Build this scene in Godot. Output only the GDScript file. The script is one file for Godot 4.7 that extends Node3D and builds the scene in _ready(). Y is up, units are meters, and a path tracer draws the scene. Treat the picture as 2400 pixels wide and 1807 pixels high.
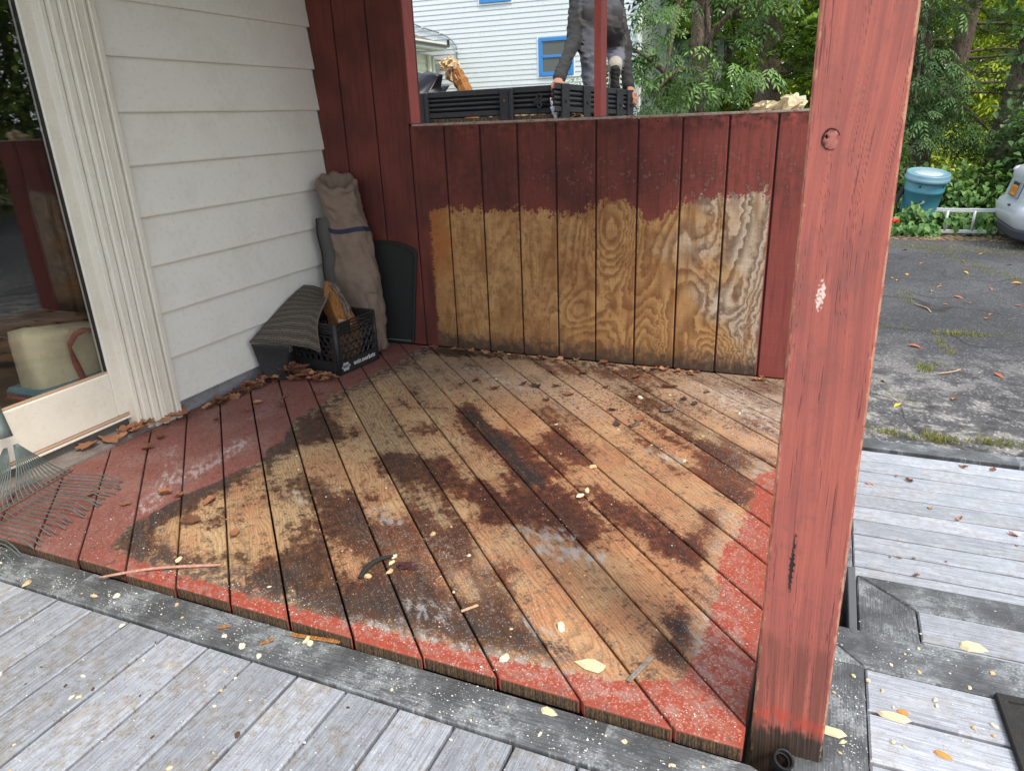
extends Node3D
# A weathered porch deck seen from its front corner: house wall, half wall, post, grey decking, and the yard behind.

var rng := RandomNumberGenerator.new()
var taken := {}
var M := {}
var ns := {}

# ---------- names, tags ----------
func numbered(called: String) -> String:
	var n: int = taken.get(called, 0)
	taken[called] = n + 1
	return called if n == 0 else "%s_%03d" % [called, n]

func tag(o: Node3D, label: String, category: String, group := "") -> Node3D:
	o.set_meta("label", label)
	o.set_meta("category", category)
	if group != "":
		o.set_meta("group", group)
	return o

func thing(called: String, label: String, category: String, at := Vector3.ZERO, turn := 0.0, group := "") -> Node3D:
	var o := Node3D.new()
	o.name = numbered(called)
	add_child(o, true)
	o.position = at
	o.rotation.y = turn
	tag(o, label, category, group)
	return o

func obj(called: String, what, m: Material, parent: Node3D = null, at := Vector3.ZERO) -> MeshInstance3D:
	var o := MeshInstance3D.new()
	o.mesh = commit(what) if what is SurfaceTool else what
	o.name = numbered(called) if parent == null else called
	(parent if parent else self).add_child(o, true)
	o.position = at
	if m:
		o.material_override = m
	return o

func struct(called: String, what, m: Material) -> MeshInstance3D:
	var o := obj(called, what, m)
	o.set_meta("kind", "structure")
	return o

func struct_node(called: String) -> Node3D:
	var o := Node3D.new()
	o.name = numbered(called)
	add_child(o, true)
	o.set_meta("kind", "structure")
	return o

func many(called: String, mesh: Mesh, m: Material, spots: Array, tints: Array, parent: Node3D = null) -> MultiMeshInstance3D:
	var mm := MultiMesh.new()
	mm.transform_format = MultiMesh.TRANSFORM_3D
	mm.use_colors = true
	mm.mesh = mesh
	mm.instance_count = spots.size()
	for i in spots.size():
		mm.set_instance_transform(i, spots[i])
		mm.set_instance_color(i, tints[i])
	var o := MultiMeshInstance3D.new()
	o.multimesh = mm
	o.material_override = m
	o.name = numbered(called) if parent == null else called
	(parent if parent else self).add_child(o, true)
	return o

# ---------- mesh helpers ----------
func begin(smooth := false) -> SurfaceTool:
	var st := SurfaceTool.new()
	st.begin(Mesh.PRIMITIVE_TRIANGLES)
	st.set_smooth_group(0 if smooth else -1)
	return st

func commit(st: SurfaceTool) -> ArrayMesh:
	st.generate_normals()
	return st.commit()

func tri(st: SurfaceTool, a: Vector3, b: Vector3, c: Vector3) -> void:
	st.add_vertex(a)
	st.add_vertex(b)
	st.add_vertex(c)

func quad(st: SurfaceTool, a: Vector3, b: Vector3, c: Vector3, d: Vector3) -> void:
	tri(st, a, b, c)
	tri(st, a, c, d)

# a box with chamfered edges; st gets UVs in metres along the faces
func box(st: SurfaceTool, c: Vector3, s: Vector3, bev := 0.0, basis := Basis()) -> void:
	var h := s * 0.5
	bev = minf(bev, minf(h.x, minf(h.y, h.z)) * 0.9)
	var p := func(sx: int, sy: int, sz: int, axis: int) -> Vector3:
		var v := Vector3(sx * h.x, sy * h.y, sz * h.z)
		for a in 3:
			if a != axis:
				v[a] -= signf(v[a]) * bev
		return c + basis * v
	for axis in 3:
		var b := (axis + 1) % 3
		var d := (axis + 2) % 3
		for s1 in [-1, 1]:
			var q: Array[Vector3] = []
			for k in 4:
				var sg := [0, 0, 0]
				sg[axis] = s1
				sg[b] = [-1, 1, 1, -1][k]
				sg[d] = [-1, -1, 1, 1][k]
				q.append(p.call(sg[0], sg[1], sg[2], axis))
			if s1 > 0:
				quad(st, q[0], q[3], q[2], q[1])
			else:
				quad(st, q[0], q[1], q[2], q[3])
	if bev <= 0.0:
		return
	for axis in 3:   # the twelve edges
		var b := (axis + 1) % 3
		var d := (axis + 2) % 3
		for s1 in [-1, 1]:
			for s2 in [-1, 1]:
				var lo := [0, 0, 0]
				lo[axis] = -1
				lo[b] = s1
				lo[d] = s2
				var hi := lo.duplicate()
				hi[axis] = 1
				var a1: Vector3 = p.call(lo[0], lo[1], lo[2], b)
				var a2: Vector3 = p.call(hi[0], hi[1], hi[2], b)
				var b1: Vector3 = p.call(lo[0], lo[1], lo[2], d)
				var b2: Vector3 = p.call(hi[0], hi[1], hi[2], d)
				if s1 * s2 > 0:
					quad(st, a1, a2, b2, b1)
				else:
					quad(st, a1, b1, b2, a2)
	for sx in [-1, 1]:
		for sy in [-1, 1]:
			for sz in [-1, 1]:
				var x: Vector3 = p.call(sx, sy, sz, 0)
				var y: Vector3 = p.call(sx, sy, sz, 1)
				var z: Vector3 = p.call(sx, sy, sz, 2)
				if sx * sy * sz > 0:
					tri(st, x, z, y)
				else:
					tri(st, x, y, z)

func one_box(s: Vector3, bev := 0.0) -> ArrayMesh:
	var st := begin()
	box(st, Vector3.ZERO, s, bev)
	return commit(st)

func box_obj(called: String, lo: Vector3, hi: Vector3, m: Material, parent: Node3D = null, bev := 0.003) -> MeshInstance3D:
	var st := begin()
	box(st, (lo + hi) * 0.5, hi - lo, bev)
	return obj(called, st, m, parent)

func tube(st: SurfaceTool, pts: Array, rad, sides := 8, squash := 1.0) -> void:
	var rings := []
	var nrm := Vector3.ZERO
	for i in pts.size():
		var t: Vector3 = (pts[mini(i + 1, pts.size() - 1)] - pts[maxi(i - 1, 0)]).normalized()
		if nrm == Vector3.ZERO:
			nrm = t.cross(Vector3.UP if absf(t.y) < 0.9 else Vector3.RIGHT).normalized()
		nrm = (nrm - t * nrm.dot(t)).normalized()
		var bi := t.cross(nrm)
		var r: float = rad[i] if rad is Array else rad
		var ring := []
		for k in sides:
			var a := TAU * k / sides
			ring.append(pts[i] + (nrm * cos(a) + bi * sin(a) * squash) * r)
		rings.append(ring)
	for i in rings.size() - 1:
		for k in sides:
			var k2 := (k + 1) % sides
			quad(st, rings[i][k], rings[i + 1][k], rings[i + 1][k2], rings[i][k2])
	for e in [0, rings.size() - 1]:
		for k in range(1, sides - 1):
			if e == 0:
				tri(st, rings[e][0], rings[e][k], rings[e][k + 1])
			else:
				tri(st, rings[e][0], rings[e][k + 1], rings[e][k])

func lathe(st: SurfaceTool, prof: Array, sides := 24, xf := Transform3D()) -> void:
	for i in prof.size() - 1:
		for k in sides:
			var a := TAU * k / sides
			var b := TAU * (k + 1) / sides
			var p0: Vector2 = prof[i]
			var p1: Vector2 = prof[i + 1]
			var v := [Vector3(p0.x * cos(a), p0.y, p0.x * sin(a)), Vector3(p1.x * cos(a), p1.y, p1.x * sin(a)), Vector3(p1.x * cos(b), p1.y, p1.x * sin(b)), Vector3(p0.x * cos(b), p0.y, p0.x * sin(b))]
			if p0.x < 1e-5:
				tri(st, xf * v[0], xf * v[1], xf * v[2])
			elif p1.x < 1e-5:
				tri(st, xf * v[0], xf * v[1], xf * v[3])
			else:
				quad(st, xf * v[0], xf * v[1], xf * v[2], xf * v[3])

# a grid of points as a sheet with thickness; UV runs 0..1 both ways
func sheet(st: SurfaceTool, g: Array, thick := 0.0) -> void:
	var h := g.size()
	var w: int = g[0].size()
	var layers := [g]
	if thick > 0.0:
		var back := []
		for j in h:
			var row := []
			for i in w:
				var du: Vector3 = g[j][mini(i + 1, w - 1)] - g[j][maxi(i - 1, 0)]
				var dv: Vector3 = g[mini(j + 1, h - 1)][i] - g[maxi(j - 1, 0)][i]
				row.append(g[j][i] - du.cross(dv).normalized() * thick)
			back.append(row)
		layers.append(back)
	for l in layers.size():
		var a: Array = layers[l]
		for j in h - 1:
			for i in w - 1:
				var ids := [[j, i], [j, i + 1], [j + 1, i + 1], [j + 1, i]]
				if l == 1:
					ids.reverse()
				for t in [[0, 1, 2], [0, 2, 3]]:
					for n in t:
						var q: Array = ids[n]
						st.set_uv(Vector2(float(q[1]) / (w - 1), float(q[0]) / (h - 1)))
						st.add_vertex(a[q[0]][q[1]])
	if thick > 0.0:
		var rim := []
		for i in w:
			rim.append([0, i])
		for j in range(1, h):
			rim.append([j, w - 1])
		for i in range(w - 2, -1, -1):
			rim.append([h - 1, i])
		for j in range(h - 2, 0, -1):
			rim.append([j, 0])
		for n in rim.size():
			var p: Array = rim[n]
			var q: Array = rim[(n + 1) % rim.size()]
			quad(st, layers[0][p[0]][p[1]], layers[1][p[0]][p[1]], layers[1][q[0]][q[1]], layers[0][q[0]][q[1]])

# a lumpy ball
func blob(st: SurfaceTool, c: Vector3, r: Vector3, rough := 0.15, sd := 0, seg := 8, basis := Basis()) -> void:
	var n := noise(1.7, 2, 300 + sd)
	var pts := []
	for j in seg + 1:
		var row := []
		for i in seg * 2:
			var th := PI * j / seg
			var ph := TAU * i / (seg * 2)
			var d := Vector3(sin(th) * cos(ph), cos(th), sin(th) * sin(ph))
			row.append(c + basis * (d * r * (1.0 + rough * 2.2 * n.get_noise_3d(d.x + sd * 3.1, d.y, d.z))))
		pts.append(row)
	for j in seg:
		for i in seg * 2:
			var i2 := (i + 1) % (seg * 2)
			if j > 0:
				tri(st, pts[j][i], pts[j + 1][i2], pts[j][i2])
			if j < seg - 1:
				tri(st, pts[j][i], pts[j + 1][i], pts[j + 1][i2])

# a convex outline in xz as a board: chamfered top, sides; UV = xz scaled by uv, sides take the nearest
func plank(outline: PackedVector2Array, y0: float, y1: float, ch: float, uvmap: Callable) -> ArrayMesh:
	var st := begin()
	var top := outline
	var ins := Geometry2D.offset_polygon(outline, -ch)
	if ins.size() == 1 and ins[0].size() == outline.size():
		var best := 0
		for k in outline.size():
			if ins[0][k].distance_to(outline[0]) < ins[0][best].distance_to(outline[0]):
				best = k
		top = PackedVector2Array()
		for k in outline.size():
			top.append(ins[0][(best + k) % outline.size()])
	var n := outline.size()
	var put := func(p: Vector2, y: float) -> void:
		st.set_uv(uvmap.call(p))
		st.add_vertex(Vector3(p.x, y, p.y))
	var up := 1.0 if Geometry2D.is_polygon_clockwise(outline) else -1.0
	for k in range(1, n - 1):
		for q in ([0, k, k + 1] if up < 0 else [0, k + 1, k]):
			put.call(top[q], y1)
	for k in n:
		var k2 := (k + 1) % n
		for ring in [[top, y1, outline, y1 - ch], [outline, y1 - ch, outline, y0]]:
			for q in [[0, k], [2, k], [2, k2], [0, k], [2, k2], [0, k2]]:
				put.call(ring[q[0]][q[1]], ring[q[0] + 1])
	return commit(st)

# ---------- noise and textures ----------
func noise(freq: float, oct := 3, sd := 1, kind := FastNoiseLite.TYPE_SIMPLEX) -> FastNoiseLite:
	var n := FastNoiseLite.new()
	n.noise_type = kind
	n.frequency = freq
	n.seed = sd
	n.fractal_type = FastNoiseLite.FRACTAL_FBM if oct > 1 else FastNoiseLite.FRACTAL_NONE
	n.fractal_octaves = oct
	return n

# calls f(v, w) -> a row of w colours for each line (alpha is the height); returns [colour, height] textures
func paint(w: int, h: int, f: Callable, heights := true) -> Array:
	var rows := []
	var hs := []
	rows.resize(h)
	hs.resize(h)
	for y in h:
		var a := PackedByteArray()
		var b := PackedByteArray()
		a.resize(w * 3)
		b.resize(w)
		var v := (y + 0.5) / h
		var row: PackedColorArray = f.call(v, w)
		for x in w:
			var c := row[x]
			a[x * 3] = clampi(int(c.r * 255.0), 0, 255)
			a[x * 3 + 1] = clampi(int(c.g * 255.0), 0, 255)
			a[x * 3 + 2] = clampi(int(c.b * 255.0), 0, 255)
			b[x] = clampi(int(c.a * 255.0), 0, 255)
		rows[y] = a
		hs[y] = b
	var all := PackedByteArray()
	var allh := PackedByteArray()
	for y in h:
		all.append_array(rows[y])
		allh.append_array(hs[y])
	var out := [ImageTexture.create_from_image(Image.create_from_data(w, h, false, Image.FORMAT_RGB8, all))]
	if heights:
		out.append(ImageTexture.create_from_image(Image.create_from_data(w, h, false, Image.FORMAT_L8, allh)))
	return out

func plain(c: Color, rough := 0.7, metal := 0.0) -> StandardMaterial3D:
	var m := StandardMaterial3D.new()
	m.albedo_color = c
	m.roughness = rough
	m.metallic = metal
	return m

func textured(t: Array, rough := 0.8, relief := 0.1, tint := Color.WHITE) -> StandardMaterial3D:
	var m := StandardMaterial3D.new()
	m.albedo_color = tint
	m.albedo_texture = t[0]
	m.roughness = rough
	if t.size() > 1 and relief > 0.0:
		m.heightmap_enabled = true
		m.heightmap_texture = t[1]
		m.heightmap_scale = relief
	return m

func triplanar(m: StandardMaterial3D, scale: Vector3, world := true) -> StandardMaterial3D:
	m.uv1_triplanar = true
	m.uv1_world_triplanar = world
	m.uv1_scale = scale
	return m

func rgb(r: float, g: float, b: float) -> Color:
	return Color(r / 255.0, g / 255.0, b / 255.0)

func sm(a: float, b: float, x: float) -> float:
	return smoothstep(a, b, x)

# a weathered coat: colour a with blotches of b and c
func grime(a: Color, b: Color, c: Color, size: float, sd: int, amount := 0.5, px := 256, fine := 0.07) -> Array:
	var n1 := noise(6.0, 4, sd)
	var n2 := noise(40.0, 3, sd + 1)
	var n3 := noise(150.0, 2, sd + 2)
	return paint(px, px, func(v: float, wide: int) -> PackedColorArray:
		var line_out := PackedColorArray()
		line_out.resize(wide)
		for step in wide:
			var u := (step + 0.5) / wide
			var p := n1.get_noise_2d(u, v)
			var q := n2.get_noise_2d(u, v)
			var z := n3.get_noise_2d(u, v)
			var col := a.lerp(b, clampf(sm(-0.2, 0.9, p + q * 0.25) * amount, 0, 1))
			col = col.lerp(c, clampf(sm(0.55, 0.85, q + z * 0.5) * amount, 0, 1))
			col = col * (1.0 + z * fine)
			col.a = 0.5 + q * 0.25 + z * 0.35
			line_out[step] = col
		return line_out)

# ---------- the painted and worn surfaces ----------
const DX := 2.6     # the deck map covers 0..DX by 0..DZ metres
const DZ := 2.3
const WX := 2.64    # the red wall's map covers WX by WY metres
const WY := 1.9
const PITCH := 0.1425
const U0 := -0.0185

func splat(w: int, h: int, sx: float, sz: float, list: Array) -> PackedFloat32Array:   # soft capsules [x1, z1, x2, z2, radius, strength] summed on a grid
	var out := PackedFloat32Array()
	out.resize((w + 1) * (h + 1))
	for b in list:
		var r: float = b[4] * 2.2
		var ax: float = b[2] - b[0]
		var az: float = b[3] - b[1]
		var l2 := maxf(1e-6, ax * ax + az * az)
		for j in range(maxi(0, int((minf(b[1], b[3]) - r) / sz * h)), mini(h, int((maxf(b[1], b[3]) + r) / sz * h) + 1) + 1):
			for i in range(maxi(0, int((minf(b[0], b[2]) - r) / sx * w)), mini(w, int((maxf(b[0], b[2]) + r) / sx * w) + 1) + 1):
				var x: float = sx * i / w - b[0]
				var z: float = sz * j / h - b[1]
				var t := clampf((x * ax + z * az) / l2, 0, 1)
				x -= ax * t
				z -= az * t
				out[j * (w + 1) + i] += b[5] * exp(-(x * x + z * z) / (b[4] * b[4] * 0.80))
	return out

func coarse(w: int, h: int, sx: float, sz: float, f: Callable) -> PackedFloat32Array:
	var out := PackedFloat32Array()
	out.resize((w + 1) * (h + 1))
	for j in h + 1:
		for i in w + 1:
			out[j * (w + 1) + i] = f.call(sx * i / w, sz * j / h)
	return out

func look(a: PackedFloat32Array, w: int, h: int, u: float, v: float) -> float:
	var x := clampf(u, 0, 0.9999) * w
	var y := clampf(v, 0, 0.9999) * h
	var i := int(x)
	var j := int(y)
	var k := j * (w + 1) + i
	x -= i
	y -= j
	return lerpf(lerpf(a[k], a[k + 1], x), lerpf(a[k + w + 1], a[k + w + 2], x), y)

func edge_distance(p: Vector2, poly: PackedVector2Array) -> float:   # positive inside
	var d := 1e9
	for i in poly.size():
		d = minf(d, p.distance_to(Geometry2D.get_closest_point_to_segment(p, poly[i], poly[(i + 1) % poly.size()])))
	return d if Geometry2D.is_point_in_polygon(p, poly) else -d

func deck_texture() -> Array:
	var bare := PackedVector2Array([Vector2(0.60, -0.4), Vector2(0.56, 0.45), Vector2(0.53, 0.8), Vector2(0.55, 1.12), Vector2(0.68, 1.5), Vector2(0.63, 1.85), Vector2(0.60, 2.05), Vector2(0.66, 2.18), Vector2(0.95, 2.215), Vector2(1.3, 2.218), Vector2(1.7, 2.212),
		Vector2(2.1, 2.195), Vector2(2.33, 2.165), Vector2(2.43, 2.11), Vector2(2.455, 1.95), Vector2(2.445, 1.7), Vector2(2.46, 1.4), Vector2(2.50, 1.2), Vector2(2.47, 1.05), Vector2(2.7, 0.8), Vector2(2.7, -0.4)])
	var wet := [[0.70, 1.36, 0.62, 1.7, 0.10, 0.75], [0.62, 1.7, 0.68, 2.12, 0.09, 0.95], [0.62, 0.95, 0.66, 1.3, 0.12, 0.45], [0.74, 1.22, 0.80, 1.28, 0.09, 0.8], [0.97, 1.64, 1.03, 1.70, 0.09, 0.8], [1.05, 1.62, 1.12, 1.72, 0.05, 0.5],
		[1.24, 1.72, 1.34, 1.84, 0.15, 1.05], [1.50, 1.86, 1.62, 2.02, 0.17, 1.1], [1.30, 2.10, 1.55, 2.16, 0.09, 1.0], [1.6, 2.10, 2.12, 2.12, 0.07, 1.0], [1.76, 2.10, 1.84, 2.12, 0.12, 0.7], [1.10, 2.08, 1.28, 2.12, 0.08, 0.8], [0.7, 2.13, 0.95, 2.16, 0.05, 0.9], [1.33, 1.30, 1.42, 1.42, 0.11, 1.05],
		[1.22, 1.36, 1.3, 1.46, 0.07, 0.8], [1.22, 0.80, 1.50, 1.08, 0.075, 1.05], [1.48, 1.05, 1.72, 1.29, 0.08, 1.25], [1.72, 1.28, 2.02, 1.58, 0.085, 1.0], [1.80, 1.52, 1.88, 1.60, 0.10, 0.75], [2.0, 1.62, 2.08, 1.70, 0.08, 0.8], [2.38, 1.90, 2.39, 2.03, 0.05, 1.2], [2.38, 1.36, 2.37, 1.62, 0.06, 0.8],
		[1.70, 1.0, 1.84, 1.14, 0.10, 0.6], [2.05, 0.72, 2.4, 0.95, 0.14, 0.75], [2.36, 1.02, 2.44, 1.2, 0.10, 0.8], [1.98, 1.34, 2.08, 1.44, 0.09, 0.65], [1.6, 1.46, 1.72, 1.58, 0.09, 0.75], [0.84, 0.75, 0.92, 0.84, 0.09, 0.5], [1.12, 1.36, 1.2, 1.44, 0.07, 0.6], [1.4, 0.16, 2.5, 0.16, 0.12, 0.7],
		[0.6, 0.1, 1.3, 0.06, 0.06, 0.8], [1.9, 0.45, 2.45, 0.62, 0.12, 0.5], [1.66, 1.78, 1.72, 1.84, 0.05, 0.9], [1.86, 1.9, 1.93, 2.0, 0.05, 0.8], [2.2, 1.5, 2.28, 1.6, 0.07, 0.55], [0.85, 1.86, 0.9, 1.95, 0.05, 0.55], [1.1, 1.05, 1.16, 1.12, 0.07, 0.55], [1.55, 0.75, 1.7, 0.9, 0.06, 0.5]]
	var black := [[0.66, 1.42, 0.60, 1.72, 0.06, 0.8], [0.62, 1.92, 0.66, 2.1, 0.07, 1.0], [1.28, 0.86, 1.42, 1.0, 0.05, 0.75], [1.50, 1.08, 1.76, 1.34, 0.042, 1.6], [1.26, 0.84, 1.5, 1.08, 0.05, 0.85], [1.74, 1.32, 1.94, 1.52, 0.03, 0.7], [1.32, 1.80, 1.60, 1.96, 0.10, 0.55], [1.65, 2.13, 2.15, 2.12, 0.035, 0.8], [1.2, 2.14, 1.6, 2.17, 0.05, 0.8],
		[2.385, 1.93, 2.39, 2.01, 0.03, 1.0], [2.40, 1.1, 2.40, 1.25, 0.06, 0.6], [1.3, 0.07, 2.5, 0.07, 0.05, 0.7], [0.6, 0.05, 1.3, 0.03, 0.04, 0.6], [2.25, 0.85, 2.42, 0.98, 0.07, 0.6], [1.36, 1.34, 1.40, 1.40, 0.05, 0.5], [1.5, 0.45, 1.75, 0.6, 0.05, 0.3], [0.6, 0.9, 0.66, 1.25, 0.05, 0.5], [1.68, 1.99, 1.76, 2.06, 0.06, 0.7]]
	var white := [[1.85, 1.66, 1.98, 1.64, 0.05, 1.1], [1.95, 1.74, 2.1, 1.72, 0.05, 1.2], [1.34, 1.70, 1.44, 1.76, 0.05, 0.8], [0.50, 1.42, 0.52, 1.72, 0.06, 0.9], [0.46, 1.75, 0.58, 2.0, 0.05, 0.8], [1.72, 2.1, 1.8, 2.1, 0.07, 0.7], [0.98, 1.70, 1.06, 1.74, 0.04, 0.8], [2.02, 2.05, 2.08, 2.09, 0.04, 0.8], [1.0, 0.30, 1.15, 0.36, 0.08, 0.7],
		[1.25, 0.42, 1.4, 0.5, 0.07, 0.6], [2.08, 0.95, 2.2, 1.02, 0.05, 0.8], [2.3, 0.3, 2.55, 0.6, 0.15, 0.8], [2.5, 1.0, 2.52, 1.1, 0.08, 0.6], [1.62, 0.66, 1.8, 0.72, 0.08, 0.5], [0.8, 2.24, 1.2, 2.25, 0.04, 0.8], [1.6, 2.22, 2.5, 2.2, 0.05, 0.7], [2.48, 1.9, 2.52, 2.1, 0.09, 1.0], [0.25, 1.55, 0.4, 1.7, 0.06, 0.5], [0.34, 1.08, 0.36, 1.2, 0.05, 0.5]]
	var dust := [[0.9, 0.35, 1.7, 0.5, 0.18, 0.6], [2.3, 0.25, 2.55, 0.9, 0.28, 0.9], [1.3, 0.2, 2.5, 0.2, 0.15, 0.55], [1.6, 1.9, 2.2, 2.1, 0.25, 0.4], [1.3, 2.23, 2.5, 2.2, 0.06, 0.8], [2.47, 1.4, 2.5, 2.2, 0.10, 0.95], [1.8, 1.0, 2.3, 1.3, 0.3, 0.4], [1.5, 1.8, 1.8, 1.9, 0.2, 0.4], [1.2, 0.5, 1.9, 0.7, 0.2, 0.35], [0.5, 2.1, 1.2, 2.2, 0.1, 0.4]]
	var fw := 130
	var fh := 115
	var f_in := coarse(fw, fh, DX, DZ, func(x: float, z: float) -> float: return edge_distance(Vector2(x, z), bare))
	var f_wet := splat(fw, fh, DX, DZ, wet)
	var f_blk := splat(fw, fh, DX, DZ, black)
	var f_wht := splat(fw, fh, DX, DZ, white)
	var f_dst := splat(fw, fh, DX, DZ, dust)
	var rnd: Array[Vector4] = []
	var r := RandomNumberGenerator.new()
	r.seed = 77
	for i in 64:
		rnd.append(Vector4(r.randf(), r.randf(), r.randf(), r.randf()))
	var n_lo := noise(3.5, 4, 11)
	var n_md := noise(19.0, 4, 12)
	var n_hi := noise(75.0, 3, 13)
	var n_px := noise(260.0, 2, 14)
	var n_gr := noise(1.0, 3, 15)
	var n_bd := noise(1.0, 2, 16)
	return paint(1120, 990, func(tv: float, wide: int) -> PackedColorArray:
		var line_out := PackedColorArray()
		line_out.resize(wide)
		for step in wide:
			var tu := (step + 0.5) / wide
			var x := tu * DX
			var z := tv * DZ
			var bu := ((x - z) * 0.70711 - U0) / PITCH
			var v := (x + z) * 0.70711
			var k := floori(bu)
			var fu := bu - k
			var h: Vector4 = rnd[(k + 32) & 63]
			var lo := n_lo.get_noise_2d(x, z)
			var md := n_md.get_noise_2d(x, z)
			var hi := n_hi.get_noise_2d(x, z)
			var px := n_px.get_noise_2d(x, z)
			# growth rings of a flat-sawn board, drawn out along it
			var off := h.x * 40.0
			var ring := absf(fu - 0.5 + (h.y - 0.5) * 0.9 + 0.22 * n_bd.get_noise_2d(v * 1.6 + off, fu * 0.7)) * (9.0 + 5.0 * h.z) + 0.5 * n_bd.get_noise_2d(v * 2.4 + off, fu * 1.2 + 9.0) + (v - 1.7) * (h.w - 0.5) * 5.0
			var fr := ring - floorf(ring)
			var line := sm(0.45, 0.92, fr) * sm(1.0, 0.93, fr)
			var fib := n_gr.get_noise_2d(bu * 38.0, v * 9.0 + off)
			var wood := Color(0.690, 0.569, 0.427).lerp(Color(0.659, 0.443, 0.298), clampf(h.z * 0.6 + sm(0.8, 1.9, x + (1.2 - z) * 0.25) * 0.6 + lo * 0.6 - 0.15, 0, 1))
			wood = wood.lerp(Color(0.588, 0.518, 0.455), clampf(sm(1.0, 0.25, z) * 0.85 + lo * 0.35, 0, 1) * 0.75)
			wood = wood * (1.0 - 0.17 * line) * (1.0 + 0.13 * fib) * (0.93 + 0.14 * h.y)
			var height := 0.6 - 0.22 * line + 0.15 * fib
			# stains
			var stretch := n_gr.get_noise_2d(bu * 7.0 + 50.0, v * 2.2)
			var w := look(f_wet, fw, fh, tu, tv) * (0.66 + 0.40 * h.x) + 0.16 * lo + 0.24 * md + 0.09 * hi + 0.30 * n_gr.get_noise_2d(bu * 1.6 + 20.0, v * 1.3) + 0.34 * n_gr.get_noise_2d(k * 7.3, v * 1.5)
			wood = wood * (1.0 - 0.26 * sm(0.10, 0.46, w + 0.25 * hi))
			var s1 := sm(0.38, 0.46, w)
			var ruddy := sm(0.9, 1.7, x) * sm(2.25, 1.6, z)
			wood = wood.lerp(wood * Color(0.784, 0.682, 0.604).lerp(Color(0.800, 0.588, 0.447), ruddy), s1)
			var s2 := sm(0.52, 0.74, w + 0.12 * hi) * (0.75 + 0.5 * md)
			wood = wood.lerp(wood * Color(0.651, 0.565, 0.533).lerp(Color(0.643, 0.494, 0.424), ruddy), clampf(s2, 0, 1))
			var s3 := sm(0.78, 1.25, w + 0.22 * hi + 0.18 * fib)
			wood = wood.lerp(Color(0.290, 0.235, 0.212).lerp(Color(0.298, 0.180, 0.133), ruddy) * (0.9 + 0.5 * fib + 0.3 * hi), clampf(s3, 0, 1) * 0.8)
			var b := look(f_blk, fw, fh, tu, tv) * (0.75 + 0.5 * stretch) + 0.34 * md + 0.26 * hi + 0.30 * stretch
			wood = wood.lerp(Color(0.149, 0.122, 0.122), sm(0.40, 1.15, b) * 0.85)
			# general dirt in blotches and specks
			wood = wood * (1.0 - 0.22 * sm(0.2, 0.8, md + 0.4 * hi + 0.3 * stretch)) * (1.0 - 0.4 * sm(0.62, 0.85, hi + 0.4 * px))
			# red paint round the edge
			var e := look(f_in, fw, fh, tu, tv) + 0.034 * lo * sm(2.1, 1.7, z) + 0.010 * md + 0.007 * hi + 0.004 * stretch
			var front := sm(1.6, 2.1, z) * sm(0.5, 1.0, x) + sm(2.2, 2.45, x)
			var paint_c := Color(0.525, 0.322, 0.290).lerp(Color(0.635, 0.278, 0.208), clampf(front, 0, 1))
			paint_c = paint_c.lerp(Color(0.580, 0.439, 0.408), sm(-0.1, 0.5, lo + md * 0.6) * (0.55 - 0.4 * clampf(front, 0, 1)))
			paint_c = paint_c * (0.94 + 0.08 * fib + 0.07 * hi) * (1.0 - 0.35 * sm(0.4, 0.85, md + 0.5 * hi))
			var film := sm(0.007, -0.007, e)
			var spots := sm(0.66, 0.72, hi + 0.3 * md) * sm(-0.02, -0.06, e)
			# soot-like dirt on both sides of the paint's edge
			var rim := exp(-pow((e - 0.035) / 0.05, 2.0)) * sm(2.1, 1.5, x + sm(0.8, 2.0, z) * 0.0 - 0.3 * sm(1.9, 2.15, z))
			wood = wood.lerp(Color(0.243, 0.196, 0.188), clampf(rim * (0.55 + 0.9 * md + 0.5 * hi), 0, 0.85))
			var col := wood.lerp(paint_c, film * (1.0 - 0.7 * spots))
			height = lerpf(height, 0.72 + 0.08 * fib, film)
			# scrubbed white, then pale dust
			var wh := look(f_wht, fw, fh, tu, tv) * (0.55 + 0.9 * n_gr.get_noise_2d(bu * 5.0, v * 12.0) + 0.35 * hi + 0.4 * md)
			col = col.lerp(Color(0.690, 0.698, 0.722), clampf(sm(0.15, 1.1, wh + 0.25 * px), 0, 0.62) * (1.0 - 0.55 * film * clampf(front, 0, 1)))
			var du := look(f_dst, fw, fh, tu, tv)
			col = col.lerp(Color(0.745, 0.682, 0.635), clampf(sm(0.1, 1.0, du * (0.6 + 0.8 * md + 0.25 * hi)) * 0.42, 0, 0.42) * (1.0 - 0.5 * film))
			if px + hi * 0.35 > 0.86 - 0.26 * clampf(du, 0, 1):
				col = col.lerp(Color(0.839, 0.800, 0.753), 0.7)
				height += 0.2
			col.a = clampf(height, 0, 1)
			line_out[step] = col
		return line_out)

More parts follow.
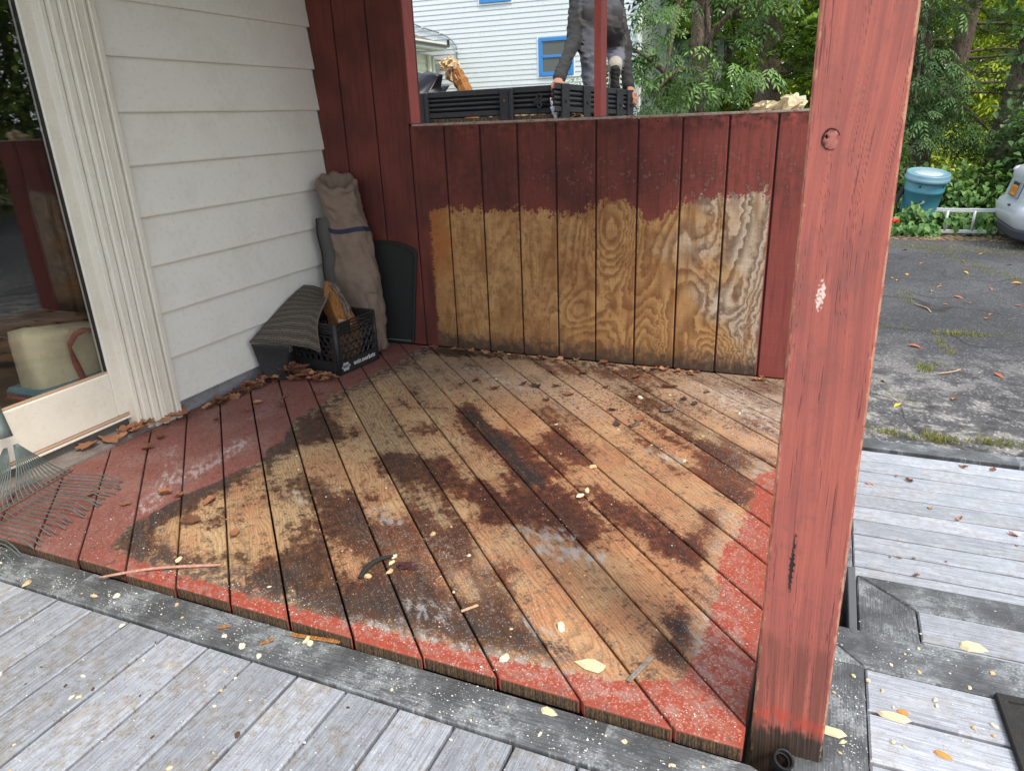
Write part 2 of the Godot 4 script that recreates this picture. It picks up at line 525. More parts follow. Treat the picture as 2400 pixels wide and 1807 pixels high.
func wall_texture() -> Array:
	var top := PackedVector2Array([Vector2(0.60, 0.64), Vector2(0.66, 0.762), Vector2(0.763, 0.775), Vector2(1.046, 0.767), Vector2(1.2, 0.78), Vector2(1.37, 0.755), Vector2(1.5, 0.76), Vector2(1.59, 0.806), Vector2(1.706, 0.828), Vector2(1.786, 0.79), Vector2(1.85, 0.715), Vector2(1.92, 0.755), Vector2(1.992, 0.81), Vector2(2.097, 0.835), Vector2(2.19, 0.85), Vector2(2.385, 0.865)])
	var knots := [Vector3(1.60, 0.27, 0.09), Vector3(1.47, 0.255, 0.07), Vector3(2.16, 0.24, 0.08), Vector3(2.27, 0.23, 0.07), Vector3(1.70, 0.66, 0.12), Vector3(2.08, 0.55, 0.09), Vector3(0.92, 0.45, 0.06), Vector3(1.18, 0.62, 0.05)]
	var n_lo := noise(2.6, 3, 21)
	var n_md := noise(16.0, 4, 22)
	var n_hi := noise(70.0, 3, 23)
	var n_gr := noise(1.0, 3, 24)
	var n_fig := noise(1.0, 2, 25)
	return paint(1024, 736, func(tv: float, wide: int) -> PackedColorArray:
		var line_out := PackedColorArray()
		line_out.resize(wide)
		for step in wide:
			var tu := (step + 0.5) / wide
			var x := tu * WX
			var y := (1.0 - tv) * WY
			var lo := n_lo.get_noise_2d(x, y)
			var md := n_md.get_noise_2d(x, y)
			var hi := n_hi.get_noise_2d(x, y)
			var fib := n_gr.get_noise_2d(x * 160.0, y * 5.0)
			var saw := n_gr.get_noise_2d(x * 3.0 + 70.0, y * 330.0)
			# rotary-cut figure: contour lines of a tall, warped field
			var f := n_fig.get_noise_2d(x * 2.0 + 0.03 * md, y * 0.5 + 0.01 * md) * 2.2 + x * 1.4 + 0.05 * n_fig.get_noise_2d(x * 14.0, y * 2.0 + 30.0)
			for kn in knots:
				var dx: float = (x - kn.x) / kn.z
				var dy: float = (y - kn.y) / (kn.z * 1.3)
				f += 0.9 * exp(-(dx * dx + dy * dy))
			var c := f * 3.0
			c -= floorf(c)
			var band := sm(0.10, 0.80, c) * sm(1.0, 0.84, c)
			var age := sm(1.95, 2.3, x + lo * 0.25 + (y - 0.4) * 0.3)
			var wood := Color(0.698, 0.541, 0.353).lerp(Color(0.612, 0.447, 0.275), clampf(0.5 + lo + md * 0.5, 0, 1)).lerp(Color(0.745, 0.690, 0.627), age * 0.85)
			var dark := Color(0.439, 0.282, 0.157).lerp(Color(0.361, 0.282, 0.227), age)
			wood = wood.lerp(dark, band * clampf(0.26 + 0.40 * sm(1.1, 1.7, x) + md * 0.3, 0.08, 0.75))
			var drip := sm(0.3, 0.7, n_gr.get_noise_2d(x * 11.0, y * 1.6 + 5.0))
			wood = wood.lerp(Color(0.471, 0.298, 0.157), drip * 0.45)
			wood = wood * (1.0 + 0.07 * fib + 0.05 * saw) * (1.0 - 0.25 * sm(0.6, 0.8, hi + md * 0.4))
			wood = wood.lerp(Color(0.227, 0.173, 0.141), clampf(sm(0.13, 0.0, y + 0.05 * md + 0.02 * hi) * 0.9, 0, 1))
			# orange stain at the left border of the bare patch
			wood = wood.lerp(Color(0.588, 0.329, 0.141), sm(0.80, 0.70, x + 0.06 * lo + 0.03 * md) * sm(0.3, 0.55, y) * 0.7)
			var red := Color(0.416, 0.192, 0.161).lerp(Color(0.337, 0.153, 0.129), clampf(0.4 + lo * 1.2, 0, 1))
			red = red.lerp(Color(0.565, 0.275, 0.251), sm(1.5, 2.4, x) * 0.8)
			red = red * (1.0 + 0.07 * fib + 0.04 * saw) * (1.0 - 0.22 * 0.5 * sm(0.0, 0.8, n_gr.get_noise_2d(x * 24.0, y * 1.6 + 11.0)))
			# soot band above the bare patch, chalky rubs
			red = red * (1.0 - 0.14 * sm(0.24, 0.0, absf(y - 0.93 + 0.06 * lo)) * sm(-0.5, 0.5, md) * sm(0.55, 0.8, x))
			red = red.lerp(Color(0.588, 0.478, 0.447), sm(0.25, 0.9, md + 0.25 * fib + 0.3 * hi) * sm(0.20, 0.04, absf(y - 0.95)) * sm(0.9, 1.5, x) * 0.5)
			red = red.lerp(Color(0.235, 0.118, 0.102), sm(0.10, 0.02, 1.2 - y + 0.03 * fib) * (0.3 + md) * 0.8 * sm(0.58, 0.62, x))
			var b := -1.0
			if x > 0.6 and x < 2.385:
				for i in top.size() - 1:
					if x >= top[i].x and x < top[i + 1].x:
						b = lerpf(top[i].y, top[i + 1].y, (x - top[i].x) / (top[i + 1].x - top[i].x)) - y
						break
				b += 0.040 * md + 0.020 * hi + 0.016 * n_gr.get_noise_2d(x * 60.0, y * 6.0)
				b = minf(b, minf((x - 0.655) * 0.8 + 0.012 * md + 0.01 * hi, (2.388 - x) + 0.01 * hi))
			var film := sm(0.006, -0.006, b)
			var col := wood.lerp(red, film)
			col.a = 0.5 + 0.22 * fib + 0.16 * saw - 0.12 * band * (1.0 - film)
			line_out[step] = col
		return line_out)

func post_texture() -> Array:
	var n_lo := noise(3.0, 3, 31)
	var n_md := noise(24.0, 4, 32)
	var n_hi := noise(110.0, 3, 33)
	var n_gr := noise(1.0, 3, 34)
	var n_cr := noise(1.0, 2, 35)
	return paint(576, 960, func(tv: float, wide: int) -> PackedColorArray:
		var line_out := PackedColorArray()
		line_out.resize(wide)
		for step in wide:
			var tu := (step + 0.5) / wide
			var x := tu * 0.56
			var y := (1.0 - tv) * 1.7 - 0.15
			var fx := fmod(x, 0.14)
			var lo := n_lo.get_noise_2d(x * 2.0, y)
			var md := n_md.get_noise_2d(x, y)
			var hi := n_hi.get_noise_2d(x, y)
			# the grain leans as it does round the knot at 1.16 m
			var lean := 0.018 * exp(-pow((y - 1.02) / 0.22, 2.0)) * sm(0.0, 0.1, fx) + 0.012 * sin(y * 3.1)
			var kx := (fx - 0.036) / 0.030
			var ky := (y - 1.16) / 0.075
			lean += 0.011 * kx * exp(-(kx * kx + ky * ky))
			var gx := x + lean
			var fib := n_gr.get_noise_2d(gx * 210.0, y * 4.0)
			var broad := n_gr.get_noise_2d(gx * 42.0 + 9.0, y * 1.3)
			var crack := absf(n_cr.get_noise_2d(gx * 95.0, y * 1.15 + 3.0))
			var gate := n_cr.get_noise_2d(gx * 30.0 + 40.0, y * 2.6)
			var cr := sm(0.075, 0.02, crack) * sm(0.0, 0.3, gate)
			var col := Color(0.651, 0.353, 0.306).lerp(Color(0.565, 0.306, 0.278), clampf(0.35 + broad * 0.6 + lo * 0.5, 0, 1))
			col = col * (1.0 + 0.05 * fib + 0.02 * hi)
			col = col.lerp(Color(0.502, 0.306, 0.290), sm(0.25, 0.8, md + lo * 0.7) * 0.35)
			col = col.lerp(Color(0.282, 0.149, 0.141), cr * 0.5)
			# dirty foot, then bare black end
			var foot := sm(0.26, 0.20, y + 0.03 * lo + 0.015 * md) * sm(0.45, -0.1, absf(fx - 0.075) / 0.07 - 0.85)
			col = col.lerp(Color(0.408, 0.235, 0.196), foot * clampf(0.35 + 0.6 * broad, 0, 0.6))
			col = col.lerp(Color(0.698, 0.259, 0.188), sm(0.035, 0.0, absf(y - 0.055 + 0.15 * (fx - 0.03) )) * 0.6 * sm(0.3, -0.1, md))
			col = col.lerp(Color(0.235, 0.180, 0.149) * (1.0 + 0.4 * fib), sm(0.035, 0.005, y + 0.015 * md + 0.012 * fib))
			# bare edges
			var ed := minf(fx, 0.14 - fx)
			col = col.lerp(Color(0.745, 0.627, 0.471), sm(0.004, 0.001, ed + 0.006 * md + 0.002 * hi) * 0.55)
			# one white bird mark
			var bx := (fx - 0.046 - 0.1 * (y - 0.915)) / 0.006
			var by := (y - 0.915) / 0.024
			col = col.lerp(Color(0.871, 0.808, 0.776), sm(1.1, 0.5, bx * bx + by * by + hi * 1.6) * 0.9)
			var sx := (fx - 0.045 + 0.003 * hi) / 0.004
			var sy := (y - 0.40) / 0.06
			var split := sm(1.3, 0.4, sx * sx + sy * sy + 0.45 * md + 0.3 * hi)
			col = col.lerp(Color(0.141, 0.078, 0.078), split)
			col.a = 0.7 + 0.16 * fib + 0.12 * broad - 0.55 * cr - 0.6 * split
			line_out[step] = col
		return line_out)

func composite_texture(dirt_shade: float) -> Array:     # four boards' widths across, 1.6 m along; argument mixes dirt with a shaded base
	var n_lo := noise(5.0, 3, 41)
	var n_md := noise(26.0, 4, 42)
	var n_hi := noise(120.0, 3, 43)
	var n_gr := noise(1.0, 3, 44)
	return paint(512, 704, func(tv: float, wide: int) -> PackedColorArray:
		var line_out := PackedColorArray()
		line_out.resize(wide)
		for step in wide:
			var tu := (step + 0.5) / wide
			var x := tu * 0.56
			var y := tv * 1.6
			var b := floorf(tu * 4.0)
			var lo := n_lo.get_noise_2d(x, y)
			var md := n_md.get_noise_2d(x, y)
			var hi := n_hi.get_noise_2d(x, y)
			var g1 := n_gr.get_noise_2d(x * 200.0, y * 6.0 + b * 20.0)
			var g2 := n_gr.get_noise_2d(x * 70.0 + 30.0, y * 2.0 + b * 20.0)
			var col := Color(0.588, 0.612, 0.647).lerp(Color(0.753, 0.765, 0.796), 1.0 - dirt_shade) * (1.0 + 0.16 * g1 + 0.12 * g2 + 0.05 * lo)
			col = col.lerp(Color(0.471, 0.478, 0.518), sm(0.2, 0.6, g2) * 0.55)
			col = col.lerp(Color(0.541, 0.478, 0.400), sm(0.0, 0.7, lo + 0.6 * md) * 0.42 * dirt_shade)
			col = col.lerp(Color(0.376, 0.314, 0.243), sm(0.42, 0.7, hi + 0.45 * md + 0.35 * g1) * 0.6 * dirt_shade)
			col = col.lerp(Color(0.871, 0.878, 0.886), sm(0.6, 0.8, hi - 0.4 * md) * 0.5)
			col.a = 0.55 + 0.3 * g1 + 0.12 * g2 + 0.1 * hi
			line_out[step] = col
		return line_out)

func asphalt_texture() -> Array:       # x 2..8, z -8..1
	var n_lo := noise(0.55, 4, 51)
	var n_md := noise(4.0, 4, 52)
	var n_hi := noise(30.0, 3, 53)
	var n_px := noise(110.0, 2, 54)
	var cracks := noise(0.5, 2, 55)
	return paint(832, 832, func(tv: float, wide: int) -> PackedColorArray:
		var line_out := PackedColorArray()
		line_out.resize(wide)
		for step in wide:
			var tu := (step + 0.5) / wide
			var x := 2.0 + 6.0 * tu
			var z := -8.0 + 9.0 * tv
			var lo := n_lo.get_noise_2d(x, z)
			var md := n_md.get_noise_2d(x, z)
			var hi := n_hi.get_noise_2d(x, z)
			var px := n_px.get_noise_2d(x, z)
			var worn := sm(-2.9, -0.4, z) * 0.9 + 0.1
			var col := Color(0.227, 0.224, 0.239).lerp(Color(0.282, 0.278, 0.290), clampf(0.5 + lo, 0, 1))
			col = col.lerp(Color(0.627, 0.608, 0.588), clampf(sm(-0.35, 0.42, md + 0.6 * lo + 0.25 * hi) * worn * 0.62 + worn * 0.20, 0, 0.72))
			col = col * (1.0 + 0.18 * px + 0.14 * hi)
			col = col.lerp(Color(0.745, 0.729, 0.698), sm(0.6, 0.8, px + hi * 0.4) * (0.25 + 0.5 * worn))
			col = col.lerp(Color(0.102, 0.098, 0.102), sm(0.02, 0.0, absf(cracks.get_noise_2d(x, z) - 0.05)) * 0.6)
			col = col.lerp(Color(0.118, 0.114, 0.118), sm(0.2, 0.5, n_md.get_noise_2d(x + 40.0, z * 2.0)) * worn * 0.5)
			col.a = 0.5 + 0.5 * px + 0.2 * hi
			line_out[step] = col
		return line_out)

func bark_texture() -> Array:
	var n1 := noise(1.0, 4, 61)
	var n2 := noise(60.0, 3, 62)
	return paint(256, 512, func(v: float, wide: int) -> PackedColorArray:
		var line_out := PackedColorArray()
		line_out.resize(wide)
		for step in wide:
			var u := (step + 0.5) / wide
			var a := absf(n1.get_noise_2d(u * 14.0, v * 5.0))
			var b := n2.get_noise_2d(u, v)
			var ridge := sm(0.02, 0.22, a)
			var col := Color(0.204, 0.165, 0.141).lerp(Color(0.439, 0.384, 0.337), ridge) * (1.0 + 0.3 * b)
			col.a = 0.2 + 0.6 * ridge + 0.15 * b
			line_out[step] = col
		return line_out)

func wood_texture(a: Color, b: Color, sd: int) -> Array:
	var n1 := noise(1.0, 3, sd)
	var n2 := noise(30.0, 3, sd + 1)
	return paint(256, 256, func(v: float, wide: int) -> PackedColorArray:
		var line_out := PackedColorArray()
		line_out.resize(wide)
		for step in wide:
			var u := (step + 0.5) / wide
			var g := n1.get_noise_2d(u * 60.0, v * 3.0)
			var m := n2.get_noise_2d(u, v)
			var col := a.lerp(b, clampf(0.5 + g * 1.2 + m * 0.4, 0, 1)) * (1.0 + 0.15 * m)
			col.a = 0.5 + 0.4 * g + 0.2 * m
			line_out[step] = col
		return line_out)

func rib_texture() -> Array:
	var n1 := noise(90.0, 3, 71)
	var n2 := noise(6.0, 3, 72)
	return paint(512, 512, func(v: float, wide: int) -> PackedColorArray:
		var line_out := PackedColorArray()
		line_out.resize(wide)
		for step in wide:
			var u := (step + 0.5) / wide
			var w := n2.get_noise_2d(u * 0.5, v * 0.2) * 0.012
			var s := 0.5 + 0.5 * sin((v + w) * TAU * 44.0)
			var pick := n1.get_noise_2d(u, v)
			var col := Color(0.157, 0.141, 0.133).lerp(Color(0.439, 0.396, 0.353), sm(0.0, 1.0, s + pick * 0.9))
			col = col.lerp(Color(0.690, 0.627, 0.533), sm(0.35, 0.6, pick + 0.3 * sin((v + w) * TAU * 11.0)) * 0.7)
			col.a = 0.6 * s + 0.4 * pick + 0.2
			line_out[step] = col
		return line_out)

func border_texture() -> Array:        # the dark edging: fine grain, white and bluish scuffs of dust
	var n_md := noise(22.0, 4, 75)
	var n_hi := noise(110.0, 3, 76)
	var n_lo := noise(3.5, 3, 77)
	var n_gr := noise(1.0, 3, 78)
	return paint(448, 640, func(tv: float, wide: int) -> PackedColorArray:
		var line_out := PackedColorArray()
		line_out.resize(wide)
		for step in wide:
			var tu := (step + 0.5) / wide
			var x := tu * 0.56
			var y := tv * 1.6
			var lo := n_lo.get_noise_2d(x, y)
			var md := n_md.get_noise_2d(x, y)
			var hi := n_hi.get_noise_2d(x, y)
			var g1 := n_gr.get_noise_2d(x * 200.0, y * 9.0)
			var col := Color(0.361, 0.369, 0.384) * (1.0 + 0.20 * g1 + 0.08 * md)
			col = col.lerp(Color(0.204, 0.208, 0.220), sm(0.1, 0.6, -lo + md * 0.5) * 0.5)
			col = col.lerp(Color(0.651, 0.675, 0.690), clampf(sm(-0.05, 0.75, lo + 0.6 * md + 0.35 * hi + 0.3 * g1), 0, 1) * 0.42)
			col = col.lerp(Color(0.667, 0.745, 0.769), sm(0.5, 0.8, hi + 0.5 * lo) * 0.4)
			col = col.lerp(Color(0.824, 0.800, 0.737), sm(0.62, 0.8, hi + 0.2 * md) * 0.6)
			col.a = 0.5 + 0.3 * g1 + 0.15 * hi
			line_out[step] = col
		return line_out)

# ---------- the house on the left ----------
const LAP := 0.2039

func make_materials() -> void:
	M.deck = textured(deck_texture(), 0.72, 0.12)
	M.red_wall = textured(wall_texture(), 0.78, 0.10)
	M.post = textured(post_texture(), 0.62, 0.14)
	M.comp = textured(composite_texture(0.7), 0.46, 0.08)
	M.comp_lit = textured(composite_texture(0.40), 0.42, 0.08)  # paler, cleaner copy: the right deck's stronger skylight put into the colour
	M.comp_tones = []
	for base in [M.comp, M.comp_lit]:
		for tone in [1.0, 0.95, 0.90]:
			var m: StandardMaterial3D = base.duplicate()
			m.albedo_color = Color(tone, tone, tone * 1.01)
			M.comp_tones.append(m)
	M.comp_dark = textured(border_texture(), 0.62, 0.08)
	M.asphalt = textured(asphalt_texture(), 0.9, 0.35)
	M.bark = triplanar(textured(bark_texture(), 0.95, 1.2), Vector3(1.6, 0.7, 1.6))
	var white := grime(Color(0.898, 0.890, 0.859), Color(0.859, 0.843, 0.804), Color(0.824, 0.800, 0.753), 1.0, 81, 0.6, 512, 0.012)
	M.siding = triplanar(textured(white, 0.5, 0.03), Vector3(0.55, 0.55, 0.55))
	M.trim = triplanar(textured([white[0]], 0.45, 0.0, Color(0.980, 0.965, 0.941)), Vector3(0.8, 0.8, 0.8))
	M.far_siding = plain(Color(0.886, 0.902, 0.910), 0.5)
	var conc := grime(Color(0.588, 0.580, 0.588), Color(0.471, 0.459, 0.463), Color(0.353, 0.329, 0.314), 1.0, 85, 0.6, 256)
	M.concrete = triplanar(textured(conc, 0.9, 0.1), Vector3(1.5, 1.5, 1.5))
	M.sill = triplanar(textured(grime(Color(0.541, 0.502, 0.478), Color(0.439, 0.392, 0.369), Color(0.275, 0.227, 0.196), 1.0, 88, 0.8, 256), 0.7, 0.05), Vector3(2, 2, 2))
	M.dark = plain(Color(0.157, 0.149, 0.141), 0.9)
	M.under = plain(Color(0.133, 0.114, 0.102), 0.95)
	M.red_paint = triplanar(textured(grime(Color(0.384, 0.176, 0.149), Color(0.329, 0.149, 0.125), Color(0.259, 0.141, 0.122), 1.0, 91, 0.6, 512), 0.75, 0.05), Vector3(1.2, 0.5, 1.2))
	M.red_worn_sheen = triplanar(textured(grime(Color(0.651, 0.588, 0.549), Color(0.510, 0.275, 0.235), Color(0.353, 0.196, 0.165), 1.0, 94, 0.9, 256), 0.85, 0.1), Vector3(2.0, 2.0, 2.0))  # worn paint, its pale base also standing for light off the cap's top
	M.red_lit = triplanar(textured(grime(Color(0.675, 0.329, 0.298), Color(0.588, 0.282, 0.259), Color(0.471, 0.243, 0.220), 1.0, 96, 0.6, 256), 0.7, 0.05), Vector3(3.0, 0.7, 3.0))  # paler copy of the red paint: light from the right put into colour
	M.end_grain = triplanar(textured(wood_texture(Color(0.180, 0.141, 0.110), Color(0.408, 0.314, 0.212), 101), 0.9, 0.15), Vector3(5.0, 2.0, 5.0))
	M.glass = plain(Color(0.10, 0.16, 0.13, 0.02), 0.0)
	M.glass.transparency = BaseMaterial3D.TRANSPARENCY_ALPHA
	M.glass.metallic_specular = 0.47
	M.black_plastic = triplanar(textured(grime(Color(0.133, 0.133, 0.141), Color(0.173, 0.165, 0.161), Color(0.361, 0.337, 0.314), 1.0, 103, 0.5, 256), 0.55, 0.03), Vector3(4, 4, 4))
	M.white_print = plain(Color(0.847, 0.839, 0.824), 0.6)
	M.canvas = triplanar(textured(grime(Color(0.486, 0.420, 0.369), Color(0.424, 0.365, 0.318), Color(0.549, 0.502, 0.459), 1.0, 106, 0.7), 0.95, 0.08), Vector3(2.5, 2.5, 2.5))
	M.navy = plain(Color(0.149, 0.165, 0.259), 0.8)
	M.mat_rib = textured(rib_texture(), 0.98, 0.35)
	M.rubber = triplanar(textured(grime(Color(0.149, 0.145, 0.145), Color(0.212, 0.200, 0.192), Color(0.392, 0.361, 0.329), 1.0, 109, 0.6, 256), 0.85, 0.05), Vector3(5, 5, 5))
	M.split_wood = triplanar(textured(wood_texture(Color(0.502, 0.314, 0.149), Color(0.690, 0.478, 0.259), 111), 0.9, 0.3), Vector3(5, 2, 5), false)
	M.pale_wood = triplanar(textured(wood_texture(Color(0.690, 0.549, 0.439), Color(0.808, 0.690, 0.573), 114), 0.9, 0.2), Vector3(5, 2, 5), false)
	M.rake = triplanar(textured(grime(Color(0.345, 0.416, 0.424), Color(0.376, 0.329, 0.267), Color(0.471, 0.243, 0.133), 1.0, 117, 0.9, 256), 0.55, 0.03), Vector3(9, 9, 9))
	M.rake.metallic = 0.3
	M.leaf = StandardMaterial3D.new()
	M.leaf.vertex_color_use_as_albedo = true
	M.leaf.roughness = 0.5
	M.leaf.metallic_specular = 0.3
	M.leaf.backlight_enabled = true
	M.leaf.backlight = Color(0.62, 0.70, 0.30)
	M.dry = StandardMaterial3D.new()
	M.dry.vertex_color_use_as_albedo = true
	M.dry.roughness = 0.8
	M.steel = triplanar(textured(grime(Color(0.165, 0.173, 0.196), Color(0.227, 0.227, 0.243), Color(0.439, 0.329, 0.259), 1.0, 121, 0.8, 256), 0.55, 0.05), Vector3(2.5, 2.5, 2.5))
	M.steel.metallic = 0.35
	M.rust = triplanar(textured(grime(Color(0.494, 0.290, 0.235), Color(0.376, 0.227, 0.180), Color(0.235, 0.157, 0.133), 1.0, 124, 0.8, 256), 0.85, 0.05), Vector3(6, 6, 6))

func profile_along_z(pts: Array, z0: float, z1: float) -> SurfaceTool:   # a closed profile of (x, y) carried from z0 to z1
	var st := begin()
	var n := pts.size()
	for k in n:
		var a: Vector2 = pts[k]
		var b: Vector2 = pts[(k + 1) % n]
		quad(st, Vector3(a.x, a.y, z0), Vector3(b.x, b.y, z0), Vector3(b.x, b.y, z1), Vector3(a.x, a.y, z1))
	for k in range(1, n - 1):
		for z in [z0, z1]:
			tri(st, Vector3(pts[0].x, pts[0].y, z), Vector3(pts[k].x, pts[k].y, z), Vector3(pts[k + 1].x, pts[k + 1].y, z))
	return st

func build_house() -> void:
	var h := thing("house", "house with wide white lap siding and a glass patio door at the left", "house")
	for k in 12:
		var y := 0.0678 + LAP * k
		obj("siding_board", profile_along_z([Vector2(0.019, y), Vector2(0.0205, y + 0.006), Vector2(0.001, y + LAP + 0.004), Vector2(-0.012, y + LAP + 0.004), Vector2(-0.012, y)], 0.004, 1.284), M.siding, h)
	box_obj("foundation_strip", Vector3(-0.06, -0.3, -0.1), Vector3(-0.009, 0.074, 1.30), M.concrete, h)
	# the walls behind the siding, thick, with the door opening
	box_obj("wall", Vector3(-0.16, 0.0, -0.12), Vector3(-0.014, 5.4, 1.30), M.siding, h, 0.0)
	box_obj("wall", Vector3(-0.16, 2.15, 1.30), Vector3(-0.014, 5.4, 3.44), M.siding, h, 0.0)
	box_obj("wall", Vector3(-0.16, -0.4, 3.44), Vector3(-0.014, 5.4, 9.0), M.siding, h, 0.0)
	box_obj("wall", Vector3(-6.0, -0.45, -0.12), Vector3(-0.163, 5.4, 0.02), M.siding, h, 0.0)
	box_obj("wall", Vector3(-6.0, -0.45, 0.023), Vector3(-5.86, 5.4, 9.0), M.siding, h, 0.0)
	box_obj("roof", Vector3(-6.3, 5.403, -0.4), Vector3(0.35, 5.6, 9.3), M.dark, h, 0.0)
	# the room behind the glass
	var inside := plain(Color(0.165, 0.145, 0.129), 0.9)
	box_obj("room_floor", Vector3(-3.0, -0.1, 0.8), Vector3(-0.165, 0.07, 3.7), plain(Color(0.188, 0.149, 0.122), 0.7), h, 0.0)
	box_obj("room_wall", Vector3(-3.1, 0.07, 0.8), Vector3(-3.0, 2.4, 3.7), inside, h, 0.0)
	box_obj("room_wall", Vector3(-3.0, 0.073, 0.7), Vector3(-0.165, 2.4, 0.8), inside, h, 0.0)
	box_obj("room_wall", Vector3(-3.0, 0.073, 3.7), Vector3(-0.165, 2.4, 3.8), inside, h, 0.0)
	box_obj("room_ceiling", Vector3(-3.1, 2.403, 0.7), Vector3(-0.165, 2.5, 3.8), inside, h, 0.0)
	# casing round the door, strip by strip
	var top := 2.3
	for s in [[1.286, 1.311, -0.012, 0.032], [1.314, 1.381, -0.012, 0.021], [1.3835, 1.4145, -0.03, 0.012], [1.4165, 1.446, -0.05, -0.002], [1.4485, 1.470, -0.09, -0.022]]:
		box_obj("door_casing", Vector3(s[2], 0.0, s[0]), Vector3(s[3], top, s[1]), M.trim, h, 0.003)
	for k in 2:
		box_obj("casing_bead", Vector3(0.0215, 0.0, 1.326 + 0.036 * k), Vector3(0.0265, top, 1.332 + 0.036 * k), M.trim, h, 0.002)
	# the door leaf: stiles, rail, beads, panes
	var d := Node3D.new()
	d.name = "patio_door"
	h.add_child(d)
	box_obj("stile", Vector3(-0.115, 0.082, 1.40), Vector3(-0.07, 2.12, 1.518), M.trim, d, 0.004)
	box_obj("stile", Vector3(-0.115, 0.082, 2.50), Vector3(-0.07, 2.12, 2.62), M.trim, d, 0.004)
	box_obj("bottom_rail", Vector3(-0.114, 0.082, 1.5185), Vector3(-0.0705, 0.276, 2.4995), M.trim, d, 0.004)
	box_obj("top_rail", Vector3(-0.114, 2.0, 1.5185), Vector3(-0.0705, 2.12, 2.4995), M.trim, d, 0.004)
	var bead := plain(Color(0.698, 0.588, 0.494), 0.7)
	box_obj("glazing_bead", Vector3(-0.094, 0.276, 1.5185), Vector3(-0.076, 0.284, 2.4995), bead, d, 0.001)
	box_obj("glazing_bead", Vector3(-0.094, 0.284, 1.518), Vector3(-0.078, 2.0, 1.5235), M.dark, d, 0.001)
	for x in [-0.086, -0.100]:
		obj("glass_pane", one_box(Vector3(0.004, 1.716, 0.974)), M.glass, d, Vector3(x, 1.142, 2.0105))
	box_obj("weather_strip", Vector3(-0.108, 0.060, 1.44), Vector3(-0.062, 0.069, 2.62), M.trim, d, 0.002)
	box_obj("weather_strip", Vector3(-0.110, 0.071, 1.44), Vector3(-0.066, 0.081, 2.62), bead, d, 0.002)
	# the fixed panel of the door, beyond the picture
	box_obj("fixed_panel_frame", Vector3(-0.14, 0.05, 2.63), Vector3(-0.10, 2.12, 3.43), M.trim, d, 0.003)
	# sill and track
	var riser := plain(Color(0.408, 0.392, 0.376), 0.7)
	box_obj("sill_riser", Vector3(-0.16, 0.0, 1.30), Vector3(-0.088, 0.059, 3.43), riser, h, 0.0)
	obj("sill", profile_along_z([Vector2(-0.087, -0.05), Vector2(-0.087, 0.020), Vector2(-0.026, 0.010), Vector2(-0.026, -0.05)], 1.47, 3.43), M.sill, h)
	for x in [-0.024, -0.0095]:
		obj("sill_track", profile_along_z([Vector2(x, -0.05), Vector2(x, 0.014), Vector2(x + 0.004, 0.014), Vector2(x + 0.006, 0.006), Vector2(x + 0.010, 0.006), Vector2(x + 0.010, -0.05)], 1.388, 3.43), M.sill, h)

func build_tote() -> void:
	var t := thing("tote_bag", "cream canvas tote bag with a red strap seen through the glass door", "bag", Vector3(-0.36, 0.07, 1.50))
	var cloth := triplanar(textured(grime(Color(0.808, 0.784, 0.659), Color(0.745, 0.714, 0.588), Color(0.627, 0.588, 0.471), 1.0, 131, 0.6, 256), 0.9, 0.1), Vector3(3, 3, 3))
	var g := []
	for j in 11:
		var v := j / 10.0
		var row := []
		for i in 41:
			var a := TAU * i / 40
			var c := signf(cos(a)) * pow(absf(cos(a)), 0.45)
			var s := signf(sin(a)) * pow(absf(sin(a)), 0.45)
			var wide := lerpf(0.17, 0.19, v) * (1.0 - 0.10 * pow(v, 6.0))
			row.append(Vector3(c * lerpf(0.10, 0.07, v) + 0.008 * sin(a * 5.0 + v * 7.0) * v, 0.02 + 0.36 * v + 0.02 * v * s, s * wide))
		g.append(row)
	var top := []
	for i in 41:
		top.append(g[10][i] * Vector3(0.15, 1.0, 0.75) + Vector3(0, 0.012, 0))
	g.append(top)
	var st := begin(true)
	sheet(st, g)
	obj("body", st, cloth, t)
	var red := plain(Color(0.533, 0.227, 0.235), 0.8)
	var strap := []
	for q in [[0.118, 0.02, -0.005], [0.112, 0.12, 0.003], [0.100, 0.24, 0.020], [0.098, 0.315, 0.026], [0.112, 0.358, -0.005], [0.110, 0.362, -0.05], [0.105, 0.345, -0.10], [0.10, 0.31, -0.15]]:
		var w := Vector3(0, 0.0, 0.014) if q[1] < 0.3 else Vector3(0, 0.012, 0.006)
		strap.append([Vector3(q[0], q[1], q[2]) - w, Vector3(q[0], q[1], q[2]) + w])
	st = begin(true)
	sheet(st, strap, 0.003)
	obj("strap", st, red, t)
	var teal := triplanar(textured(grime(Color(0.275, 0.518, 0.573), Color(0.353, 0.235, 0.243), Color(0.784, 0.839, 0.824), 1.0, 134, 0.9, 256), 0.9, 0.0), Vector3(9, 9, 9))
	st = begin()
	box(st, Vector3(0, 0.145, 0.02), Vector3(0.235, 0.035, 0.37), 0.012)
	obj("patterned_band", st, teal, t)
	st = begin()
	box(st, Vector3(0, 0.122, 0.03), Vector3(0.238, 0.022, 0.36), 0.008)
	obj("red_band", st, red, t)

# ---------- porch: deck, wall, post, roof ----------
func strip(lo: float, hi: float, area: Rect2, skew := 0.0) -> PackedVector2Array:   # the part of a 45 degree strip inside a rectangle
	var r := 0.70711
	var s := PackedVector2Array()
	for q in [[lo, -1.0], [hi, -1.0], [hi, 5.0], [lo, 5.0]]:
		s.append(Vector2((q[0] + q[1]) * r, (q[1] - q[0]) * r))
	var b := area
	var rect := PackedVector2Array([b.position, Vector2(b.end.x, b.position.y), b.end + Vector2(0, skew), Vector2(b.position.x, b.end.y + skew)])
	var got := Geometry2D.intersect_polygons(s, rect)
	return got[0] if got.size() else PackedVector2Array()

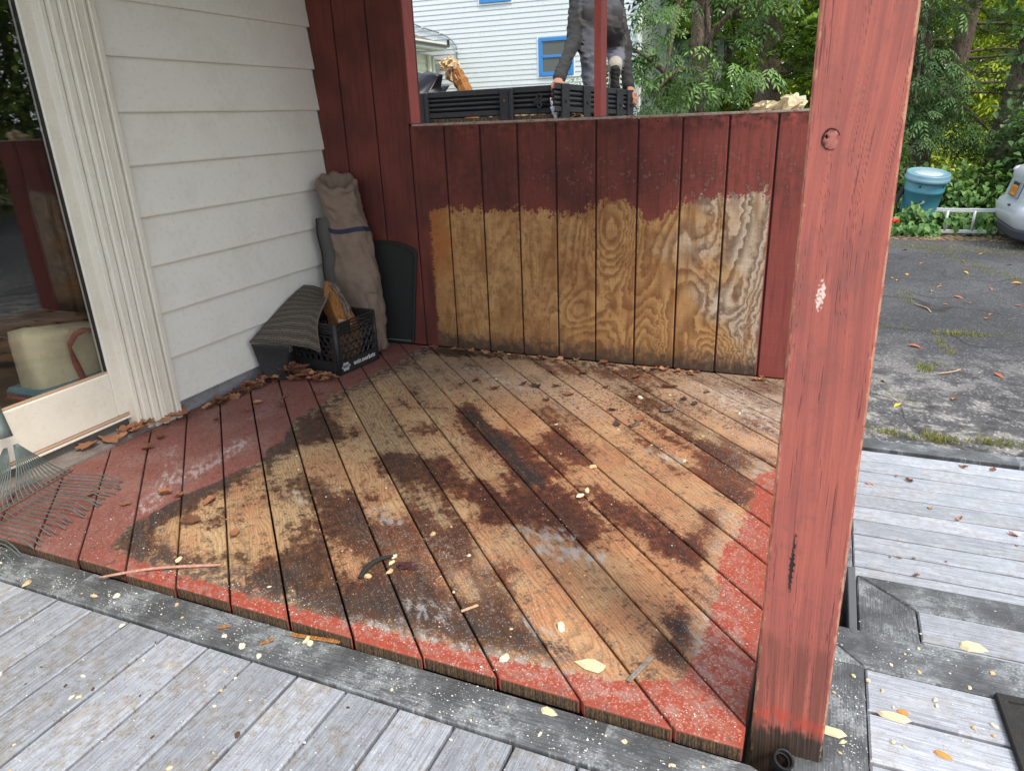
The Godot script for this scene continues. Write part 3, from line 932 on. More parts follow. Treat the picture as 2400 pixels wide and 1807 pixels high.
func board_mesh(outline: PackedVector2Array, thick: float, uvf: Callable) -> ArrayMesh:
	return plank(outline, -thick, 0.0, 0.0028, uvf)

func build_deck() -> void:
	var d := struct_node("porch_deck")
	rng.seed = 5
	var uvf := func(p: Vector2) -> Vector2: return Vector2(p.x / DX, p.y / DZ)
	for k in range(-16, 18):
		var poly := strip(U0 + PITCH * k + 0.0030, U0 + PITCH * (k + 1) - 0.0032, Rect2(0.006, 0.008, 2.568, 2.252), rng.randf_range(-0.004, 0.006))
		if poly.size() < 3:
			continue
		var o := obj("deck_board", board_mesh(poly, 0.037, uvf), M.deck, d, Vector3(0, rng.randf_range(-0.0018, 0.0012), 0))
		# the cut end along the front is bare brown end grain
		var x0 := 1e9
		var x1 := -1e9
		var zf := -1e9
		for p in poly:
			zf = maxf(zf, p.y)
		for p in poly:
			if p.y > zf - 0.004:
				x0 = minf(x0, p.x)
				x1 = maxf(x1, p.x)
		if zf > 2.2 and x1 - x0 > 0.05:
			box_obj("cut_end", Vector3(x0 + 0.003, -0.037, zf - 0.004), Vector3(x1 - 0.003, -0.0045, zf + 0.0012), M.end_grain, o, 0.001)
	box_obj("joist_frame", Vector3(0.0, -0.45, 0.0), Vector3(2.57, -0.05, 2.24), M.under, d, 0.0)

func build_grey_decks() -> void:
	rng.seed = 8
	var up := func(off: Vector2, along_z: bool) -> Callable:
		return func(p: Vector2) -> Vector2:
			var a := Vector2(p.x, p.y) if along_z else Vector2(p.y, p.x)
			return Vector2(a.x / 0.56 + off.x, a.y / 1.6 + off.y)
	var rect := func(x0: float, z0: float, x1: float, z1: float) -> PackedVector2Array:
		return PackedVector2Array([Vector2(x0, z0), Vector2(x1, z0), Vector2(x1, z1), Vector2(x0, z1)])
	# the upper level round the porch
	var d := struct_node("grey_deck")
	var y := -0.035
	var lay := func(called: String, poly: PackedVector2Array, mat: Material, along_z: bool, yy: float, parent: Node3D) -> void:
		var f: Callable = up.call(Vector2(rng.randf(), rng.randf()), along_z)
		if mat == M.comp or mat == M.comp_lit:
			mat = M.comp_tones[rng.randi() % 3 + (3 if mat == M.comp_lit else 0)]
		obj(called, plank(poly, -0.026, 0.0, 0.004, f), mat, parent, Vector3(0, yy + rng.randf_range(-0.001, 0.001), 0))
	lay.call("border_board", rect.call(-0.9, 2.266, 0.0, 2.386), M.comp_dark, false, y, d)
	lay.call("border_board", PackedVector2Array([Vector2(0.003, 2.268), Vector2(2.592, 2.268), Vector2(2.664, 2.300), Vector2(2.664, 2.386), Vector2(0.003, 2.386)]), M.comp_dark, false, y + 0.006, d)
	for k in range(-13, 13):
		var x0 := 0.8415 + PITCH * k + 0.0032
		lay.call("deck_board", rect.call(x0, 2.390, minf(x0 + PITCH - 0.008, 2.664), 5.2), M.comp, true, y, d)
	# right hand frame, mitred at its far corner
	lay.call("border_board", PackedVector2Array([Vector2(2.668, 2.212), Vector2(2.726, 2.212), Vector2(2.726, 1.80), Vector2(2.811, 1.887), Vector2(2.811, 5.2), Vector2(2.668, 5.2)]), M.comp_dark, true, y, d)
	lay.call("border_board", PackedVector2Array([Vector2(2.729, 1.748), Vector2(4.9, 1.748), Vector2(4.9, 1.887), Vector2(2.813, 1.887), Vector2(2.729, 1.801)]), M.comp_dark, false, y, d)
	for k in 22:
		var z0 := 1.8905 + PITCH * k
		lay.call("deck_board", rect.call(2.8145, z0, 4.9, z0 + PITCH - 0.010), M.comp_lit, false, y, d)
	box_obj("joist_frame", Vector3(-0.9, -0.45, 2.27), Vector3(2.57, -0.064, 5.2), M.under, d, 0.0)
	box_obj("joist_frame", Vector3(2.74, -0.45, 1.765), Vector3(4.9, -0.064, 5.2), M.under, d, 0.0)
	box_obj("joist_frame", Vector3(2.573, -0.45, 2.34), Vector3(2.737, -0.064, 5.2), M.under, d, 0.0)
	box_obj("fascia_board", Vector3(2.74, -0.21, 1.752), Vector3(4.9, -0.063, 1.764), M.comp_dark, d, 0.002)
	# the step between the levels
	var s := struct_node("deck_step")
	y = -0.2
	lay.call("border_board", PackedVector2Array([Vector2(2.829, 1.243), Vector2(2.984, 1.376), Vector2(2.984, 1.72), Vector2(2.829, 1.72)]), M.comp_dark, true, y, s)
	lay.call("border_board", PackedVector2Array([Vector2(2.832, 1.242), Vector2(4.9, 1.242), Vector2(4.9, 1.374), Vector2(2.987, 1.374)]), M.comp_dark, false, y, s)
	lay.call("deck_board", rect.call(2.989, 1.379, 4.9, 1.513), M.comp_lit, false, y, s)
	lay.call("deck_board", rect.call(2.989, 1.518, 4.9, 1.652), M.comp_lit, false, y, s)
	box_obj("joist_frame", Vector3(2.85, -0.43, 1.26), Vector3(4.9, -0.228, 1.745), M.under, s, 0.0)
	for q in [[2.742, 1.42], [2.786, 1.40]]:
		box_obj("skirt_board", Vector3(q[0], -0.40, q[1]), Vector3(q[0] + 0.020, -0.075, 1.74), M.comp_dark, s, 0.002)
	# the lower level, near the ground
	var l := struct_node("lower_deck")
	y = -0.37
	lay.call("border_board", rect.call(2.66, -0.16, 2.842, 1.74), M.comp_dark, true, y, l)
	lay.call("border_board", rect.call(2.66, -0.268, 4.9, -0.164), M.comp_dark, false, y, l)
	for k in 13:
		var z0 := 0.925 - 0.1155 * k
		if z0 > -0.17:
			lay.call("deck_board", rect.call(2.847, maxf(z0, -0.16), 4.9, z0 + 0.106), M.comp_lit, false, y, l)
	for k in 2:
		var z0 := 1.0405 + 0.1155 * k
		lay.call("deck_board", rect.call(2.847, z0, 4.9, z0 + 0.112), M.comp_lit, false, y, l)
	box_obj("joist_frame", Vector3(2.67, -0.45, -0.26), Vector3(4.88, -0.398, 1.7), M.under, l, 0.0)

func wall_strip(x0: float, x1: float, y0: float, y1: float, z0: float, z1: float) -> ArrayMesh:
	# a vertical plywood strip: chamfered front edges, mapped to the wall's own picture
	var st := begin()
	var c := 0.0035
	var f := [Vector3(x0 + c, y0, z1), Vector3(x1 - c, y0, z1), Vector3(x1 - c, y1, z1), Vector3(x0 + c, y1, z1)]
	var e := [Vector3(x0, y0, z1 - c), Vector3(x1, y0, z1 - c), Vector3(x1, y1, z1 - c), Vector3(x0, y1, z1 - c)]
	var b := [Vector3(x0, y0, z0), Vector3(x1, y0, z0), Vector3(x1, y1, z0), Vector3(x0, y1, z0)]
	for q in [[f[0], f[1], f[2], f[3]], [e[0], f[0], f[3], e[3]], [f[1], e[1], e[2], f[2]], [b[0], e[0], e[3], b[3]], [e[1], b[1], b[2], e[2]], [f[3], f[2], b[2], b[3]], [f[0], b[0], b[1], f[1]], [b[0], b[3], b[2], b[1]]]:
		for n in [0, 2, 1, 0, 3, 2]:
			var v: Vector3 = q[n]
			st.set_uv(Vector2(v.x / WX, 1.0 - minf(v.y, 1.899) / WY))
			st.add_vertex(v)
	return commit(st)

func build_wall() -> void:
	var w := thing("porch_wall", "dark red grooved plywood half wall with its paint scraped off in the middle", "wall")
	var g := [0.004, 0.1665, 0.3689, 0.5713, 0.7737, 0.9761, 1.1785, 1.3809, 1.5833, 1.7857, 1.9881, 2.1905, 2.3929, 2.585]
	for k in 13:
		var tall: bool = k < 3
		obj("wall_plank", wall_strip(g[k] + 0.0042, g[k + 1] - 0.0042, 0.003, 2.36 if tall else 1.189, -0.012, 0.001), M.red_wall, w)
	var back := plain(Color(0.204, 0.110, 0.094), 0.9)
	box_obj("plywood_backing", Vector3(0.004, 0.002, -0.02), Vector3(0.5713, 2.36, -0.0075), back, w, 0.0)
	box_obj("plywood_backing", Vector3(0.5713, 0.002, -0.02), Vector3(2.585, 1.186, -0.0075), back, w, 0.0)
	box_obj("outer_sheet", Vector3(0.0, -0.3, -0.112), Vector3(0.585, 2.36, -0.1), M.red_paint, w, 0.0)
	box_obj("outer_sheet", Vector3(0.588, -0.3, -0.112), Vector3(2.585, 1.186, -0.1), M.red_paint, w, 0.0)
	box_obj("jamb", Vector3(0.574, 1.203, -0.098), Vector3(0.5865, 2.36, -0.002), M.red_lit, w, 0.002)
	box_obj("jamb_trim", Vector3(0.560, 1.203, 0.0015), Vector3(0.585, 2.36, 0.009), M.red_paint, w, 0.002)
	box_obj("wall_cap", Vector3(0.588, 1.1905, -0.108), Vector3(2.60, 1.2015, 0.0035), M.red_worn_sheen, w, 0.002)
	box_obj("stud", Vector3(1.573, 1.203, -0.090), Vector3(1.607, 2.36, -0.0005), M.red_lit, w, 0.002)
	# nail heads under the cap
	var st := begin()
	lathe(st, [Vector2(0, 0.0012), Vector2(0.0035, 0.001), Vector2(0.0042, 0.0)], 8)
	var head := commit(st)
	for k in 16:
		var o := obj("nail_head", head, M.dark, w, Vector3(0.68 + k * 0.118 + 0.02 * sin(k * 7.0), 1.176 + 0.004 * sin(k * 3.0), 0.0012))
		o.rotation.x = PI / 2

func build_post() -> void:
	var p := thing("porch_post", "thick red wooden porch post with cracked paint and a black foot", "post")
	var x0 := 2.5855
	var x1 := 2.7225
	var z0 := 2.070
	var z1 := 2.207
	var st := begin()
	var c := 0.004
	var y0 := -0.12
	var y1 := 1.95
	var ring := [Vector2(x0 + c, z1), Vector2(x1 - c, z1), Vector2(x1, z1 - c), Vector2(x1, z0 + c), Vector2(x1 - c, z0), Vector2(x0 + c, z0), Vector2(x0, z0 + c), Vector2(x0, z1 - c)]
	var us := [0.03, 0.97, 1.03, 1.97, 2.03, 2.97, 3.03, 3.97, 4.03]
	for k in 8:
		var a: Vector2 = ring[k]
		var b: Vector2 = ring[(k + 1) % 8]
		var ua: float = us[k] / 4.0
		var ub: float = us[k + 1] / 4.0
		for n in [[a, ua, y0], [b, ub, y1], [b, ub, y0], [a, ua, y0], [a, ua, y1], [b, ub, y1]]:
			st.set_uv(Vector2(n[1], 1.0 - (minf(n[2], 1.55) + 0.15) / 1.7))
			st.add_vertex(Vector3(n[0].x, n[2], n[0].y))
	# the map covers up to 1.55 m: split the shaft there so that nothing stretches in the picture
	st = begin()
	for span in [[y0, 1.549], [1.549, 2.25]]:
		for k in 8:
			var a: Vector2 = ring[k]
			var b: Vector2 = ring[(k + 1) % 8]
			for n in [[a, us[k], 0], [b, us[k + 1], 1], [b, us[k + 1], 0], [a, us[k], 0], [a, us[k], 1], [b, us[k + 1], 1]]:
				var yy: float = span[n[2]]
				var vv := yy if yy < 1.55 else 1.549 - (yy - 1.549) * 0.5
				st.set_uv(Vector2(n[1] / 4.0, 1.0 - (vv + 0.15) / 1.7))
				st.add_vertex(Vector3(n[0].x, yy, n[0].y))
	for k in range(1, 7):
		for y in [y0, 2.25]:
			tri(st, Vector3(ring[0].x, y, ring[0].y), Vector3(ring[k].x, y, ring[k].y), Vector3(ring[k + 1].x, y, ring[k + 1].y))
	obj("shaft", st, M.post, p)
	# the knot: a dark ring with a lumpy red heart
	var at := Vector3(x0 + 0.036, 1.162, z1)
	st = begin(true)
	var arc := []
	var thick := []
	for k in 22:
		var a := lerpf(0.4, 5.2, k / 21.0)
		arc.append(at + Vector3(cos(a) * 0.0128 + 0.0006 * sin(a * 5.0), sin(a) * 0.0158 + 0.0007 * cos(a * 7.0), 0.0002))
		thick.append(0.0004 + 0.0013 * sin(k / 21.0 * PI) * (1.0 + 0.4 * sin(k * 1.9)))
	tube(st, arc, thick, 6)
	obj("knot_ring", st, plain(Color(0.204, 0.110, 0.102), 0.9), p)
	st = begin(true)
	blob(st, at + Vector3(0.0008, -0.001, -0.0002), Vector3(0.0105, 0.0128, 0.0010), 0.35, 5, 8)
	obj("knot", st, plain(Color(0.643, 0.392, 0.361), 0.8), p)
	# the post leans a little, away from the deck's front
	p.transform = Transform3D(Basis.from_euler(Vector3(-0.053, 0.0, 0.0085)), Vector3.ZERO)
	p.position = Vector3(2.654, 0.0, z1) - p.basis * Vector3(2.654, 0.0, z1)
	var ringer := thing("pipe_ring", "short ring of dark pipe lying in the gap at the red post's foot", "pipe ring", Vector3(2.650, -0.030, 2.236))
	st = begin()
	lathe(st, [Vector2(0.017, -0.012), Vector2(0.021, -0.012), Vector2(0.0215, 0.010), Vector2(0.0195, 0.013), Vector2(0.017, 0.011), Vector2(0.017, -0.012)], 26, Transform3D(Basis.from_euler(Vector3(0.35, 0.2, -0.3)), Vector3.ZERO))
	obj("ring", st, M.black_plastic, ringer)
	st = begin()
	lathe(st, [Vector2(0.0178, -0.001), Vector2(0.0178, 0.001), Vector2(0.014, 0.001), Vector2(0.014, -0.001), Vector2(0.0178, -0.001)], 26, Transform3D(Basis.from_euler(Vector3(0.35, 0.2, -0.3)), Vector3.ZERO))
	obj("inner_lip", st, M.dark, ringer)

func build_roof() -> void:
	var r := thing("porch_roof", "flat porch roof over the corner deck, above the picture", "roof")
	var white := plain(Color(0.745, 0.722, 0.682), 0.8)
	box_obj("ceiling", Vector3(0.0, 2.364, -0.12), Vector3(2.78, 2.40, 2.28), white, r, 0.0)
	box_obj("roof_deck", Vector3(0.0, 2.403, -0.35), Vector3(2.95, 2.52, 2.45), M.dark, r, 0.0)
	box_obj("beam", Vector3(0.0, 2.252, 2.075), Vector3(2.73, 2.361, 2.20), M.red_paint, r, 0.004)
	box_obj("beam", Vector3(2.60, 2.252, -0.11), Vector3(2.72, 2.361, 2.072), M.red_paint, r, 0.004)

# ---------- things in the corner ----------
func text_mesh(s: String, height: float, font := "Droid Serif", weight := 700) -> TextMesh:
	var t := TextMesh.new()
	var f := SystemFont.new()
	f.font_names = PackedStringArray([font])
	f.font_weight = weight
	t.font = f
	t.text = s
	t.font_size = 64
	t.pixel_size = height / 64.0
	t.depth = 0.0008
	return t

func build_crate() -> void:
	# axes: local x runs along the lettered side, local z points out of it
	var ang := PI / 2 - 0.11
	var t := thing("milk_crate", "black plastic milk crate with white lettering in the corner", "crate", Vector3(0.264, 0.001, 0.436), ang)
	var w := 0.32
	var hh := 0.272
	var m: Material = M.black_plastic
	for sgn in 4:
		var b := Basis(Vector3.UP, sgn * PI / 2)
		var side := Node3D.new()
		side.name = "side"
		t.add_child(side, true)
		side.basis = b
		var st := begin()
		box(st, Vector3(0, 0.036, w / 2 - 0.004), Vector3(w - 0.05, 0.066, 0.006), 0.001)
		obj("bottom_band", st, m, side)
		st = begin()
		for y in [0.271, 0.255, 0.239, 0.223, 0.207, 0.150, 0.108, 0.069, 0.004]:
			box(st, Vector3(0, y, w / 2), Vector3(w - 0.028, 0.0042, 0.014), 0.001)
		obj("rib", st, m, side)
		st = begin()
		for k in range(-3, 9):
			for dir in [-1, 1]:
				var x := -w / 2 + 0.01 + k * 0.04 + (0.02 if dir > 0 else 0.0)
				var a := Vector3(x, 0.072, w / 2 - 0.006)
				var e := Vector3(x + dir * 0.105, 0.206, w / 2 - 0.006)
				if dir < 0:
					a.x += 0.04
					e.x += 0.04
				var lim := w / 2 - 0.028
				var p := a
				var q := e
				if maxf(p.x, q.x) < -lim or minf(p.x, q.x) > lim:
					continue
				var d := q - p
				var t0 := clampf(((-lim if d.x > 0 else lim) - p.x) / d.x, 0, 1)
				var t1 := clampf(((lim if d.x > 0 else -lim) - p.x) / d.x, 0, 1)
				if t1 - t0 < 0.05:
					continue
				tube(st, [p + d * t0, p + d * t1], 0.0042, 5)
		obj("lattice", st, m, side)
		st = begin()
		box(st, Vector3(-w / 2 + 0.022, 0.136, w / 2 - 0.005), Vector3(0.03, 0.27, 0.006), 0.001)
		box(st, Vector3(w / 2 - 0.022, 0.136, w / 2 - 0.005), Vector3(0.03, 0.27, 0.006), 0.001)
		if sgn % 2 == 1:
			box(st, Vector3(0, 0.247, w / 2 - 0.008), Vector3(w - 0.06, 0.045, 0.004), 0.001)
		else:
			box(st, Vector3(-w / 4, 0.240, w / 2 - 0.008), Vector3(w / 2 - 0.07, 0.06, 0.004), 0.001)
		obj("corner_panel", st, m, side)
		if sgn == 0:
			var l := obj("lettering", text_mesh("weis markets", 0.030), M.white_print, side, Vector3(0.038, 0.037, w / 2 - 0.0006))
			l.scale = Vector3(0.86, 1, 1)
			st = begin()
			var lobes := []
			for k in 40:
				var a := TAU * k / 40.0
				var r := 1.0 + 0.13 * cos(a * 6.0)
				lobes.append(Vector3(0.029 * r * cos(a), 0.022 * r * sin(a), 0))
			for k in 40:
				tri(st, Vector3.ZERO, lobes[(k + 1) % 40], lobes[k])
			obj("logo_patch", st, plain(Color(0.659, 0.667, 0.675), 0.6), side, Vector3(-w / 2 + 0.052, 0.037, w / 2 - 0.0003))
			obj("logo_lettering", text_mesh("WEIS", 0.020, "Droid Sans"), M.dark, side, Vector3(-w / 2 + 0.052, 0.038, w / 2 + 0.0005))
	var st2 := begin()
	box(st2, Vector3(0, 0.006, 0), Vector3(w - 0.02, 0.006, w - 0.02), 0.0)
	obj("crate_floor", st2, m, t)
	for sx in [-1, 1]:
		for sz in [-1, 1]:
			st2 = begin(true)
			tube(st2, [Vector3(sx * (w / 2 - 0.011), 0.0, sz * (w / 2 - 0.011)), Vector3(sx * (w / 2 - 0.011), 0.272, sz * (w / 2 - 0.011))], 0.013, 10)
			obj("corner", st2, m, t)

func build_corner_things() -> void:
	build_crate()
	# split log standing in the crate, with a paler one before it
	var lg := thing("split_log", "tall split log with orange brown wood standing in the milk crate", "log", Vector3(0.27, 0.02, 0.37))
	var st := begin()
	var prof := [Vector2(-0.055, -0.04), Vector2(0.0, -0.07), Vector2(0.08, -0.045), Vector2(0.095, 0.035), Vector2(0.02, 0.065), Vector2(-0.06, 0.045)]
	var rows := []
	for j in 8:
		var f := j / 7.0
		var row := []
		for i in 7:
			var q: Vector2 = prof[i % 6] * (1.05 - 0.55 * pow(f, 3.0)) * (1.0 + 0.08 * sin(i * 9.1 + j * 4.3))
			row.append(Vector3(q.x + 0.085 * f * (1.0 - f) * 2.0 - 0.01 - 0.03 * f, 0.42 * f * (1.0 - 0.16 * (i % 3) * f), q.y + 0.03 * f))
		rows.append(row)
	sheet(st, rows)
	for i in range(1, 5):
		tri(st, rows[7][0], rows[7][i], rows[7][i + 1])
	obj("wood", st, M.split_wood, lg)
	st = begin()
	var bark := []
	for j in 9:
		var f := j / 8.0
		var row := []
		for i in 2:
			row.append(Vector3(0.066 + 0.012 * i + 0.06 * f * (1 - f) * 2.0 - 0.048 * pow(f, 2.0), 0.15 + 0.27 * f, 0.055 - 0.034 * i + 0.03 * f + 0.004 * sin(j * 5.0 + i * 3.0)))
		bark.append(row)
	sheet(st, bark, 0.012)
	obj("bark", st, M.bark, lg)
	var pl := thing("short_log", "short split log with a pale end in the black milk crate", "log", Vector3(0.315, 0.16, 0.455))
	st = begin()
	var pts := []
	for j in 2:
		var row := []
		for i in 6:
			var q: Vector2 = [Vector2(-0.042, -0.02), Vector2(0.005, -0.035), Vector2(0.044, -0.02), Vector2(0.030, 0.03), Vector2(-0.02, 0.04), Vector2(-0.042, -0.02)][i]
			row.append(Basis.from_euler(Vector3(0.25, 0.3, -0.45)) * Vector3(q.x, -0.13 + 0.22 * j, q.y))
		pts.append(row)
	sheet(st, pts)
	for i in range(1, 4):
		tri(st, pts[0][0], pts[0][i], pts[0][i + 1])
	obj("wood", st, M.split_wood, pl)
	st = begin()
	for i in range(1, 4):
		tri(st, pts[1][0] + Vector3(0, 0.0004, 0), pts[1][i] + Vector3(0, 0.0004, 0), pts[1][i + 1] + Vector3(0, 0.0004, 0))
	obj("pale_end", st, M.pale_wood, pl)
	# the ribbed mat draped over the crate and curled under
	var mat := thing("ribbed_mat", "grey brown ribbed mat draped over the milk crate and curled under at the wall", "mat")
	var keys := [   # rows from the top edge, over the crate, to the curled end; each from the wall side to the crate side
		[Vector3(0.035, 0.395, 0.350), Vector3(0.10, 0.388, 0.335), Vector3(0.17, 0.362, 0.325), Vector3(0.225, 0.380, 0.345), Vector3(0.258, 0.425, 0.375)],
		[Vector3(0.035, 0.345, 0.50), Vector3(0.10, 0.346, 0.475), Vector3(0.18, 0.334, 0.455), Vector3(0.235, 0.342, 0.455), Vector3(0.275, 0.365, 0.470)],
		[Vector3(0.034, 0.275, 0.66), Vector3(0.11, 0.286, 0.620), Vector3(0.19, 0.292, 0.592), Vector3(0.255, 0.290, 0.590), Vector3(0.305, 0.276, 0.605)],
		[Vector3(0.034, 0.208, 0.815), Vector3(0.12, 0.192, 0.760), Vector3(0.20, 0.172, 0.695), Vector3(0.27, 0.150, 0.655), Vector3(0.325, 0.128, 0.640)],
		[Vector3(0.038, 0.165, 0.835), Vector3(0.13, 0.140, 0.775), Vector3(0.20, 0.115, 0.700), Vector3(0.25, 0.095, 0.645), Vector3(0.29, 0.085, 0.625)],
		[Vector3(0.044, 0.095, 0.815), Vector3(0.12, 0.065, 0.765), Vector3(0.17, 0.045, 0.710), Vector3(0.20, 0.035, 0.655), Vector3(0.22, 0.028, 0.625)],
		[Vector3(0.062, 0.040, 0.775), Vector3(0.11, 0.018, 0.760), Vector3(0.15, 0.010, 0.735), Vector3(0.165, 0.009, 0.700), Vector3(0.175, 0.009, 0.665)]]
	st = begin(true)
	sheet(st, bezier_grid(keys.slice(0, 4), 26, 26), 0.009)
	obj("pile", st, M.mat_rib, mat)
	# the far flap curls round under the free edge and shows its rubber side
	var flap := [[Vector3(0.034, 0.200, 0.805), Vector3(0.10, 0.186, 0.765), Vector3(0.18, 0.168, 0.700)], [Vector3(0.036, 0.140, 0.792), Vector3(0.095, 0.110, 0.745), Vector3(0.15, 0.090, 0.690)], [Vector3(0.050, 0.072, 0.786), Vector3(0.10, 0.042, 0.748), Vector3(0.145, 0.026, 0.700)], [Vector3(0.085, 0.020, 0.790), Vector3(0.125, 0.007, 0.768), Vector3(0.170, 0.004, 0.728)]]
	st = begin(true)
	sheet(st, bezier_grid(flap, 22, 16), 0.006)
	obj("rubber_backing", st, M.rubber, mat)
	# the rolled bag leaning into the corner
	var bag := thing("camp_chair_bag", "tan canvas bag with a navy stripe standing rolled in the corner", "bag", Vector3(0.235, 0.0, 0.17))
	var n := noise(7.0, 3, 140)
	var axis := [Vector3(0.035, 0.01, 0.0), Vector3(0.035, 0.2, -0.005), Vector3(0.02, 0.4, -0.02), Vector3(-0.005, 0.6, -0.035), Vector3(-0.045, 0.78, -0.04), Vector3(-0.07, 0.9, -0.045)]
	var rad := [0.125, 0.128, 0.124, 0.112, 0.104, 0.106]
	var grid := []
	for j in 49:
		var f := j / 48.0 * 5.0
		var i0 := mini(int(f), 4)
		var c: Vector3 = axis[i0].lerp(axis[i0 + 1], f - i0)
		var r: float = lerpf(rad[i0], rad[i0 + 1], f - i0)
		var row := []
		for i in 49:
			var a := TAU * i / 48.0
			var cr := n.get_noise_3d(cos(a) * 0.16 + c.y * 0.4, c.y * 0.9, sin(a) * 0.16)
			var fold := 0.026 * cr + 0.004 * sin(a * 2.0 + c.y * 13.0) * sm(0.25, 0.6, c.y)
			var rr := r + fold + 0.012 * sm(0.86, 0.9, c.y) * sin(a * 7.0)
			row.append(c + Vector3(cos(a) * rr * 1.02, 0.006 * sin(a * 3.0) - 0.036 * sm(0.7, 0.9, c.y) * (cos(a) * 0.6 + sin(a) * 0.8), sin(a) * rr * 0.88))
		grid.append(row)
	for k in 6:     # the gathered mouth rolls over and turns in
		var row := []
		for i in 49:
			var a := TAU * i / 48.0
			var s: float = [1.05, 1.0, 0.86, 0.66, 0.52, 0.46][k]
			var pleat := sin(a * 8.0 + 0.7 * sin(a * 2.0))
			row.append(axis[5] + Vector3(cos(a) * 0.112 * s * (1.0 + 0.07 * pleat * (k * 0.35)), [0.012, 0.030, 0.036, 0.022, -0.03, -0.12][k] + 0.007 * pleat * (1.0 if k < 5 else 0.0) - 0.036 * (cos(a) * 0.6 + sin(a) * 0.8), sin(a) * 0.100 * s * (1.0 + 0.07 * pleat * (k * 0.35))))
		grid.append(row)
	st = begin(true)
	sheet(st, grid)
	obj("body", st, M.canvas, bag)
	var stripe := []
	for j in 3:
		var row := []
		for i in 49:
			var p: Vector3 = grid[32 + j][i]
			var c2: Vector3 = axis[3].lerp(axis[4], 0.33 + 0.1 * j)
			var d := (p - Vector3(c2.x, p.y, c2.z)) * Vector3(1, 0, 1)
			row.append(p.lerp(grid[33][i], 0.35) + d.normalized() * 0.0022)
		stripe.append(row)
	st = begin(true)
	sheet(st, stripe)
	obj("navy_stripe", st, M.navy, bag)
	var tail := []
	for j in 7:
		var f := j / 6.0
		tail.append([Vector3(0.115 + 0.035 * f, 0.34 * (1.0 - f) + 0.012, 0.075 - 0.015 * f), Vector3(0.165 + 0.008 * f - 0.02 * f * f, 0.33 * (1.0 - f) + 0.010, 0.03 - 0.005 * f)])
	st = begin(true)
	sheet(st, tail, 0.004)
	obj("hem_flap", st, M.canvas, bag)
	st = begin(true)
	var cord := []
	cord = spline([Vector3(-0.172, 0.74, 0.036), Vector3(-0.176, 0.65, 0.038), Vector3(-0.168, 0.545, 0.030), Vector3(-0.170, 0.45, 0.034), Vector3(-0.160, 0.33, 0.036), Vector3(-0.150, 0.18, 0.03)], 26)
	tube(st, cord, 0.0075, 6, 0.5)
	obj("strap", st, M.dark, bag)
	var panel := []
	for q in spline([Vector3(-0.172, 0.74, 0.036), Vector3(-0.176, 0.65, 0.038), Vector3(-0.168, 0.545, 0.030), Vector3(-0.170, 0.45, 0.034), Vector3(-0.160, 0.33, 0.036), Vector3(-0.150, 0.18, 0.03)], 14):
		panel.append([q + Vector3(0.004, 0, -0.002), q + Vector3(0.05, 0.006, 0.0), q + Vector3(0.12, 0.0, -0.01)])
	st = begin(true)
	sheet(st, panel, 0.003)
	obj("side_panel", st, plain(Color(0.329, 0.329, 0.314), 0.95), bag)
	# the black tray against the wall
	var tray := thing("boot_tray", "black plastic tray with an arched top leaning on the red wall", "tray", Vector3(0.36, 0.003, 0.0125))
	var outline := []
	for q in 40:
		var f := q / 39.0
		if f < 0.5:
			var a := lerpf(-1.0, 1.0, f * 2.0)
			var x := a * 0.215
			outline.append(Vector2(x, 0.595 - 0.055 * pow(absf(a), 2.2) - 0.03 * pow(absf(a), 14.0)))
		else:
			var a := lerpf(1.0, -1.0, (f - 0.5) * 2.0)
			outline.append(Vector2(a * 0.145, 0.004 + 0.02 * pow(absf(a), 10.0)))
	st = begin()
	var ctr := Vector2(0, 0.3)
	var lay := func(s: float, z: float) -> Array:
		var o := []
		for p in outline:
			var e: Vector2 = (p - ctr)
			o.append(Vector3(ctr.x + e.x * (1.0 - s / 0.2), ctr.y + e.y * (1.0 - s / 0.3), z))
		o.append(o[0])
		return o
	var loops := [lay.call(0.0, 0.0), lay.call(0.0, 0.011), lay.call(0.003, 0.014), lay.call(0.009, 0.014), lay.call(0.013, 0.0105), lay.call(0.03, 0.010)]
	st.set_smooth_group(0)
	sheet(st, loops)
	var inner: Array = loops[5]
	st.set_smooth_group(-1)
	for i in inner.size() - 1:
		tri(st, Vector3(0, 0.3, 0.010), inner[i + 1], inner[i])
	obj("tray", st, triplanar(textured(grime(Color(0.118, 0.122, 0.122), Color(0.141, 0.145, 0.141), Color(0.329, 0.322, 0.306), 1.0, 145, 0.4, 256), 0.8, 0.02), Vector3(3, 3, 3)), tray)
	st = begin()
	box(st, Vector3(0.04, 0.022, 0.0140), Vector3(0.17, 0.004, 0.003), 0.001)
	obj("dusty_lip", st, plain(Color(0.471, 0.525, 0.518), 0.8), tray)

func bezier_grid(keys: Array, h: int, w: int) -> Array:      # a smooth grid through rows of points
	var tmp := []
	for row in keys:
		tmp.append(spline(row, w))
	var out := []
	for j in h:
		out.append([])
	for i in w:
		var col := []
		for row in tmp:
			col.append(row[i])
		var c := spline(col, h)
		for j in h:
			out[j].append(c[j])
	return out

func spline(p: Array, n: int) -> Array:
	var out := []
	for k in n:
		var f := float(k) / (n - 1) * (p.size() - 1)
		var i := mini(int(f), p.size() - 2)
		var a: Vector3 = p[i]
		var b: Vector3 = p[i + 1]
		out.append(a.cubic_interpolate(b, p[maxi(i - 1, 0)] if i > 0 else a * 2.0 - b, p[i + 2] if i + 2 < p.size() else b * 2.0 - a, f - i))
	return out

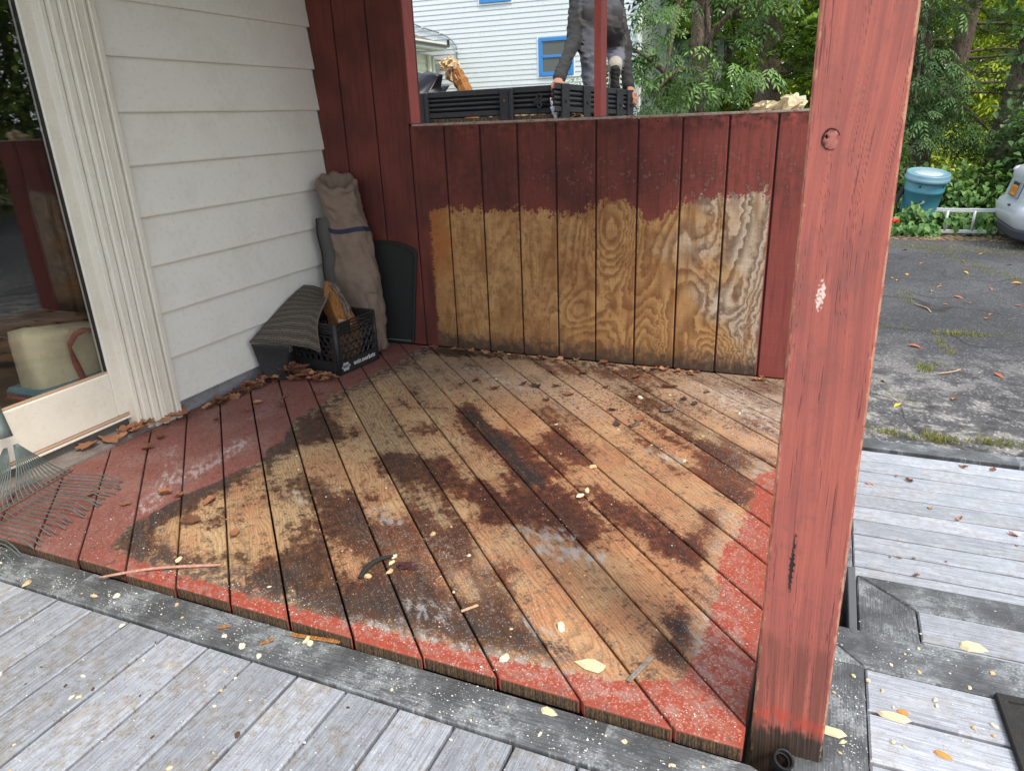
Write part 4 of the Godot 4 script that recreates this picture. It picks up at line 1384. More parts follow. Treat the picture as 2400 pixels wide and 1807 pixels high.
func build_rake() -> void:
	var r := thing("leaf_rake", "old green wire leaf rake standing on its tines at the left", "rake")
	var neck := Vector3(0.092, 0.222, 2.062)
	var st := begin(true)
	tube(st, spline([neck + Vector3(-0.055, 0.15, -0.02), neck + Vector3(-0.032, 0.085, -0.010), neck + Vector3(-0.006, 0.02, 0)], 6), [0.017, 0.018, 0.019, 0.021, 0.023, 0.024], 12, 0.75)
	obj("ferrule", st, M.rake, r)
	st = begin(true)
	tube(st, [neck + Vector3(-0.055, 0.15, -0.02), neck + Vector3(-0.25, 0.78, -0.09) + Vector3(0.06, 0, 0)], 0.013, 10)
	obj("handle", st, M.pale_wood, r)
	var bar_a := Vector3(0.150, 0.052, 1.925)
	var bar_b := Vector3(0.232, 0.052, 2.372)
	var count := 24
	for k in count:
		var f := k / (count - 1.0)
		var tip := Vector3(lerpf(0.326, 0.452, sqrt(f)) - 0.012 * sin(f * 40.0), 0.003, lerpf(1.852, 2.395, f) + 0.006 * sin(f * 55.0))
		var bp := bar_a.lerp(bar_b, f)
		var half := 1.0 if f > 0.5 else -1.0
		var root := neck + Vector3(0.004, -0.012, 0.012 * half + (f - 0.5) * 0.022)
		var elbow := bp.lerp(tip, 0.72) + Vector3(0, 0.016, 0)
		st = begin(true)
		tube(st, spline([root, root.lerp(bp, 0.35) + Vector3(0.004, -0.006, 0), bp, elbow, tip], 13), 0.0024, 5)
		obj("tine", st, M.rake, r)
	st = begin(true)
	var coil := []
	for k in 220:
		var f := k / 219.0
		var a := f * TAU * count * 1.0
		coil.append(bar_a.lerp(bar_b, f) + Vector3(0.006 * cos(a) - 0.004, 0.006 * sin(a), 0))
	tube(st, coil, 0.0021, 4)
	obj("spring_bar", st, M.rake, r)
	for s in [-0.010, 0.009]:
		st = begin(true)
		tube(st, [bar_a + Vector3(s, 0.004, -0.012), bar_b + Vector3(s, 0.004, 0.012)], 0.0024, 6)
		obj("cross_bar", st, M.rust if s > 0 else M.rake, r)

# ---------- small litter ----------
func dry_leaf(sd: int) -> ArrayMesh:     # a curled, lobed dead leaf about 9 cm long
	var r := RandomNumberGenerator.new()
	r.seed = 900 + sd
	var st := begin()
	var lobes := 5 + sd % 3
	var n := 16
	var rim := []
	var mid := []
	var curl := r.randf_range(0.35, 1.15)
	var tw := r.randf_range(-0.8, 0.8)
	for k in n:
		var a := TAU * k / n
		var rad := 0.034 * (1.0 + 0.13 * cos(a * lobes + sd) + r.randf_range(-0.20, 0.22))
		var p := Vector3(cos(a) * rad * 1.45, 0, sin(a) * rad * 0.85)
		var q := p * 0.5
		for v in [p, q]:
			v.y = curl * (v.z * v.z) * 20.0 + tw * v.x * v.z * 14.0 + curl * 6.0 * v.x * v.x + (r.randf_range(-0.006, 0.009) if v == p else 0.0)
			if v.x * v.x + v.z * v.z > q.x * q.x + q.z * q.z + 1e-7:
				rim.append(v)
			else:
				mid.append(v)
	var c := Vector3(0, 0.0, 0)
	for k in n:
		var k2 := (k + 1) % n
		tri(st, c, mid[k2], mid[k])
		quad(st, mid[k], mid[k2], rim[k2], rim[k])
	return commit(st)

func chip(sd: int, flat := 0.25) -> ArrayMesh:        # a torn crumb or flake, one unit across
	var st := begin()
	var r := RandomNumberGenerator.new()
	r.seed = 500 + sd
	var n := 7
	var lo := []
	var hi := []
	for k in n:
		var a := TAU * k / n
		var rad := r.randf_range(0.30, 0.58)
		lo.append(Vector3(cos(a) * rad, 0, sin(a) * rad * 0.8))
		hi.append(Vector3(cos(a) * rad * 0.72, flat * r.randf_range(0.6, 1.3), sin(a) * rad * 0.62))
	for k in n:
		var k2 := (k + 1) % n
		quad(st, lo[k], lo[k2], hi[k2], hi[k])
		tri(st, Vector3(0.05, flat * 1.3, 0), hi[k], hi[k2])
	return commit(st)

func scatter(called: String, label: String, cat: String, group: String, meshes: Array, mats: Array, spots: Array) -> void:   # spots: [position, size, turn]
	for s in spots:
		var o := obj(called, meshes[rng.randi() % meshes.size()], mats[rng.randi() % mats.size()])
		o.position = s[0]
		o.basis = Basis.from_euler(Vector3(rng.randf_range(-0.25, 0.25), s[2], rng.randf_range(-0.25, 0.25))).scaled_local(Vector3(rng.randf_range(0.7, 1.4), rng.randf_range(0.6, 1.1), rng.randf_range(0.7, 1.2)) * s[1])
		tag(o, label, cat, group)

func litter() -> void:
	rng.seed = 41
	var leaves := []
	for k in 7:
		leaves.append(dry_leaf(k))
	var flat_bits := []
	for k in 5:
		flat_bits.append(chip(20 + k, 0.12))
	var browns := [plain(Color(0.588, 0.400, 0.290), 0.85), plain(Color(0.494, 0.322, 0.227), 0.85), plain(Color(0.667, 0.486, 0.361), 0.85), plain(Color(0.408, 0.259, 0.188), 0.9)]
	var spots := []
	# the drift along the wall, deepest before the mat
	for k in 64:
		var z := lerpf(1.24, 0.66, pow(rng.randf(), 0.6))
		var near := sm(1.05, 0.7, z)
		spots.append([Vector3(0.035 + rng.randf() * (0.05 + 0.05 * near), 0.004 + rng.randf() * 0.03 * near, z), rng.randf_range(0.45, 0.85), rng.randf() * TAU])
	scatter("dead_leaf", "curled brown dead leaf in the drift along the white siding", "leaf", "dead leaves drifted along the white wall", leaves, browns, spots)
	spots = []
	for k in 58:
		var f := pow(rng.randf(), 0.8)
		spots.append([Vector3(0.13, 0.006, 0.70).lerp(Vector3(0.40, 0.004, 0.665), f) + Vector3(rng.randfn(0, 0.02), rng.randf() * 0.035 * (1.0 - f), rng.randfn(0, 0.018)), rng.randf_range(0.4, 0.75), rng.randf() * TAU])
	for k in 5:
		spots.append([Vector3(0.155 + 0.02 * k, 0.045 + 0.012 * (k % 3), 0.735 - 0.01 * k), rng.randf_range(0.7, 0.95), rng.randf() * TAU])
	scatter("dead_leaf", "brown dead leaf heaped at the foot of the black milk crate", "leaf", "dead leaves heaped before the crate", leaves, browns, spots)
	spots = []
	for q in [[-0.03, 1.43, 1.15], [-0.045, 1.49, 1.0], [-0.02, 1.53, 1.1], [-0.01, 1.46, 0.95], [0.02, 1.50, 1.0], [-0.03, 1.62, 0.85], [-0.05, 1.70, 0.7], [0.03, 1.40, 0.8], [-0.035, 1.395, 0.9], [0.05, 1.34, 0.7], [0.04, 1.29, 0.85], [0.0, 1.58, 0.7]]:
		spots.append([Vector3(q[0], 0.026, q[1]), q[2], rng.randf() * TAU])
	scatter("dead_leaf", "large curled brown leaf lying on the patio door's sill", "leaf", "large dead leaves on the door sill", leaves, [browns[2], browns[0]], spots)
	spots = []
	for q in [[0.17, 1.60], [0.13, 1.50], [0.30, 1.96], [0.55, 1.86], [0.48, 1.97], [0.75, 1.85], [0.22, 1.28], [0.28, 1.15], [0.33, 0.95], [0.38, 1.04], [0.25, 1.05], [0.45, 0.85], [0.62, 1.86], [0.80, 1.98], [0.99, 1.99]]:
		spots.append([Vector3(q[0], 0.004, q[1]), rng.randf_range(0.35, 0.7), rng.randf() * TAU])
	scatter("dead_leaf", "small torn brown leaf lying on the red boards at the left", "leaf", "torn leaves on the red left boards", leaves, browns, spots)
	spots = []
	for k in 34:
		spots.append([Vector3(rng.randf_range(0.5, 2.45), 0.004, 0.03 + absf(rng.randfn(0, 0.03))), rng.randf_range(0.25, 0.6), rng.randf() * TAU])
	scatter("dead_leaf", "brown leaf scrap at the foot of the scraped red wall", "leaf", "leaf scraps along the red wall", leaves, browns, spots)
	spots = []
	for q in [[1.05, 0.42], [1.1, 0.5], [1.13, 0.45], [1.35, 0.42], [1.42, 0.48], [1.5, 0.4], [1.62, 0.52], [1.75, 0.36], [1.88, 0.42], [1.95, 0.5], [2.05, 0.55], [2.1, 0.42], [2.18, 0.48], [1.85, 0.62], [2.0, 0.7], [1.9, 0.75], [1.55, 0.6], [1.22, 0.55], [1.45, 0.22], [1.6, 0.25], [1.86, 0.2], [2.2, 0.3], [1.98, 0.28]]:
		spots.append([Vector3(q[0] + rng.randfn(0, 0.02), 0.004, q[1] + rng.randfn(0, 0.02)), rng.randf_range(0.3, 0.62), rng.randf() * TAU])
	scatter("dead_leaf", "dark curled leaf scrap on the bare boards at the back of the deck", "leaf", "leaf scraps on the bare back boards", leaves, [browns[1], browns[3], plain(Color(0.275, 0.204, 0.173), 0.9)], spots)
	# two pieces of dark bark at the back right
	for q in [[2.075, 0.565, 0.4, "flat dark bark strip on the back boards, left of a curled leaf", 0.06], [1.98, 0.76, 1.1, "split piece of grey bark lying between the boards near the middle", 0.05]]:
		var st0 := begin()
		box(st0, Vector3.ZERO, Vector3(q[4], 0.009, 0.022), 0.003)
		var o := obj("bark_piece", st0, M.bark, null, Vector3(q[0], 0.006, q[1]))
		o.rotation.y = q[2]
		tag(o, q[3], "bark")
	# pale foam and wood chips
	var chips := []
	for k in 8:
		chips.append(chip(k))
	var creams := [plain(Color(0.831, 0.769, 0.627), 0.8), plain(Color(0.769, 0.675, 0.502), 0.8), plain(Color(0.855, 0.816, 0.722), 0.8)]
	spots = []
	for k in 46:
		var x := rng.randf_range(0.1, 2.62)
		spots.append([Vector3(x, -0.028, rng.randf_range(2.275, 2.38)), 0.006 + 0.024 * pow(rng.randf(), 2.6), rng.randf() * TAU])
	scatter("cream_chip", "cream coloured chip on the dark grey border board at the front", "chip", "cream chips on the dark front border", chips, creams, spots)
	spots = []
	for q in [[1.93, 1.17, 0.035], [1.96, 1.35, 0.03], [1.95, 1.39, 0.035], [1.54, 1.92, 0.03], [2.11, 2.04, 0.03], [2.26, 0.78, 0.02], [1.2, 0.42, 0.02], [1.93, 0.45, 0.03], [2.05, 0.38, 0.02], [2.02, 2.2, 0.03], [1.55, 1.95, 0.03], [1.57, 1.99, 0.028], [1.52, 2.03, 0.03], [1.59, 1.77, 0.03], [1.75, 1.84, 0.02], [2.23, 1.02, 0.02], [1.67, 0.85, 0.018], [2.37, 0.5, 0.02], [1.1, 0.03, 0.02], [0.93, 2.16, 0.03]]:
		spots.append([Vector3(q[0], 0.001, q[1]), q[2], rng.randf() * TAU])
	for k in 26:
		spots.append([Vector3(rng.randf_range(0.7, 2.5), 0.001, rng.randf_range(0.3, 2.2)), rng.randf_range(0.006, 0.013), rng.randf() * TAU])
	scatter("cream_chip", "cream coloured crumb lying on the bare wooden boards", "chip", "cream crumbs on the bare boards", chips, creams, spots)
	spots = []
	for k in 40:
		spots.append([Vector3(rng.randf_range(0.5, 2.6), -0.034, rng.randf_range(2.4, 3.0)), rng.randf_range(0.007, 0.016), rng.randf() * TAU])
	scatter("cream_chip", "cream crumb on the light grey boards in front of the border", "chip", "cream crumbs on the light grey front boards", chips, creams, spots)
	spots = []
	for k in 34:
		spots.append([Vector3(rng.randf_range(2.69, 3.15), -0.034, rng.randf_range(1.76, 2.35)), rng.randf_range(0.006, 0.018), rng.randf() * TAU])
	scatter("cream_chip", "cream crumb on the grey decking right of the red post", "chip", "cream crumbs right of the post", chips, creams, spots)
	spots = []
	for k in 16:
		spots.append([Vector3(rng.randf_range(0.55, 1.9), -0.034, rng.randf_range(2.4, 2.85)), 0.008 + 0.02 * pow(rng.randf(), 2.0), rng.randf() * TAU])
	scatter("leaf_scrap", "small dark leaf scrap on the light grey boards at the front left", "leaf", "leaf scraps on the front grey boards", flat_bits, [browns[3], plain(Color(0.329, 0.235, 0.180), 0.9)], spots)
	spots = []
	for k in 16:
		spots.append([Vector3(rng.randf_range(2.9, 3.5), -0.368, rng.randf_range(-0.1, 1.0)), 0.12 + 0.34 * pow(rng.randf(), 1.6), rng.randf() * TAU])
	scatter("leaf_scrap", "brown leaf scrap on the pale grey lower deck boards", "leaf", "leaf scraps on the lower deck", leaves, browns, spots)
	# larger single flakes
	for q in [[2.225, 0.001, 2.145, 0.085, "large cream foam flake on the bare boards near the front right corner"], [2.16, -0.028, 2.285, 0.042, "curved cream foam scrap on the dark border below the deck's front edge"], [2.862, -0.034, 2.03, 0.06, "long cream wood scrap lying over a gap in the right grey boards"], [3.05, -0.034, 1.728, 0.075, "mottled yellow flake on the dark grey border right of the post"],
		[2.735, -0.034, 2.12, 0.06, "speckled tan flake beside the red post's foot"], [2.95, -0.034, 2.10, 0.035, "curled orange brown flake on the right grey boards"], [2.885, -0.034, 2.005, 0.03, "orange crumb at the end of the long cream scrap"]]:
		var o := obj("foam_flake", chip(40 + int(q[3] * 1000) % 9, 0.10), creams[0] if q[3] != 0.035 and q[3] != 0.03 else plain(Color(0.808, 0.549, 0.275), 0.8), null, Vector3(q[0], q[1], q[2]))
		o.basis = Basis(Vector3.UP, q[3] * 60.0).scaled(Vector3(q[3] * 1.25, q[3] * 0.8, q[3] * 0.6))
		tag(o, q[4], "flake")
	# two torn foam lumps on the wall's cap
	for q in [[2.325, "long torn cream foam lump on the red wall's cap, left one", Vector3(0.055, 0.018, 0.03), 3], [2.437, "peaked torn cream foam lump on the red wall's cap, right one", Vector3(0.052, 0.030, 0.03), 4]]:
		var o := thing("foam_lump", q[1], "foam lump", Vector3(q[0], 1.2, -0.05))
		var st := begin()
		blob(st, Vector3(0, q[2].y * 0.75, 0), q[2], 0.55, q[3], 7)
		obj("lump", st, creams[0], o)
		st = begin()
		blob(st, Vector3(0.01, q[2].y * 1.2, 0.004), q[2] * Vector3(0.5, 0.7, 0.5), 0.7, q[3] + 5, 6)
		obj("torn_top", st, creams[2], o)
	# the stick, the bent rubber piece, slivers of wood
	var sk := thing("wood_stick", "long thin weathered stick lying across the red front edge at the left", "stick")
	var st1 := begin(true)
	tube(st1, spline([Vector3(0.755, -0.012, 2.295), Vector3(0.90, 0.006, 2.222), Vector3(1.077, 0.006, 2.138)], 12), [0.004, 0.005, 0.0055, 0.005, 0.006, 0.0055, 0.006, 0.0055, 0.006, 0.006, 0.0055, 0.005], 6, 0.7)
	obj("stick", st1, triplanar(textured(grime(Color(0.690, 0.502, 0.431), Color(0.808, 0.745, 0.690), Color(0.588, 0.275, 0.235), 1.0, 150, 0.9, 256), 0.9, 0.05), Vector3(8, 8, 8)), sk)
	var hose := thing("rubber_strip", "bent black rubber strip on the dark stained boards", "rubber strip")
	st1 = begin(true)
	tube(st1, spline([Vector3(1.508, 0.006, 2.050), Vector3(1.500, 0.008, 2.00), Vector3(1.512, 0.009, 1.955), Vector3(1.540, 0.008, 1.925)], 14), [0.007, 0.008, 0.009, 0.009, 0.009, 0.009, 0.009, 0.009, 0.008, 0.008, 0.008, 0.007, 0.006, 0.004], 8, 0.7)
	obj("strip", st1, M.dark, hose)
	var sc := thing("purple_scrap", "dark purple scrap lying beside the bent black rubber strip", "scrap", Vector3(1.60, 0.002, 1.955))
	st1 = begin()
	blob(st1, Vector3(0, 0.004, 0), Vector3(0.032, 0.006, 0.016), 0.5, 12, 6, Basis(Vector3.UP, 0.3))
	obj("scrap", st1, plain(Color(0.259, 0.118, 0.133), 0.6), sc)
	for q in [[1.86, 2.06, 0.9, 0.05, "pale wood sliver in the middle of the front boards"], [2.33, 2.12, 1.25, 0.10, "grey splinter lying across the red front corner"], [1.52, 2.275, 0.15, 0.14, "long torn wood sliver along the deck's front edge"], [1.41, 2.33, 0.9, 0.035, "short brown sliver on the dark border board"], [1.26, 2.325, 0.6, 0.03, "small orange sliver on the dark border board"]]:
		var o := thing("wood_sliver", q[4], "sliver", Vector3(q[0], 0.001 if q[1] < 2.25 else -0.027, q[1]), q[2])
		st1 = begin()
		box(st1, Vector3(0, 0.003, 0), Vector3(q[3], 0.005, 0.008 if q[3] < 0.09 else 0.012), 0.0015)
		obj("sliver", st1, [M.pale_wood, M.sill, M.split_wood, M.split_wood, M.split_wood][[0.05, 0.10, 0.14, 0.035, 0.03].find(q[3])], o)
	# the door mat at the right edge
	var dm := thing("door_mat", "black ribbed rubber door mat at the lower right on the grey deck", "mat", Vector3(3.071, -0.0345, 1.885), 0.05)
	st1 = begin()
	box(st1, Vector3(0.42, 0.005, 0.28), Vector3(0.84, 0.008, 0.56), 0.003)
	obj("base", st1, M.rubber, dm)
	st1 = begin()
	for q in [[0.42, 0.012, 0.82, 0.02], [0.42, 0.548, 0.82, 0.02], [0.42, 0.06, 0.70, 0.012], [0.42, 0.50, 0.70, 0.012]]:
		box(st1, Vector3(q[0], 0.011, q[1]), Vector3(q[2], 0.006, q[3]), 0.002)
	for q in [[0.012, 0.28, 0.02, 0.556], [0.828, 0.28, 0.02, 0.556], [0.07, 0.28, 0.012, 0.45]]:
		box(st1, Vector3(q[0], 0.0112, q[1]), Vector3(q[2], 0.006, q[3]), 0.002)
	obj("raised_rim", st1, M.rubber, dm)
	# sawdust: thousands of flecks
	var where := []
	var tint := []
	var rows := [[0.1, 2.62, 2.27, 2.38, -0.0285, 2600], [0.8, 2.5, 2.19, 2.256, 0.0005, 750], [2.42, 2.57, 1.2, 2.24, 0.0005, 380], [2.1, 2.57, 0.1, 1.1, 0.0005, 1100], [1.1, 2.4, 1.2, 2.2, 0.0005, 1500], [0.9, 2.4, 0.02, 0.9, 0.0005, 1000], [2.67, 2.81, 1.76, 2.35, -0.0345, 1300], [2.81, 3.2, 1.76, 2.3, -0.0345, 700], [0.6, 2.6, 2.39, 2.9, -0.0345, 1500], [2.70, 2.84, 0.2, 1.6, -0.3695, 400], [2.83, 3.3, 1.25, 1.6, -0.1995, 300], [0.3, 1.0, 1.9, 2.25, 0.0005, 500]]
	var clump := noise(5.0, 3, 155)
	for q in rows:
		for k in q[5]:
			var px := rng.randf_range(q[0], q[1])
			var pz := rng.randf_range(q[2], q[3])
			if clump.get_noise_2d(px, pz) + rng.randf_range(-0.45, 0.15) < -0.05:
				continue
			var s := 0.0009 + 0.0034 * pow(rng.randf(), 2.2) * (1.6 if rng.randf() < 0.08 else 1.0)
			where.append(Transform3D(Basis.from_euler(Vector3(rng.randf_range(-0.4, 0.4), rng.randf() * TAU, rng.randf_range(-0.4, 0.4))).scaled(Vector3(s * rng.randf_range(0.7, 2.2), s * 0.7, s)), Vector3(px, q[4], pz)))
			tint.append(Color(0.80, 0.74, 0.62).lerp(Color(0.80, 0.84, 0.86), rng.randf()) * rng.randf_range(0.7, 1.0))
	var dust := many("sawdust", chip(3, 0.4), M.dry, where, tint)
	dust.set_meta("kind", "stuff")
	where = []
	tint = []
	for k in 4200:      # dark grit, bits of leaf and bark
		var p := Vector3(rng.randf_range(0.1, 2.5), 0.0008, rng.randf_range(0.02, 2.2))
		if k < 1300:
			p = Vector3(rng.randf_range(0.4, 2.5), 0.0008, absf(rng.randfn(0, 0.10)) + 0.012) if k % 2 else Vector3(absf(rng.randfn(0, 0.06)) + 0.01, 0.0008, rng.randf_range(0.6, 1.5))
		elif k > 2150:
			p = Vector3(1.9 + rng.randfn(0, 0.38), 0.0008, 0.5 + rng.randfn(0, 0.17))
			if p.x > 2.56 or p.z < 0.01:
				continue
		var s := rng.randf_range(0.002, 0.009)
		where.append(Transform3D(Basis.from_euler(Vector3(rng.randf_range(-0.4, 0.4), rng.randf() * TAU, rng.randf_range(-0.4, 0.4))).scaled(Vector3(s * rng.randf_range(0.8, 2.4), s * 0.4, s * 0.7)), p))
		tint.append(Color(0.10, 0.06, 0.04).lerp(Color(0.24, 0.13, 0.07), rng.randf()))
	var grit := many("leaf_crumbs", chip(5, 0.4), M.dry, where, tint)
	grit.set_meta("kind", "stuff")

# ---------- the yard ----------
const GY := -0.43
const HOUSE_P := Vector3(-3.2, 0, -12.92)
const HOUSE_D := Vector3(0.99595, 0, -0.08988)

func build_ground() -> void:
	var g := begin()
	quad(g, Vector3(-400, GY - 0.03, 400), Vector3(-400, GY - 0.03, -400), Vector3(400, GY - 0.03, -400), Vector3(400, GY - 0.03, 400))
	struct("ground", g, triplanar(textured(grime(Color(0.329, 0.290, 0.196), Color(0.290, 0.345, 0.173), Color(0.471, 0.384, 0.275), 1.0, 161, 0.9, 512), 0.95, 0.4), Vector3(0.35, 0.35, 0.35)))
	# the asphalt drive; the part near the deck carries its own picture
	var st := begin()
	var n := noise(0.8, 3, 163)
	var back := []
	for k in 41:
		var x := 2.0 + 0.15 * k
		back.append(Vector3(x, GY, -7.05 + 0.16 * n.get_noise_1d(x * 2.0) + 0.05 * n.get_noise_1d(x * 9.0)))
	for k in 40:
		for v in [back[k], Vector3(back[k + 1].x, GY, 1.0), Vector3(back[k].x, GY, 1.0), back[k], back[k + 1], Vector3(back[k + 1].x, GY, 1.0)]:
			st.set_uv(Vector2((v.x - 2.0) / 6.0, (v.z + 8.0) / 9.0))
			st.add_vertex(v)
	struct("driveway", st, M.asphalt)
	st = begin()
	quad(st, Vector3(-9, GY - 0.004, 0.0), Vector3(-9, GY - 0.004, -7.0), Vector3(1.999, GY - 0.004, -7.0), Vector3(1.999, GY - 0.004, 0.0))
	quad(st, Vector3(8.001, GY - 0.004, 9.0), Vector3(8.001, GY - 0.004, -7.0), Vector3(16, GY - 0.004, -7.0), Vector3(16, GY - 0.004, 9.0))
	quad(st, Vector3(4.9, GY - 0.004, 9.0), Vector3(4.9, GY - 0.004, 1.001), Vector3(8.0, GY - 0.004, 1.001), Vector3(8.0, GY - 0.004, 9.0))
	struct("driveway", st, triplanar(textured(grime(Color(0.235, 0.231, 0.247), Color(0.290, 0.282, 0.290), Color(0.510, 0.494, 0.471), 1.0, 165, 0.7, 256), 0.9, 0.2), Vector3(0.8, 0.8, 0.8)))

func hp(s: float, y: float, out := 0.0) -> Vector3:      # a point on the neighbour's wall: metres along it, height, metres out of it
	return HOUSE_P + HOUSE_D * s + Vector3(0, y, 0) + Vector3(0.08988, 0, 0.99595) * out

func slab(st: SurfaceTool, s0: float, s1: float, y0: float, y1: float, o0: float, o1: float, bev := 0.003) -> void:
	box(st, hp((s0 + s1) / 2, (y0 + y1) / 2, (o0 + o1) / 2), Vector3(s1 - s0, y1 - y0, o1 - o0), bev, Basis(Vector3.UP, 0.09))

func slab_obj(called: String, s0: float, s1: float, y0: float, y1: float, o0: float, o1: float, m: Material, parent: Node3D) -> MeshInstance3D:
	var st := begin()
	slab(st, s0, s1, y0, y1, o0, o1)
	return obj(called, st, m, parent)

func build_neighbour() -> void:
	var h := thing("neighbour_house", "white clapboard house with bright blue window frames behind the truck", "house")
	var dirty := triplanar(textured(grime(Color(0.800, 0.827, 0.843), Color(0.776, 0.804, 0.804), Color(0.706, 0.737, 0.675), 1.0, 171, 0.6), 0.5, 0.0), Vector3(0.25, 0.4, 0.25))
	slab_obj("wall", -12.0, 1.79, GY - 0.02, 6.5, -7.0, -0.016, dirty, h)
	# clapboards, one by one where they are seen
	var n := 0
	var y := 0.985
	while y < 4.3:
		var split := -2.6 + fmod(n * 1.37, 3.6)
		for part in [[-8.0, split - 0.0015], [split + 0.0015, 1.78]]:
			if part[1] - part[0] < 0.1:
				continue
			var st := begin()
			var a := hp(part[0], y, 0.004)
			var b := hp(part[1], y, 0.004)
			var c := hp(part[1], y + 0.107, -0.010)
			var d := hp(part[0], y + 0.107, -0.010)
			quad(st, a, d, c, b)
			quad(st, a, b, hp(part[1], y, -0.015), hp(part[0], y, -0.015))
			quad(st, a, hp(part[0], y, -0.015), hp(part[0], y + 0.107, -0.015), d)
			quad(st, b, c, hp(part[1], y + 0.107, -0.015), hp(part[1], y, -0.015))
			obj("clapboard", st, dirty, h)
		y += 0.1042
		n += 1
	slab_obj("corner_trim", 1.785, 1.86, GY, 6.5, -0.06, 0.012, M.far_siding, h)
	var st := begin(true)
	tube(st, [hp(1.80, 0.2, 0.05), hp(1.80, 5.8, 0.05)], 0.035, 8)
	obj("downspout", st, M.far_siding, h)
	var blue := plain(Color(0.204, 0.502, 0.769), 0.45)
	var pane := plain(Color(0.361, 0.376, 0.369), 0.12)
	for w in [[-0.411, 0.378, 2.066, 2.842], [-1.752, -1.01, 3.624, 4.40]]:
		var f := Node3D.new()
		f.name = "window"
		h.add_child(f, true)
		slab_obj("frame", w[0], w[0] + 0.075, w[2], w[3], 0.0, 0.035, blue, f)
		slab_obj("frame", w[1] - 0.075, w[1], w[2], w[3], 0.0, 0.035, blue, f)
		slab_obj("frame", w[0] + 0.0755, w[1] - 0.0755, w[3] - 0.07, w[3], 0.0, 0.034, blue, f)
		slab_obj("sill", w[0] + 0.0755, w[1] - 0.0755, w[2], w[2] + 0.082, 0.0, 0.045, blue, f)
		slab_obj("meeting_rail", w[0] + 0.0755, w[1] - 0.0755, w[2] + 0.375, w[2] + 0.428, 0.0, 0.026, blue, f)
		slab_obj("pane", w[0] + 0.07, w[1] - 0.07, w[2] + 0.08, w[2] + 0.38, -0.002, 0.006, pane, f)
		slab_obj("pane", w[0] + 0.07, w[1] - 0.07, w[2] + 0.42, w[3] - 0.06, -0.002, 0.010, pane, f)
		slab_obj("stop", w[0] + 0.06, w[0] + 0.09, w[2] + 0.07, w[3] - 0.06, 0.004, 0.022, plain(Color(0.282, 0.573, 0.816), 0.4), f)
		slab_obj("trim", w[0] - 0.035, w[0] - 0.003, w[2] - 0.04, w[3] + 0.05, 0.0, 0.018, M.far_siding, f)
		slab_obj("trim", w[1] + 0.003, w[1] + 0.035, w[2] - 0.04, w[3] + 0.05, 0.0, 0.018, M.far_siding, f)
		slab_obj("trim", w[0] - 0.003, w[1] + 0.003, w[2] - 0.04, w[2] - 0.004, 0.0, 0.018, M.far_siding, f)
	# conduit bending down the wall
	st = begin(true)
	tube(st, spline([hp(-3.9, 3.52, 0.03), hp(-3.384, 3.334, 0.03), hp(-3.166, 3.244, 0.03), hp(-2.73, 3.094, 0.03), hp(-2.51, 2.97, 0.03), hp(-2.39, 2.842, 0.03), hp(-2.356, 2.73, 0.03), hp(-2.362, 2.40, 0.03), hp(-2.37, 1.2, 0.03)], 40), 0.013, 8)
	obj("conduit", st, plain(Color(0.471, 0.494, 0.518), 0.5, 0.3), h)
	for q in [[-3.166, 3.247], [-2.73, 3.097], [-2.357, 2.70], [-2.365, 2.36]]:
		st = begin()
		slab(st, q[0] - 0.022, q[0] + 0.022, q[1] - 0.012, q[1] + 0.012, 0.0, 0.05, 0.002)
		obj("conduit_clip", st, M.far_siding, h)
	# the low annex at its left, seen from its end
	var a := thing("annex", "low cream white annex with a mossy roof edge at the house's left", "annex")
	var cream := plain(Color(0.839, 0.855, 0.769), 0.6)
	box_obj("wall", Vector3(-9.0, GY, -12.35), Vector3(-6.045, 2.64, -9.2), cream, a, 0.0)
	var yy := 0.75
	while yy < 2.5:
		st = begin()
		var x := -6.03
		quad(st, Vector3(x, yy, -12.34), Vector3(x - 0.022, yy + 0.158, -12.34), Vector3(x - 0.022, yy + 0.158, -9.21), Vector3(x, yy, -9.21))
		quad(st, Vector3(x, yy, -12.34), Vector3(x, yy, -9.21), Vector3(x - 0.03, yy, -9.21), Vector3(x - 0.03, yy, -12.34))
		obj("clapboard", st, cream, a)
		yy += 0.1545
	box_obj("downspout", Vector3(-6.02, 0.0, -12.19), Vector3(-5.95, 2.62, -12.11), cream, a, 0.01)
	box_obj("corner_trim", Vector3(-6.06, GY, -12.44), Vector3(-5.995, 2.6, -12.36), cream, a, 0.003)
	st = begin()
	box(st, Vector3(-5.70, 2.79, -11.0), Vector3(0.03, 0.15, 2.95), 0.003)
	obj("fascia", st, plain(Color(0.847, 0.886, 0.863), 0.6), a)
	st = begin()
	box(st, Vector3(-5.88, 2.725, -11.0), Vector3(0.33, 0.012, 2.9), 0.0)
	obj("soffit", st, cream, a)
	st = begin()
	box(st, Vector3(-7.30, 3.34, -11.0), Vector3(3.5, 0.05, 3.05), 0.004, Basis(Vector3.BACK, -0.32))
	obj("roof", st, triplanar(textured(grime(Color(0.431, 0.408, 0.376), Color(0.361, 0.329, 0.235), Color(0.235, 0.212, 0.157), 1.0, 174, 0.9, 256), 0.95, 0.4), Vector3(1.5, 1.5, 1.5)), a)
	st = begin()
	box(st, Vector3(-5.655, 2.86, -12.50), Vector3(0.05, 0.14, 0.04), 0.004)
	obj("roof_end_cap", st, M.dark, a)
	# white porch wing behind the ash tree
	var p := thing("white_porch", "white boarded porch with a square column seen behind the leafy trunk", "porch")
	var vw := plain(Color(0.847, 0.878, 0.894), 0.55)
	for k in 14:
		box_obj("wall_board", Vector3(-4.6 + 0.245 * k, GY, -20.60), Vector3(-4.6 + 0.245 * k + 0.238, 3.05, -20.5), vw, p, 0.006)
